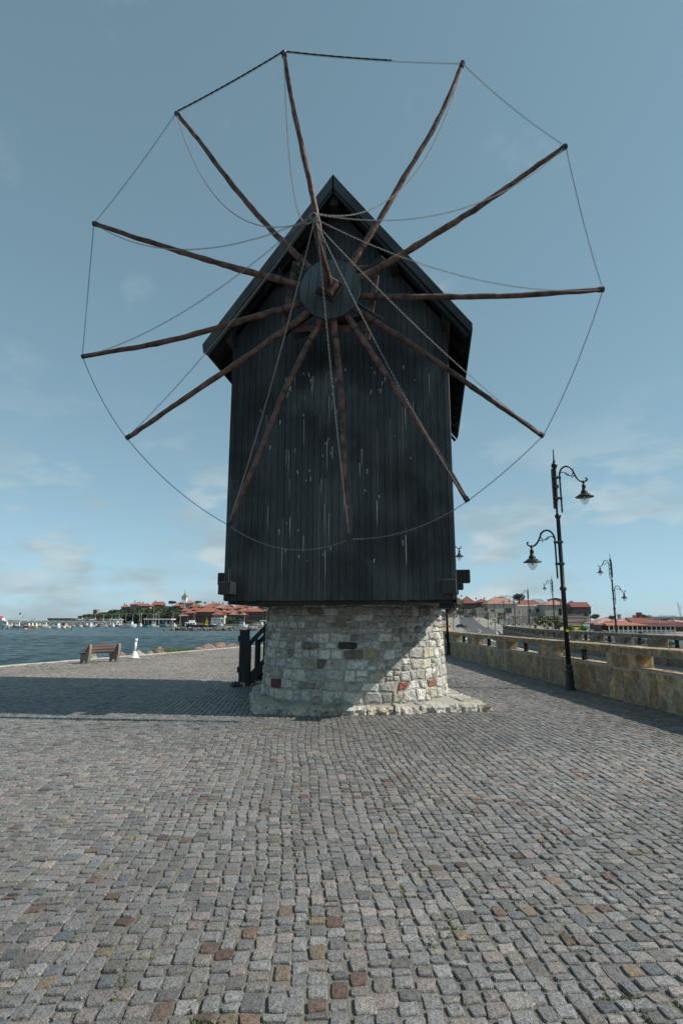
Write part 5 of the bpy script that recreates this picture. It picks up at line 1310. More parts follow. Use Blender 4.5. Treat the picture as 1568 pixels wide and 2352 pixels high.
def quay_lamp(label, xD, yt, yb, Y, dbl=True, r_=.10):
    a = at(xD, yb, Y); h = at(xD, yt, Y).z - a.z; o = empty('quay_lamp', (a.x, Y, a.z), 0, label, 'lamp', 'pale lamps along the harbour quay')
    m = MB(); m.lathe([(r_ * 1.3, 0), (r_, h * .4), (r_ * .7, h)], (0, 0, 0), 8); m.build('pole', M_POLE, o)
    for s_ in ((-1, 1) if dbl else (1,)): m = MB(); m.bar((0, 0, h - .1), (s_ * 1.6, 0, h + .25), .1, .1); m.build('arm', M_POLE, o); m = MB(); m.box((s_ * 1.7, 0, h + .24), (.8, .3, .14)); m.build('lamp_head', M_POLE, o)
ordn = ['first', 'second', 'third', 'fourth', 'fifth', 'sixth', 'seventh', 'eighth', 'ninth', 'tenth', 'eleventh', 'twelfth', 'thirteenth', 'fourteenth', 'fifteenth', 'sixteenth', 'seventeenth', 'eighteenth', 'nineteenth', 'twentieth']
for i, (xD, yt, yb) in enumerate([(X6(1030), Y6(343), Y6(410)), (X6(1195), Y6(337), Y6(412)), (X6(1299), Y6(336), Y6(412)), (X6(1405), Y6(338), Y6(412)), (X6(1499), Y6(336), Y6(412)), (X8(130), Y8(305), Y8(372)), (X8(195), Y8(303), Y8(374)), (X8(262), Y8(302), Y8(376)), (X8(332), Y8(303), Y8(376)), (X8(392), Y8(304), Y8(400))]):
    quay_lamp('pale two-armed quay lamp, %s from the left along the slope' % ordn[i], xD, yt, yb, 336 - i * .2, i > 0)
for i, (xz, yt, yb) in enumerate([(276, 292, 405), (415, 296, 408), (446, 292, 408), (582, 295, 410), (652, 300, 410), (1272, 284, 405)]):
    quay_lamp('tall pale quay mast lamp, %s from the left' % ordn[i], X8(xz), Y8(yt), Y8(yb), 327, xz > 600, .13)

# ------------------------------------------------------------------ boats
def hull_mesh(L_, B_, D_, mats, flare=.15):
    n = 9; mb = MB(); secs = []
    for i in range(n):
        t = i / (n - 1); x = -L_ / 2 + L_ * t; bw = B_ / 2 * (.82 + .18 * math.sin(min(t * 2.2, 1.57)) if t < .6 else max(.03, math.cos((t - .6) / .4 * PI / 2) ** .8)); sh = D_ * (1 + .45 * max(0, t - .35) ** 1.5 / .52)
        secs.append([(x, -bw, sh), (x, -bw * .92, D_ * .45), (x - (.06 * L_ * t), -bw * .62, -.25), (x - (.06 * L_ * t), bw * .62, -.25), (x, bw * .92, D_ * .45), (x, bw, sh)])
    vs = [p for s_ in secs for p in s_]
    mb.add(vs, [(i * 6 + j, i * 6 + 6 + j, i * 6 + 7 + j, i * 6 + 1 + j) for i in range(n - 1) for j in range(5)] + [(0, 1, 2, 3, 4, 5), tuple((n - 1) * 6 + j for j in range(5, -1, -1))])
    mb.mi = 1; d = D_ * .82; mb.add([(s_[0][0] * .985, s_[0][1] * .9, s_[0][2] - D_ * .14) for s_ in secs] + [(s_[5][0] * .985, s_[5][1] * .9, s_[5][2] - D_ * .14) for s_ in secs], [(i, i + 1, n + i + 1, n + i) for i in range(n - 1)])
    return mb.mesh('hull', mats)
def boat(label, x0, x1, yw, hull=P_WHITE, deck=P_WHITE, cabin=None, canopy=None, mast=0, trim=None, flip=False, tall=1.0, name='motor_boat', cab_pos=.05, buoys=0):
    Yd = (1.8 - WATER_Z) / math.tan(math.atan((yw - 1176) / 1307) - PITCH); a = at(x0, yw, Yd); b_ = at(x1, yw, Yd); L_ = (b_.x - a.x); B_ = max(1.5, L_ * .34); D_ = max(.7, min(L_ * .17, 1.4)) * tall
    o = empty(name, ((a.x + b_.x) / 2, Yd, WATER_Z), PI + .15 if flip else -.1, label, 'boat', 'boats moored in the harbour')
    h = link_mesh('hull', clean(hull_mesh(L_, B_, D_, [hull, deck])), o)
    if trim is not None:
        m = MB(); m.tube([(-L_ * .49, -B_ * .42, D_ * 1.0), (0, -B_ * .5, D_ * 1.0), (L_ * .2, -B_ * .47, D_ * 1.05), (L_ * .47, -B_ * .06, D_ * 1.42)], .06, 5); m.build('rubbing_strake', trim, h)
    if cabin:
        ch = (1.75 if L_ > 4 else 1.3) * tall; cl = L_ * .34; cx_ = L_ * cab_pos; z0 = D_ * .85
        m = MB(); m.prism([(cx_ - cl / 2, 0, z0), (cx_ + cl / 2 + .25, 0, z0), (cx_ + cl / 2 - .15, 0, z0 + ch), (cx_ - cl / 2, 0, z0 + ch)], (0, -B_ * .32, 0), (0, B_ * .32, 0)); co = link_mesh('cabin', clean(m.mesh('cabin', cabin)), o)
        m = MB(); m.box((cx_ - .05, 0, z0 + ch + .05), (cl + .3, B_ * .72, .1)); m.build('cabin_roof', trim or cabin, co)
        for i in range(3): m = MB(); m.box((cx_ - cl * .32 + cl * .3 * i, 0, z0 + ch * .66), (cl * .2, B_ * .66, ch * .34)); m.build('window', M_DARKGLASS, co)
    if canopy:
        z0 = D_ + 1.6; m = MB(); m.box((-L_ * .18, 0, z0), (L_ * .5, B_ * .8, .12), None, .04); m.build('canopy', canopy, o)
        for sx in (-.4, .02):
            for sy in (-.36, .36): m = MB(); m.lathe([(.03, 0), (.03, z0 - D_ * .7)], (L_ * sx, B_ * sy, D_ * .7), 6); m.build('canopy_post', M_POLE, o)
    if mast: m = MB(); m.lathe([(.06, D_ * .8), (.035, mast)], (L_ * .1, 0, 0), 7); mo = m.build('mast', M_POLE, o); m = MB(); m.bar((L_ * .1, 0, mast * .45), (-L_ * .3, 0, mast * .42), .06, .06); m.build('boom', M_POLE, mo)
    for k in range(buoys):
        m = MB(); m.lathe([(.02, .22), (.14, .17), (.2, 0), (.14, -.17), (.02, -.22)], (-L_ * .3 + k * .5, -B_ * .3, D_ * 1.25), 8); m.build('marker_float', P_ORG, o, True)
    return o
BT = [('white cabin boat with blue trim at the left edge of the harbour', 0, 130, 500, P_WHITE, P_WHITE, P_WHITE, None, 0, P_BLUE), ('white and grey cabin cruiser left of the red buoy', 165, 290, 508, P_GREY, P_WHITE, P_WHITE, None, 0, None),
      ('dark hulled fishing boat with white wheelhouse above the red buoy', 305, 392, 506, P_GREY, P_GREY, P_WHITE, None, 4.5, P_RED), ('small boat with bright yellow hull right of the red buoy', 402, 482, 510, P_YEL, P_WHITE, P_WHITE, None, 3.5, None),
      ('white cabin boat with dark blue stripe right of the yellow hull', 506, 625, 510, P_WHITE, P_BLUE, P_WHITE, None, 0, P_BLUE), ('long white and teal boat in the middle of the moored row', 655, 765, 515, P_WHITE, P_TEAL, P_WHITE, P_TEAL, 0, P_TEAL),
      ('boat with varnished brown cabin left of the green buoy', 766, 832, 511, P_WHITE, P_BRN, P_BRN, None, 0, None), ('plain white open boat left of the green buoy', 836, 886, 508, P_WHITE, P_GREY, None, None, 0, None), ('small dark boat just above the green buoy', 892, 950, 500, P_GREY, P_GREY, None, None, 0, P_WHITE),
      ('low white boat right of the green buoy', 952, 1040, 498, P_WHITE, P_GREY, None, None, 0, P_BLUE), ('small teal boat in the moored row', 1040, 1096, 493, P_TEAL, P_TEAL, None, None, 3, None), ('white speedboat with short cabin', 1096, 1160, 498, P_WHITE, P_WHITE, P_WHITE, None, 0, None),
      ('white speedboat with dark strake', 1160, 1222, 491, P_WHITE, P_GREY, P_GREY, None, 0, P_BLK), ('yellow hulled boat with tall white wheelhouse', 1270, 1336, 486, P_YEL, P_WHITE, P_WHITE, None, 4, None), ('dark hulled fishing boat with orange floats', 1340, 1410, 489, P_DARK, P_GREY, P_WHITE, None, 0, P_RED),
      ('white fishing boat with dark waterline and orange floats', 1418, 1486, 489, P_DARK, P_WHITE, P_WHITE, None, 3, P_WHITE), ('white boat left of the grey patrol launch', 1488, 1552, 486, P_WHITE, P_WHITE, P_WHITE, None, 0, None)]
for i, q in enumerate(BT): boat(q[0], X6(q[1]), X6(q[2]), Y6(q[3]), q[4], q[5], q[6], q[7], q[8], q[9], flip=i % 3 == 1, buoys=(2 if i % 2 == 0 else 0), tall=1.35 if 'tall' in q[0] else 1.1)
for i in range(14): boat('small moored boat in the back row, %s from the left' % ordn[i], X6(60 + i * 92 + rng.uniform(0, 25)), X6(60 + i * 92 + rng.uniform(62, 85)), Y6(482 + rng.uniform(-3, 3)), (P_WHITE, P_GREY, P_WHITE, P_BLUE)[i % 4], P_GREY, (P_WHITE, None, P_WHITE)[i % 3], None, (3.5, 0, 0, 5)[i % 4], (P_RED, P_BLUE, None)[i % 3], flip=i % 2 == 0, buoys=2)
for i in range(18):
    x_ = 20 + i * 84 + rng.uniform(0, 20); boat('small pale boat moored in the second row, %s from the left' % ordn[i], X6(x_), X6(x_ + rng.uniform(60, 82)), Y6(494 + rng.uniform(-3, 3)), (P_WHITE, P_WHITE, P_GREY)[i % 3], P_WHITE, (P_WHITE, P_WHITE, None, P_GREY)[i % 4], None, (0, 4, 0)[i % 3], (P_BLUE, None, P_TEAL)[i % 3], flip=i % 2 == 1, buoys=(0, 2)[i % 2])
B8 = [('grey patrol launch lying apart in front of the slope', 85, 236, 437, P_WHITE, P_GREY, P_WHITE, None, 3.4, P_GREY), ('dark blue small boat left of the patrol launch', 5, 58, 426, P_DARK, P_WHITE, P_WHITE, None, 0, None), ('small white boat touching the stern of the patrol launch', 56, 106, 423, P_WHITE, P_WHITE, None, None, 0, P_RED),
      ('white runabout right of the patrol launch', 236, 292, 430, P_WHITE, P_WHITE, P_WHITE, None, 0, None), ('teal and yellow small boat in front of the terminal', 292, 356, 430, P_TEAL, P_YEL, None, None, 0, None), ('white sailing yacht in front of the terminal', 358, 448, 432, P_WHITE, P_WHITE, P_WHITE, None, 9.5, P_BLUE),
      ('grey inflatable boat by the terminal', 450, 546, 430, P_GREY, P_GREY, P_TEAL, None, 0, None), ('white motorboat right of the terminal', 546, 622, 430, P_WHITE, P_WHITE, P_WHITE, None, 0, None), ('small yellow boat left of the dark barge', 628, 672, 420, P_YEL, P_YEL, None, None, 0, None),
      ('white boat with teal canopy behind the dark barge', 905, 1000, 424, P_WHITE, P_TEAL, None, P_TEAL, 0, P_TEAL), ('white cabin boat right of the dark barge', 1002, 1072, 424, P_WHITE, P_WHITE, P_WHITE, None, 4, None), ('low white speedboat behind the breakwater', 1064, 1152, 438, P_WHITE, P_WHITE, None, None, 0, None), ('teal striped dinghy by the quay bush', 1098, 1160, 420, P_TEAL, P_WHITE, None, None, 0, P_WHITE),
      ('white tour boat with long teal canopy', 1170, 1310, 441, P_WHITE, P_WHITE, P_WHITE, P_TEAL, 0, P_BLUE), ('white and blue tour boat with teal canopy beside the parked car', 1302, 1402, 443, P_WHITE, P_BLUE, None, P_TEAL, 0, P_BLUE)]
for i, q in enumerate(B8): boat(q[0], X8(q[1]), X8(q[2]), Y8(q[3]), q[4], q[5], q[6], q[7], q[8], q[9], flip=i % 3 == 2)
bg_ = boat('dark work barge with white wheelhouse behind the breakwater', X8(672), X8(1002), Y8(446), P_DARK, P_GREY, None, None, 0, P_BLK, name='work_barge', flip=True)
m = MB(); m.box((3.4, 0, 1.7), (4.0, 2.6, 1.5), None, .08); m.box((2.9, 0, 2.8), (2.2, 2.0, .9), None, .08); w_ = m.build('wheelhouse', P_WHITE, bg_)
for k in range(4): m = MB(); m.box((1.95 + k * .95, 0, 1.95), (.6, 2.66, .5)); m.build('window', M_DARKGLASS, w_)
m = MB(); m.box((-2.8, 0, 1.2), (1.0, 1.0, 1.0)); m.box((-3.1, 0, 2.2), (.2, .2, 1.9)); m.box((-2.5, 0, 2.2), (.2, .2, 1.9)); m.box((-2.8, 0, 3.1), (.8, .4, .2)); m.bar((-2.8, 0, 3.1), (-2.7, 0, 4.2), .14, .14); m.build('crane', P_YEL, bg_)
# white passenger ship far left, flag pole and jib
sh = boat('white passenger ship with red band beyond the mole', -14, X6(108), Y6(470), P_WHITE, P_WHITE, None, None, 0, P_RED, name='passenger_ship', tall=1.6)
for k in range(3): m = MB(); m.box((-.6 - k * .8, 0, 2.6 + k * 1.5), (8.5 - k * 2.2, 3.6 - k * .3, 1.5), None, .1); d_ = m.build('deckhouse', (P_WHITE, P_WHITE, P_RED)[k], sh); m = MB(); m.box((-.6 - k * .8, 0, 2.75 + k * 1.5), (7.4 - k * 2, 3.64 - k * .3, .5)); m.build('window_band', M_DARKGLASS, d_)
a = at(X6(264), Y6(420), 341); fz = at(X6(264), Y6(312), 341).z; o = empty('flagpole', (a.x, 341, a.z), 0, 'white flagpole with small white and red flag on the mole', 'flagpole')
m = MB(); m.lathe([(.1, 0), (.05, fz - a.z)], (0, 0, 0), 8); m.build('pole', M_WHITE, o); m = MB(); m.prism([(0, 0, fz - a.z), (-1.6, .3, fz - a.z - .25), (-1.5, .3, fz - a.z - 1.5), (0, 0, fz - a.z - 1.3)], (0, 0, 0), (0, .03, 0)); m.build('flag', P_WHITE, o); m = MB(); m.prism([(-.03, -.02, fz - a.z - .9), (-1.5, .28, fz - a.z - 1.1), (-1.5, .28, fz - a.z - 1.5), (-.03, -.02, fz - a.z - 1.3)], (0, 0, 0), (0, .07, 0)); m.build('red_stripe', P_RED, o)
for i, (x0, y0, x1, y1) in enumerate([(245, 428, 298, 355), (388, 430, 415, 392), (418, 430, 442, 388)]):
    a, b_ = at(X6(x0), Y6(y0), 345), at(X6(x1), Y6(y1), 345); o = empty('crane_jib', a, 0, ('long dark crane jib slanting right behind the mole', 'left of two short dark jibs behind the mole', 'right of two short dark jibs behind the mole')[i], 'crane'); d_ = b_ - a
    for s_ in (-.2, .2): m = MB(); m.bar((0, 0, s_), (d_.x, 0, d_.z), .12, .12); m.build('chord', M_IRON, o)
    m = MB(); [m.bar((d_.x * t, 0, d_.z * t - .2 * (1 - t)), (d_.x * (t + .1), 0, d_.z * (t + .1) + .2 * (1 - t)), .06, .06) for t in np.arange(0, .9, .1)]; m.build('lattice', M_IRON, o); m = MB(); m.box((0, 0, -.9), (1.2, 1.2, 1.8)); m.build('base', M_IRON, o)
# navigation buoys
for lb, xz, yz, mt in (('red navigation buoy in front of the moored boats', 365, 533, P_RED), ('green navigation buoy in the middle of the harbour', 905, 540, P_GRN)):
    yw = Y6(yz); Yd = (1.8 - WATER_Z) / math.tan(math.atan((yw - 1176) / 1307) - PITCH); p = at(X6(xz), yw, Yd); o = empty('buoy', (p.x, Yd, WATER_Z), 0, lb, 'buoy', 'harbour buoys')
    m = MB(); m.lathe([(.2, -.3), (.55, -.2), (.6, .12), (.54, .2), (.27, .25), (.24, .3)], (0, 0, 0), 18); m.build('float', mt, o, True); m = MB(); m.lathe([(.25, .27), (.14, .9), (.12, 1.12), (.17, 1.14), (.17, 1.32), (.03, 1.38)], (0, 0, 0), 12); m.build('tower', mt, o, True)
# rock breakwater
def breakwater():
    rg = np.random.RandomState(44); o = empty('breakwater', (0, 0, 0), 0, 'low breakwater of brown boulders crossing in front of the quay', 'breakwater'); pr = [rock_mesh(80 + i, 1, .8, .3, mat=M_ROCKB) for i in range(6)]
    m = MB(); a, b_ = at(X8(560), 1446, 188), at(X8(1640), 1446, 188); m.box(((a.x + b_.x) / 2, 190, WATER_Z + .2), (b_.x - a.x, 3.6, 1.2)); m.build('crest', M_CEMENT, o)
    for k in range(230):
        t = rg.rand(); xD = X8(490 + 1150 * t); p = at(xD, 1447, 186 + rg.uniform(0, 6)); s_ = rg.uniform(.4, .8) * (1.25 if t > .8 else 1) * (.75 if t < .07 else 1)
        q = link_mesh('boulder', pr[rg.randint(6)], o); q.location = (p.x, p.y, WATER_Z + rg.uniform(.05, .85) * (1 if t < .8 else 1.4) * (.5 if t < .07 else 1)); q.scale = (s_, s_ * .9, s_ * .8); q.rotation_euler = (rg.uniform(-.5, .5), 0, rg.uniform(0, 6))
breakwater()
# ------------------------------------------------------------------ town beyond the isthmus, right of the mill
X1 = lambda z: 1004.8 + .1831 * z
Y1 = lambda z: 1343.5 + .1831 * z
X2 = lambda z: 1263.1 + .19444 * z
Y2 = lambda z: 1343.5 + .19444 * z
M_HANG = pm('grey_sheet_roof', (.20, .21, .22), (.27, .28, .29), scale=.5, rough=.6)
house('timber_house', 'black timber house with steep bright red hipped roof above the gate', X1(288), X1(484), Y1(143), Y1(229), Y1(318), 330, wall=M_WALLD, roof=M_TILE3, wins=(6, 1), over=.3, depth=10, hip=.8, frame=M_WALLB)
house('town_house', 'dark house with red roof and white dome behind the timber house', X1(466), X1(662), Y1(176), Y1(216), Y1(270), 352, wall=M_WALLD, roof=M_TILE3, wins=(5, 1), chim=2)
o = house('stone_house', 'broad grey stone house with weathered brown hipped roof', X1(610), X1(1006), Y1(150), Y1(236), Y1(405), 318, wall=M_WALLC, roof=M_TILE2, wins=(0, 0), over=.5, depth=13, hip=.9, chim=0, cat='house')
def win(o, x0, x1, yt, yb, Y, frame=M_WALLD, name='window'):
    a = at(x0, yb, Y); b_ = at(x1, yt, Y); p = o.location; m = MB(); cx_, cz = (a.x + b_.x) / 2 - p.x, (a.z + b_.z) / 2 - p.z; w_, h = b_.x - a.x, b_.z - a.z
    for s_ in (-1, 1): m.box((cx_ + s_ * w_ / 2, -.05, cz), (.12, .1, h + .12)); m.box((cx_, -.05, cz + s_ * h / 2), (w_, .1, .12))
    m.box((cx_, -.04, cz), (.08, .06, h)); f_ = m.build(name, frame, o); m = MB(); m.box((cx_, -.02, cz), (w_, .03, h)); m.build('pane', M_DARKGLASS, f_)
for q in ((672, 706, 311, 331), (850, 922, 293, 348)): win(o, X1(q[0]), X1(q[1]), Y1(q[2]), Y1(q[3]), 318)
def boxes_on(o, pts, Y, mat, nm):
    for x, y, w_, h in pts: m = MB(); p = at(x, y, Y) - o.location; m.box((p.x, p.y, p.z), (w_, 1, h)); m.build(nm, mat, o)
boxes_on(o, [(X1(805), Y1(143), 1.3, 1.0), (X1(845), Y1(142), 1.0, 1.0), (X1(872), Y1(143), 1.2, .9), (X1(895), Y1(142), 1.0, 1.0)], 324, P_WHITE, 'cooling_unit')
house('town_house', 'low red roofs behind the middle wing', X1(985), X1(1312), Y1(193), Y1(252), Y1(300), 344, wall=M_WALLD, roof=M_TILE3, wins=(3, 1), chim=1, hip=.7)
house('warehouse', 'building with plain grey sheet roof on the skyline', X1(1172), X1(1374), Y1(178), Y1(236), Y1(300), 372, wall=M_WALLC, roof=M_HANG, wins=(0, 0), chim=0, hip=.5)
o = house('stone_wing', 'low grey rendered wing linking the two stone houses', X1(990), X1(1396), Y1(252), Y1(266), Y1(405), 322, wall=M_WALLC, roof=M_WALLG, wins=(0, 0), chim=0, over=.1, hip=.6, depth=8)
for q in ((1225, 1272, 299, 341), (1338, 1370, 298, 341), (1138, 1144, 305, 342), (1150, 1156, 303, 341), (1161, 1167, 302, 340)): win(o, X1(q[0]), X1(q[1]), Y1(q[2]), Y1(q[3]), 322)
o = house('stone_house', 'square stone house with pyramid tiled roof behind the tall lamp', X1(1330), X2(247), Y1(188), Y1(249), Y1(405), 312, wall=M_WALLC, roof=M_TILE2, wins=(0, 0), chim=0, depth=12, hip=1.0)
win(o, X2(105), X2(128), Y2(283), Y2(352), 312); win(o, X1(1520), X1(1546), Y1(298), Y1(378), 312)
o = house('timber_house', 'dark timber house with ribbed pink-red gabled roof and stone ground floor', X2(246), X2(477), Y2(207), Y2(260), Y2(406), 296, wall=M_WALLD, lower=M_WALLG, roof=M_TILE3, wins=(0, 0), hip=0, chim=1, over=.4, depth=8)
for q in ((325, 340, 338, 350), (402, 433, 340, 378)): win(o, X2(q[0]), X2(q[1]), Y2(q[2]), Y2(q[3]), 296)
o = empty('banded_wall', at(X2(317), Y2(482), 284), 0, 'wall of grey stone courses with red brick bands behind the yellow vans', 'wall'); M_BRICK = pm('red_brick_band', (.16, .06, .045), (.25, .10, .075), scale=3, rough=.9)
zz = [(482, 448, M_WALLG, 'stone_course'), (448, 434, M_BRICK, 'brick_band'), (434, 398, M_WALLG, 'stone_course'), (398, 382, M_BRICK, 'brick_band'), (382, 370, M_WALLG, 'stone_course')]
for yb, yt, mt, nm in zz:
    a, b_ = at(X2(203), Y2(yb), 284) - o.location, at(X2(430), Y2(yt), 284) - o.location; m = MB(); m.box(((a.x + b_.x) / 2, .4, (a.z + b_.z) / 2), (b_.x - a.x, .8 + (.06 if mt is M_BRICK else 0), b_.z - a.z)); m.build(nm, mt, o)
M_RUBY = pm('pale_yellow_rubble', (.30, .26, .17), (.44, .39, .29), scale=1.6, rough=.95, bump=.7, bscale=4, dist=.06)  # paler and yellower than the other ruin masonry
def ruin(name, label, top, yb, Y, dep, mat=None, seed=0, sink=1.5):
    rg = np.random.RandomState(seed); p0 = at(top[0][0], yb, Y); o = empty(name, p0, 0, label, 'ruin'); m = MB(); m.col = (1, 1, 1); pl = []
    for (x, y) in top: q = at(x, y, Y) - p0; pl.append(q)
    # courses of blocks laid in steps up to the broken top
    xs = np.linspace(pl[0].x, pl[-1].x, max(3, int((pl[-1].x - pl[0].x) / 1.1))); core = MB(); core.col = (1, 1, 1)
    for i in range(len(xs) - 1):
        xm = (xs[i] + xs[i + 1]) / 2; zt = float(np.interp(xm, [q.x for q in pl], [q.z for q in pl])); wd = xs[i + 1] - xs[i]; d = dep * rg.uniform(.92, 1.05)
        core.col = (rg.uniform(.8, 1.15),) * 3; core.box((xm, dep / 2, (zt - sink) / 2 - .2), (wd * 1.0 + .01 * (i % 2), d, zt + sink - .4))
        for k in range(2):
            b_ = MB(); g = rg.uniform(.9, 1.35); b_.col = (g, g * .98, g * .93); b_.box((xm + (k - .5) * wd * .5, dep / 2 + rg.normal(0, .08), zt - .25 + rg.uniform(-.15, .22)), (wd * .48, d * .9, .55), None, .06); b_.build('cap_stone', mat or M_RUIN, o)
    core.build('masonry', mat or M_RUIN, o); return o
ruin('gate_ruin', 'ruined stone gate tower left of the entrance, behind the mill', [(X1(112), Y1(300)), (X1(150), Y1(282)), (X1(185), Y1(286)), (X1(200), Y1(320)), (X1(233), Y1(326))], Y1(470), 292, 5, seed=1)
ruin('gate_ruin', 'low broken wall left of the gate tower', [(X1(0), Y1(330)), (X1(60), Y1(322)), (X1(112), Y1(335))], Y1(470), 298, 2, seed=2)
ruin('gate_ruin', 'dark stone bastion right of the entrance', [(X1(360), Y1(309)), (X1(430), Y1(306)), (X1(479), Y1(310))], Y1(462), 296, 6, seed=3)
ruin('gate_ruin', 'tallest ruined bastion with broken top stepping down to the right', [(X1(479), Y1(290)), (X1(560), Y1(287)), (X1(580), Y1(300)), (X1(590), Y1(335)), (X1(640), Y1(345)), (X1(660), Y1(368))], Y1(464), 292, 4, seed=4)
ruin('gate_ruin', 'pale yellow ruined wall right of the bastion', [(X1(636), Y1(362)), (X1(700), Y1(366)), (X1(764), Y1(378))], Y1(470), 290, 3, M_RUBY, 5)
ruin('gate_ruin', 'long low line of ruined walls below the stone houses', [(X1(764), Y1(395)), (X1(850), Y1(440)), (X1(930), Y1(400)), (X1(1040), Y1(386)), (X1(1150), Y1(392)), (X1(1180), Y1(405)), (X1(1262), Y1(390))], Y1(500), 276, 3, None, 6)
ruin('gate_ruin', 'pale rubble pier beside the banded wall', [(X2(424), Y2(404)), (X2(474), Y2(408))], Y2(492), 280, 3, M_RUBY, 7)
# restaurant arcade through the gate with its sign
def lettering(txt, size, mat, name='sign_letters'):
    c = bpy.data.curves.new(name, 'FONT'); c.body = txt; c.size = size; c.extrude = .02; c.align_x = 'CENTER'; t = bpy.data.objects.new(name, c); COL.objects.link(t)
    bpy.context.view_layer.update(); me = bpy.data.meshes.new_from_object(t.evaluated_get(bpy.context.evaluated_depsgraph_get())); bpy.data.objects.remove(t); bpy.data.curves.remove(c); me.materials.clear(); me.materials.append(mat); return me
pv = pavilion('dark open-fronted cafe inside the gate with white letters on its beam', X1(230), X1(328), Y1(303), Y1(398), 322, 6, 'gate_cafe', M_WALLD, M_BLACK2, 4, 2.2, M_WALLC)
l_ = link_mesh('sign_letters', lettering('LORETTA', .85, P_WHITE), pv); l_.rotation_euler = (PI / 2, 0, 0); l_.location = (-.6, -.06, at(0, Y1(322), 322).z - pv.location.z)
# seaside restaurant
def restaurant():
    Y = 126; z0 = -1.12; x0, x1 = at(X2(690), 1440, Y).x, at(X2(1468), 1440, Y).x; o = empty('restaurant', ((x0 + x1) / 2, Y, z0), 0, 'seaside restaurant with white veranda, cross-braced railing and pink tiled roofs', 'building'); W_ = x1 - x0
    ze = at(0, Y2(482), Y).z - z0; zs = at(0, Y2(535), Y).z - z0
    m = MB(); m.box((0, 4.0, -.2), (W_ + .6, 9, .7)); m.build('deck', M_CONC, o); m = MB(); m.box((0, 6.5, ze / 2), (W_ * .98, 5, ze)); m.build('wall', M_WALLB, o)
    n = 15
    for i in range(n):
        x = -W_ / 2 + W_ * i / (n - 1); m = MB(); m.box((x, 0, ze / 2), (.16, .16, ze)); m.build('veranda_post', M_WHITE, o)
        if i < n - 1:
            x2 = x + W_ / (n - 1); m = MB(); mid = (x + x2) / 2; q = (x2 - x) / 2
            m.box((mid, 0, zs), (x2 - x, .1, .1)); m.box((mid, 0, .28), (x2 - x, .1, .1))
            for a, b_ in ((x, mid), (mid, x2)): m.bar((a, 0, .3), (b_, 0, zs), .07, .07); m.bar((a, .06, zs), (b_, .06, .3), .07, .07)
            m.build('railing', M_WHITE, o)
            m = MB(); m.box((mid, .5, (ze + zs) / 2), (x2 - x - .4, .05, ze - zs - .3)); m.build('window', M_DARKGLASS, o)
    def roofp(name, x0z, x1z, yrz, yez, dy, dep, mat, l0, l1):
        a, b_ = at(X2(x0z), Y2(yez), Y + dy) - o.location, at(X2(x1z), Y2(yez), Y + dy) - o.location; zr = at(0, Y2(yrz), Y + dy + dep * .5).z - z0; h = a.z; wq = b_.x - a.x
        vs = [(a.x, dy, h), (b_.x, dy, h), (b_.x, dy + dep, h), (a.x, dy + dep, h), (a.x + wq * l0, dy + dep / 2, zr), (a.x + wq * l1, dy + dep / 2, zr)]; vs += [(x, y, z - .15) for x, y, z in vs[:4]]
        m = MB(); m.add(vs, [(0, 1, 5, 4), (1, 2, 5), (2, 3, 4, 5), (3, 0, 4), (0, 6, 7, 1), (1, 7, 8, 2), (2, 8, 9, 3), (3, 9, 6, 0), (6, 9, 8, 7)]); r_ = link_mesh(name, clean(m.mesh(name, mat)), o)
        m = MB(); m.tube([vs[0], vs[4], vs[5], vs[1]], .09, 5); m.build('ridge_tiles', M_TILE2, r_); m = MB(); m.box(((a.x + b_.x) / 2, dy + dep / 2, (h + ze - .3) / 2 - .4), (wq * .94, dep * .9, max(h - .2, .4))); m.build('gable_wall', M_WALLB, r_); return r_
    roofp('left_roof', 515, 832, 384, 466, 9, 8, M_TILE4, .70, .80)
    r_ = roofp('main_roof', 738, 1565, 388, 446, 5, 9, M_TILE4, .32, .55)
    roofp('right_roof', 1000, 1660, 392, 462, 3.5, 9, M_TILE3, .02, .30)
    m = MB(); a, b_ = at(X2(664), Y2(480), Y - .5) - o.location, at(X2(1046), Y2(447), Y + 4) - o.location; m.prism([(a.x, -.6, ze + .05), (b_.x, -.6, ze + .05), (b_.x - 1.2, 4.5, b_.z), (a.x + 1.5, 4.5, b_.z)], (0, 0, -.1), (0, 0, .06)); link_mesh('orange_lean_to', clean(m.mesh('orange_lean_to', M_TILE5)), o)
    M_AWN = pm('maroon_awning', (.055, .018, .02), (.08, .028, .03), scale=2, rough=.8); a, b_ = at(X2(1048), Y2(494), Y - .5) - o.location, at(X2(1545), Y2(452), Y + 3.5) - o.location
    m = MB(); m.prism([(a.x, -.7, a.z), (b_.x, -.7, a.z), (b_.x, 3.6, b_.z), (a.x, 3.6, b_.z)], (0, 0, -.06), (0, 0, .04)); link_mesh('awning', clean(m.mesh('awning', M_AWN)), o)
    for xz, x2z, yt, yb in ((795, 828, 345, 410), (975, 1012, 355, 392), (1022, 1070, 324, 392), (1155, 1191, 358, 396)):
        a, b_ = at(X2(xz), Y2(yb), Y + 9) - o.location, at(X2(x2z), Y2(yt), Y + 9) - o.location; m = MB(); w_ = (b_.x - a.x) * .75; m.box(((a.x + b_.x) / 2, 9, (a.z + b_.z) / 2 - .4), (w_, w_, b_.z - a.z + .8)); m.box(((a.x + b_.x) / 2, 9, b_.z - .25), (w_ * 1.35, w_ * 1.35, .22)); m.build('chimney', M_WALLC if xz != 1022 else M_BRICK, r_)
    m = MB(); p = at(X2(1278), Y2(445), Y + 3) - o.location; m.lathe([(.16, -.7), (.16, .5), (.24, .55), (.24, .65)], (p.x, 3, p.z), 10); m.build('flue', M_POLE, r_)
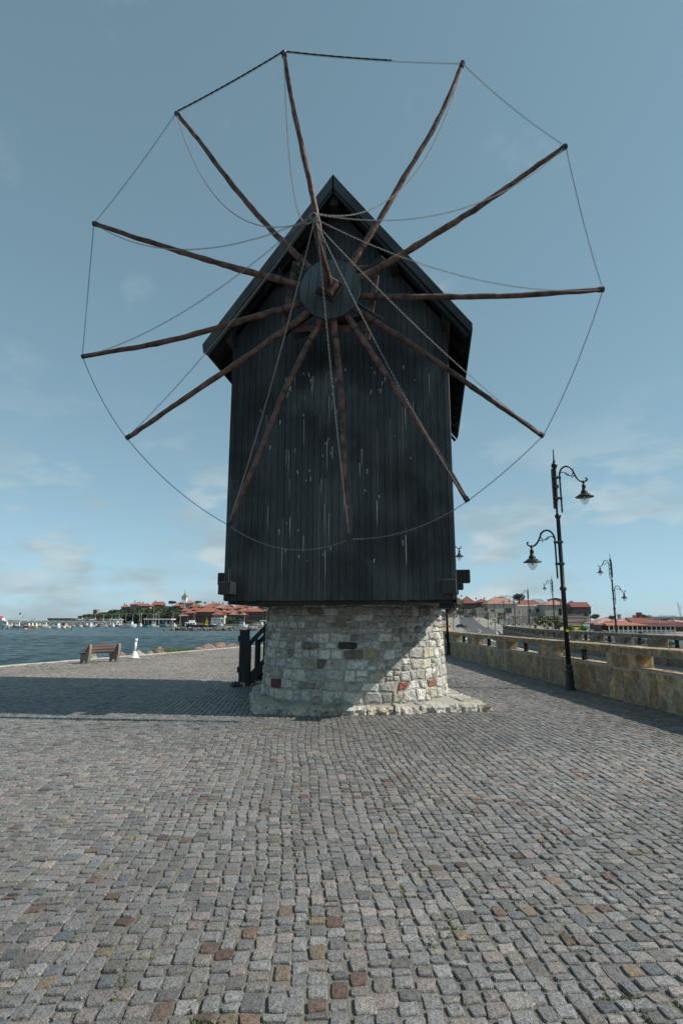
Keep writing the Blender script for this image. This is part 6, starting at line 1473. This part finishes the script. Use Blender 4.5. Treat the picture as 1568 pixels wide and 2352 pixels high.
    m = MB(); a, b_ = at(X2(515), Y2(545), Y + 8) - o.location, at(X2(690), Y2(468), Y + 8) - o.location; m.box(((a.x + b_.x) / 2, 9, (a.z + b_.z) / 2), (b_.x - a.x, 3, b_.z - a.z)); m.build('dark_annex', M_BLACK2, o)
restaurant()
house('town_house', 'small pink-roofed pavilion at the right edge beyond the restaurant', X2(1462), X2(1660), Y2(408), Y2(440), Y2(500), 165, wall=M_WALLB, roof=M_TILE4, wins=(3, 1), chim=0)
tm = pavilion('long dark flat-roofed terminal on the far right skyline', X2(1190), X2(1660), Y2(374), Y2(420), 330, 12, 'passenger_terminal', M_HANG, M_WALLD, 12, 1.2, P_GREY)
l_ = link_mesh('sign_letters', lettering('PASSENGER TERMINAL', 1.05, M_IRON), tm); l_.rotation_euler = (PI / 2, 0, 0); p = at(X2(1384), Y2(375), 330); l_.location = (p.x - tm.location.x, .3, p.z - tm.location.z)
a = at(X2(1546), Y2(420), 322); h = at(0, Y2(207), 322).z - a.z; o = empty('mast', a, 0, 'tall lattice radio mast at the right edge', 'mast')
for s_ in ((-.4, -.3), (.4, -.3), (0, .4)): m = MB(); m.tube([(s_[0], s_[1], 0), (s_[0] * .5 - 1.2, s_[1] * .5, h)], .1, 5); m.build('leg', P_GREY, o)
m = MB(); [m.bar((-.4 - t * .9 / h * 1, 0, t), (.35 - t * .9 / h, 0, t + 1), .06, .06) for t in np.arange(0, h - 1, 1.2)]; m.build('bracing', P_GREY, o); m = MB(); m.box((.5, 0, h * .72), (.3, .3, 2.2)); m.build('antenna', P_WHITE, o)

# ------------------------------------------------------------------ plants on the right
for a in [('leafy_tree', 'bright green tree between the mill beam and the timber house', X1(205), X1(318), Y1(140), Y1(330), 312, 'l', .1), ('leafy_tree', 'dark conifer beside the lamp cluster behind the stone house', X1(945), X1(1092), Y1(100), Y1(250), 336, 'd', .3),
          ('leafy_tree', 'dark palm-like tree behind the square stone house', X1(1380), X1(1560), Y1(162), Y1(260), 340, 'd', .35), ('leafy_tree', 'dark tree behind the dark timber house', X2(218), X2(302), Y2(178), Y2(330), 306, 'd', .2), ('leafy_tree', 'green tree right of the dark timber house', X2(468), X2(580), Y2(340), Y2(425), 290, 'm', .2),
          ('leafy_tree', 'round dark tree left of the restaurant chimneys', X2(680), X2(775), Y2(352), Y2(440), 190, 'm', .1), ('leafy_tree', 'pale airy tree behind the restaurant chimneys', X2(988), X2(1165), Y2(328), Y2(430), 190, 'y', .3), ('bush', 'big round green bush behind the walking people', X1(1232), X1(1525), Y1(358), Y1(560), 106, 'y', .05),
          ('bush', 'green bush right of the big bush, behind the tall lamp', X2(30), X2(160), Y2(355), Y2(560), 112, 'm', .05), ('bush', 'bright green shrub right of the tall lamp', X2(195), X2(285), Y2(455), Y2(580), 96, 'l', .05), ('bush', 'small palm shrub in front of the yellow vans', X2(340), X2(450), Y2(478), Y2(560), 120, 'l', .2),
          ('bush', 'dark ivy on the ruined bastion', X1(536), X1(622), Y1(245), Y1(345), 306, 'm', .05), ('bush', 'tall feathery green plant left of the near lamp', X1(55), X1(103), Y1(392), Y1(470), 268, 'y', .05), ('bush', 'small potted tree in the road by the gate', X1(298), X1(328), Y1(425), Y1(470), 276, 'm', .3), ('bush', 'low shrub at the foot of the restaurant railing', X2(1030), X2(1095), Y2(545), Y2(590), 122, 'm', .05), ('bush', 'low shrub near the right end of the restaurant railing', X2(1285), X2(1340), Y2(560), Y2(600), 122, 'y', .05)]:
    tree_px(a[0], a[1], a[2], a[3], a[4], a[5], a[6], a[7], cat='bush' if a[0] == 'bush' else 'tree', low=a[8])
a, b_ = at(X1(580), Y1(508), 262), at(X1(758), Y1(466), 262); o = empty('hedge', ((a.x + b_.x) / 2, 262, a.z), 0, 'clipped green hedge below the ruined wall', 'hedge'); c = link_mesh('foliage', crown('l', 1), o); c.scale = ((b_.x - a.x) / 2 * 1.1, 1.4, (b_.z - a.z) / 2 * 1.2); c.location = (0, 0, (b_.z - a.z) / 2); c = link_mesh('foliage', crown('m', 2), o); c.scale = ((b_.x - a.x) / 2 * 1.15, 1.2, (b_.z - a.z) / 2 * 1.1); c.location = (.6, .3, (b_.z - a.z) / 2 - .1)

# ------------------------------------------------------------------ vehicles
def car(label, xD, Y, col, kind='car', L_=4.2, rz=0.0, z=None, name='parked_car', cat='car', group=None, sc=1.0):
    p = at(xD, 1440, Y); z = HLAND(p.x, Y) + .02 if z is None else z; o = empty(name, (p.x, Y, z), rz, label, cat, group, sc); W_ = 1.75
    if kind == 'car': low = [(-.5, .28), (.5, .28), (.5, .62), (.46, .74), (.24, .86), (-.44, .92), (-.5, .8)]; top = [(.24, .86), (.08, 1.42), (-.30, 1.46), (-.46, .92)]; wh = .31
    elif kind == 'suv': low = [(-.5, .35), (.5, .35), (.5, .8), (.44, .95), (.22, 1.02), (-.46, 1.05), (-.5, .9)]; top = [(.22, 1.02), (.08, 1.60), (-.40, 1.64), (-.47, 1.05)]; wh = .36
    else: low = [(-.5, .32), (.5, .32), (.5, .85), (.40, 1.1), (-.5, 1.12)]; top = [(.40, 1.1), (.26, 1.88), (.22, 1.95), (-.49, 1.97), (-.5, 1.12)]; wh = .33
    m = MB(); m.prism([(x * L_, 0, z_) for x, z_ in low], (0, -W_ / 2, 0), (0, W_ / 2, 0)); bo = link_mesh('body', clean(m.mesh('body', col)), o)
    m = MB(); n = len(top); vs = [(x * L_, s_ * (W_ / 2 - (.03 if z_ < 1.2 else .17)), z_) for s_ in (-1, 1) for x, z_ in top]; m.add(vs, [tuple(range(n)), tuple(range(2 * n - 1, n - 1, -1))] + [(i, n + i, n + (i + 1) % n, (i + 1) % n) for i in range(n)]); link_mesh('cab', clean(m.mesh('cab', col)), bo)
    t0, t1 = top[0], top[1]; zlo = top[0][1] + .06; zhi = max(q[1] for q in top) - .12; xs = [top[-1][0] * .9, -.12, .05, t1[0] + (t0[0] - t1[0]) * .45] if kind != 'van' else [-.44, -.14, .12, .33]
    for s_ in (-1, 1):
        for i in range(3):
            m = MB(); a, b_ = xs[i] * L_ + .06, xs[i + 1] * L_ - .06; sl = .25 if i == 2 else 0; m.prism([(a, 0, zlo), (b_, 0, zlo), (b_ - sl, 0, zhi), (a + (.2 if i == 0 and kind != 'van' else 0), 0, zhi)], (0, s_ * (W_ / 2 - .12), 0), (0, s_ * (W_ / 2 - .01), 0)); link_mesh('side_window', clean(m.mesh('side_window', M_DARKGLASS)), o)
    m = MB(); q0, q1 = Vector((t0[0] * L_ + .012, 0, t0[1] + .05)), Vector((t1[0] * L_ + .03, 0, t1[1] - .1)); m.add([(q0.x, -.75, q0.z), (q0.x, .75, q0.z), (q1.x, .62, q1.z), (q1.x, -.62, q1.z)], [(0, 1, 2, 3)]); m.build('windscreen', M_DARKGLASS, o)
    for x in (-.31, .31):
        for s_ in (-1, 1):
            m = MB(); m.tube([(x * L_, s_ * (W_ / 2 - .2), wh), (x * L_, s_ * (W_ / 2 + .01), wh)], wh, 14); t_ = m.build('wheel', P_BLK, o); m = MB(); m.tube([(x * L_, s_ * (W_ / 2), wh), (x * L_, s_ * (W_ / 2 + .025), wh)], wh * .6, 10); m.build('rim', M_POLE, t_)
    for s_ in (-1, 1):
        m = MB(); m.box((.492 * L_, s_ * .62, low[2][1] - .02), (.1, .3, .14), None, .02); m.build('headlight', P_WHITE, o); m = MB(); m.box((-.497 * L_, s_ * .66, low[2][1]), (.06, .22, .18)); m.build('tail_light', P_RED, o)
    return o
car('dark green estate car turning at the junction', X1(296), 204, P_CARG, 'car', 4.3, -.08, name='estate_car', sc=.9)
car('white van parked behind the far parapet', X1(930), 214, P_WHITE, 'van', 4.9, -.12, name='van', cat='van', sc=.85)
car('teal car parked at the left of the junction', X1(100), 205, P_TEAL, 'car', 4.3, .05)
car('orange-yellow van, leftmost of the yellow vehicles', X2(292), 176, P_YEL, 'van', 4.2, PI, name='van', cat='van', sc=.72); car('yellow van with dark windows, second from the left', X2(325), 180, P_YEL, 'van', 4.2, PI, name='van', cat='van', sc=.72); car('bright yellow taxi van nearest the restaurant', X2(460), 176, paint('lemon_paint', (.66, .60, .03)), 'van', 4.8, -.3, name='van', cat='van', sc=.72); car('yellow car half hidden behind the taxi van', X2(525), 182, P_YEL, 'car', 4.0, .1)
car('white car parked on the quay near the mill tower', X8(1408), 255, P_WHITE, 'suv', 4.0, PI - .12, z=-.62)
o = empty('quay_ramp', (at(X8(1480), 1440, 255).x, 255, -1.95), 0, 'grassy end of the quay under the white car', 'quay'); m = MB(); m.box((0, 0, .66), (22, 8, 1.3), None, .3); m.build('bank', M_EARTH, o); 
for i, (a_, kd, cl, ln) in enumerate([(1005, 'van', P_WHITE, 6), (1062, 'car', P_WHITE, 4), (1100, 'car', P_GREY, 4), (1150, 'van', P_WHITE, 9), (1225, 'car', P_RED, 4), (1258, 'car', P_YEL, 4), (1290, 'car', P_WHITE, 4), (1340, 'car', P_GREY, 4), (1385, 'car', P_WHITE, 4), (1468, 'van', P_WHITE, 9), (950, 'car', P_WHITE, 4), (930, 'car', P_GREY, 4)]):
    zt = at(0, Y6(419), 343).z
    nm = {9: 'coach', 6: 'minibus'}.get(ln, 'parked_car'); lb = {9: 'white coach parked on the mole, %s one' % ('left' if a_ < 1300 else 'right'), 6: 'white minibus at the left end of the row on the mole'}.get(ln, 'car parked on the mole, %s from the left' % ordn[i])
    car(lb, X6(a_), 343, cl, kd, ln, 0, z=zt + .1, name=nm, cat={9: 'coach', 6: 'minibus'}.get(ln, 'car'), group='vehicles parked on the mole', sc=.78)

# ------------------------------------------------------------------ people
M_SKIN = pm('skin', (.42, .22, .15), (.50, .28, .20), scale=4, rough=.6); M_HAIRB = pm('brown_hair', (.05, .025, .015), (.10, .055, .03), scale=20, rough=.6); M_HAIRW = pm('pale_hair', (.36, .29, .19), (.48, .40, .28), scale=20, rough=.6)
def body_mesh(stride, armout):
    J = [('pel', (0, 0, .95), (.15, .11)), ('waist', (0, 0, 1.10), (.13, .095)), ('chest', (0, -.01, 1.30), (.16, .11)), ('neck', (0, 0, 1.47), (.06, .06)), ('head', (0, -.02, 1.58), (.085, .10)), ('crown', (0, -.01, 1.68), (.07, .085)),
         ('shL', (-.17, 0, 1.41), (.06, .06)), ('elL', (-.22 - armout, .03, 1.16), (.042, .042)), ('wrL', (-.21 - armout * .6, -.06, .93), (.03, .03)), ('haL', (-.20 - armout * .5, -.09, .83), (.028, .036)),
         ('shR', (.17, 0, 1.41), (.06, .06)), ('elR', (.22 + armout, .04, 1.16), (.042, .042)), ('wrR', (.21 + armout * .6, -.04, .93), (.03, .03)), ('haR', (.20 + armout * .5, -.06, .83), (.028, .036)),
         ('hpL', (-.09, 0, .88), (.095, .10)), ('knL', (-.095, -stride * .5, .49), (.06, .06)), ('anL', (-.095, -stride * .6, .09), (.038, .042)), ('toL', (-.10, -stride * .6 - .15, .03), (.035, .03)),
         ('hpR', (.09, 0, .88), (.095, .10)), ('knR', (.095, stride * .3 - .03, .49), (.06, .06)), ('anR', (.095, stride * .75, .10), (.038, .042)), ('toR', (.10, stride * .75 - .14, .03), (.035, .03))]
    ix = {j[0]: i for i, j in enumerate(J)}; E_ = [('pel', 'waist'), ('waist', 'chest'), ('chest', 'neck'), ('neck', 'head'), ('head', 'crown'), ('chest', 'shL'), ('shL', 'elL'), ('elL', 'wrL'), ('wrL', 'haL'), ('chest', 'shR'), ('shR', 'elR'), ('elR', 'wrR'), ('wrR', 'haR'), ('pel', 'hpL'), ('hpL', 'knL'), ('knL', 'anL'), ('anL', 'toL'), ('pel', 'hpR'), ('hpR', 'knR'), ('knR', 'anR'), ('anR', 'toR')]
    me = bpy.data.meshes.new('body'); me.from_pydata([j[1] for j in J], [(ix[a], ix[b_]) for a, b_ in E_], []); o = bpy.data.objects.new('body', me); COL.objects.link(o)
    sk = o.modifiers.new('skin', 'SKIN'); sk.use_smooth_shade = True; o.modifiers.new('sub', 'SUBSURF').levels = 1
    for i, j in enumerate(J): v_ = me.skin_vertices[0].data[i]; v_.radius = j[2]; v_.use_root = i == 0
    bpy.context.view_layer.update(); r_ = bpy.data.meshes.new_from_object(o.evaluated_get(bpy.context.evaluated_depsgraph_get())); bpy.data.objects.remove(o); return r_
BODIES = [body_mesh(.28, .02), body_mesh(.02, .10), body_mesh(.36, .05)]
def person(label, xD, Y, top, legs, hair=M_HAIRB, var=0, rz=0.0, skirt=False, group='people walking near the gate', sleeve=1.3, knee=.5, h=1.0, z=None, long_hair=False):
    p = at(xD, 1440, Y); o = empty('person', (p.x, Y, HLAND(p.x, Y) + .02 if z is None else z), rz, label, 'person', group, h)
    me = BODIES[var % 3].copy(); me.materials.clear()
    for q in (M_SKIN, top, legs): me.materials.append(q)
    for f_ in me.polygons:
        c = f_.center; k = 0
        if .98 < c.z < 1.44 and (abs(c.x) < .17 or c.z > sleeve): k = 1
        elif knee < c.z <= .98 and abs(c.x) < .19: k = 2
        f_.material_index = k; f_.use_smooth = True
    b_ = link_mesh('body', me, o); m = MB()
    m.lathe([(.02, 1.745), (.075, 1.725), (.102, 1.665), (.10, 1.60), (.085, 1.53 if not long_hair else 1.42), (.05, 1.50 if not long_hair else 1.36)], (0, .028, 0), 12); m.build('hair', hair, o, True)
    if skirt: m = MB(); m.lathe([(.13, 1.08), (.165, .95), (.21, .70), (.24, .5)], (0, 0, 0), 14, cap=False); m.build('skirt', legs, o, True)
C = lambda n_, c: paint(n_, c, .8)
c_w, c_k, c_n, c_r, c_t, c_b, c_p = C('white_cloth', (.7, .7, .68)), C('black_cloth', (.015, .015, .018)), C('navy_cloth', (.02, .03, .08)), C('coral_cloth', (.55, .09, .08)), C('turquoise_cloth', (.12, .40, .38)), C('beige_cloth', (.42, .34, .24)), C('patterned_grey_cloth', (.20, .20, .22))
NG = 'people behind the far parapet'
for q in [('person in a turquoise top walking behind the far parapet', X1(1083), 86, c_t, c_b, M_HAIRW, 0, .3, False), ('person in a white sleeveless top beside the thin lamp post', X1(1145), 84, c_w, c_n, M_HAIRB, 1, .1, False), ('person in a navy top with a bag behind the far parapet', X1(1226), 90, c_n, c_k, M_HAIRB, 0, -.5, False), ('child next to the person in navy', X1(1208), 92, c_k, c_n, M_HAIRB, 1, 0, False),
          ('person in a black top in front of the big bush', X1(1336), 84, c_k, c_b, M_HAIRW, 2, .2, False), ('person with dark hair just behind the one in black', X1(1364), 88, c_p, c_k, M_HAIRB, 0, -.2, False), ('person in a patterned dress right of the lamp post', X1(1442), 82, c_p, c_p, M_HAIRW, 1, .1, True)]:
    person(q[0], q[1], q[2], q[3], q[4], q[5], q[6], q[7], q[8], group=NG, sleeve=1.5, h=.68 if 'child' in q[0] else .95)
person('person in pale trousers walking beside the sunlit yellow parapet', X1(170), 133, C('pink_cloth', (.5, .3, .27)), c_w, M_HAIRB, 0, 2.6, knee=.12)
for i, q in enumerate([(250, 292, c_w, c_k, 'person in white at the left side of the gateway'), (262, 296, c_k, c_b, 'person in black at the left side of the gateway'), (274, 290, c_w, c_w, 'person all in white walking out of the gateway'), (288, 284, c_n, c_k, 'person in navy left of the potted tree'), (334, 284, c_k, c_k, 'person in black right of the potted tree'), (345, 286, c_k, c_n, 'second dark-clothed person right of the potted tree'),
                       (412, 280, c_w, c_k, 'person in a white shirt and dark trousers below the bastion'), (426, 281, c_k, c_k, 'dark-clothed person below the bastion'), (457, 276, c_w, c_r, 'person in a white top and long coral trousers'), (474, 276, c_r, c_b, 'person in a coral top beside the coral trousers'), (214, 262, c_r, c_b, 'person in a coral top by the gate tower'), (830, 226, c_k, c_k, 'person in black left of the white van'), (845, 224, c_w, c_k, 'person in white left of the white van'), (918, 206, c_w, c_r, 'person with red bag in front of the white van'), (962, 208, c_k, c_b, 'person in black in front of the white van')]):
    person(q[4], X1(q[0]), q[1], q[2], q[3], (M_HAIRB, M_HAIRW)[i % 3 == 2], i, i * .9, knee=.12 if q[3] is c_r else .5)

# ------------------------------------------------------------------ signs
def sign(label, xD, yt, yb, Y, panel, name='road_sign'):
    a = at(xD, yb, Y); t = at(xD, yt, Y); h = t.z - a.z; o = empty(name, (a.x, Y, a.z), 0, label, 'sign'); m = MB(); m.lathe([(.045, -.4), (.045, h)], (0, 0, 0), 8); m.build('post', M_POLE, o); panel(o, h); return o
def disc(o, z, r_, mat, y, nm): m = MB(); m.tube([(0, y, z), (0, y - .015, z)], r_, 24); m.build(nm, mat, o)
def p_noentry(o, h):
    disc(o, h - .45, .44, P_YEL, -.06, 'yellow_disc'); disc(o, h - .45, .31, P_RED, -.08, 'red_disc'); m = MB(); m.box((0, -.105, h - .45), (.44, .015, .11)); m.build('white_bar', P_WHITE, o); m = MB(); m.box((0, .1, h - 2.2), (.35, .2, 1.2)); m.build('lower_box', P_GREY, o)
sign('round no-entry sign with yellow surround at the road fork', X1(518), Y1(433), Y1(516), 240, p_noentry)
def p_tow(o, h):
    m = MB(); m.box((0, -.06, h - .4), (.54, .03, .8)); m.build('panel', P_WHITE, o); disc(o, h - .5, .21, P_DARK, -.08, 'dark_disc'); m = MB(); m.box((0, -.085, h - .12), (.42, .01, .08)); m.build('dark_band', P_DARK, o); m = MB(); m.tube([(-.1, -.105, h - .53), (0.02, -.105, h - .43), (.1, -.105, h - .52)], .03, 5); m.build('white_arrow', P_WHITE, o)
sign('white square traffic sign with dark round symbol on the island', X1(718), Y1(404), Y1(578), 108, p_tow)
def p_two(o, h):
    m = MB(); m.box((0, -.06, h - .4), (.5, .02, .5), Matrix.Rotation(R(45), 3, 'Y')); m.build('white_diamond', P_WHITE, o); m = MB(); m.box((0, -.08, h - .4), (.32, .02, .32), Matrix.Rotation(R(45), 3, 'Y')); m.build('yellow_diamond', P_YEL, o); disc(o, h - 1.1, .34, P_BLUE, -.06, 'blue_disc'); m = MB(); m.box((0, -.085, h - 1.1), (.10, .01, .4)); m.box((0, -.087, h - 1.0), (.4, .01, .1)); m.build('white_arrow', P_WHITE, o)
sign('yellow diamond priority sign over a blue round sign', X1(671), Y1(424), Y1(550), 140, p_two)
o = empty('billboard', at(X1(808), Y1(480), 258), 0, 'dark hoarding with white script and teal panel below the stone house', 'billboard'); a, b_ = at(X1(766), Y1(424), 258) - o.location, at(X1(852), Y1(348), 258) - o.location
m = MB(); m.box((0, 0, (a.z + b_.z) / 2), (b_.x - a.x, .3, b_.z - a.z)); m.build('panel', C('hoarding_brown', (.035, .022, .022)), o); m = MB(); m.box((.05, -.2, a.z + .72), (.52, .05, .78)); m.build('teal_panel', P_TEAL, o)
m = MB(); m.box((-.95, -.2, a.z + .95), (.7, .05, .14)); m.box((.95, -.2, a.z + .95), (.7, .05, .14)); m.build('white_text_bar', P_WHITE, o); m = MB(); m.box((-.95, -.2, a.z + .45), (.5, .05, .2)); m.build('red_mark', P_RED, o)
m = MB(); m.tube([(math.cos(t) * .2, -.2, b_.z - .42 + math.sin(t) * .24) for t in np.linspace(0, 6.3, 20)], .04, 5); m.tube([(x, -.2, b_.z - 1.12 + .09 * math.sin(x * 15)) for x in np.linspace(-1.05, 1.05, 50)], .03, 5); m.build('white_script', P_WHITE, o)
for s_ in (-1, 1): m = MB(); m.box((s_ * 1.45, .25, a.z / 2 - .6), (.14, .14, a.z + 1.2)); m.build('post', M_IRON, o)
for i, x in enumerate((798, 833)):
    o = empty('map_board', at(X1(x), Y1(520), 214), 0, 'grey-green information board under the hoarding, %s one' % ('left', 'right')[i], 'sign', 'information boards'); a, b_ = at(X1(x - 15), Y1(491), 214) - o.location, at(X1(x + 16), Y1(451), 214) - o.location
    m = MB(); m.box((0, 0, (a.z + b_.z) / 2), (b_.x - a.x, .08, b_.z - a.z)); m.build('panel', C('board_grey_green', (.30, .35, .34)), o); m = MB(); m.lathe([(.07, -1.5), (.07, a.z)], (0, .05, 0), 8); m.build('post', M_POLE, o)
o = empty('menu_board', at(X2(431), Y2(565), 125), 0, 'white folding menu board behind the far parapet', 'sign'); m = MB(); m.prism([(-.75, 0, 0), (.6, 0, 0), (.75, 0, 1.9), (-.6, .3, 1.9)], (0, -.02, 0), (0, .03, 0)); m.build('board', P_WHITE, o); m = MB(); m.bar((-.65, .5, 0), (-.55, .25, 1.9), .05, .05); m.bar((.5, .5, 0), (.6, .25, 1.9), .05, .05); m.build('rear_frame', M_IRON, o)
# small reflective band on the tall lamp
m = MB(); m.box((.0, -.07, 1.53), (.07, .03, .05)); q = m.build('yellow_sticker', P_YEL, lamp0); 

# ------------------------------------------------------------------ sea air between here and the far shore
hz = MB(); hz.box((0, 2300, 33.0), (11000, 5400, 72.0)); 
hm = bpy.data.materials.new('sea_haze'); hm.use_nodes = True; hn = hm.node_tree; hn.nodes.clear()
ho = hn.nodes.new('ShaderNodeOutputMaterial'); hv = hn.nodes.new('ShaderNodeVolumePrincipled'); hv.inputs['Color'].default_value = (0.80, 0.90, 0.95, 1); hv.inputs['Density'].default_value = 0.00004; hv.inputs['Anisotropy'].default_value = 0.2
hn.links.new(hv.outputs[0], ho.inputs['Volume'])
tag(hz.build('haze', hm), 'thin pale sea haze over the bay', 'haze', kind='stuff')
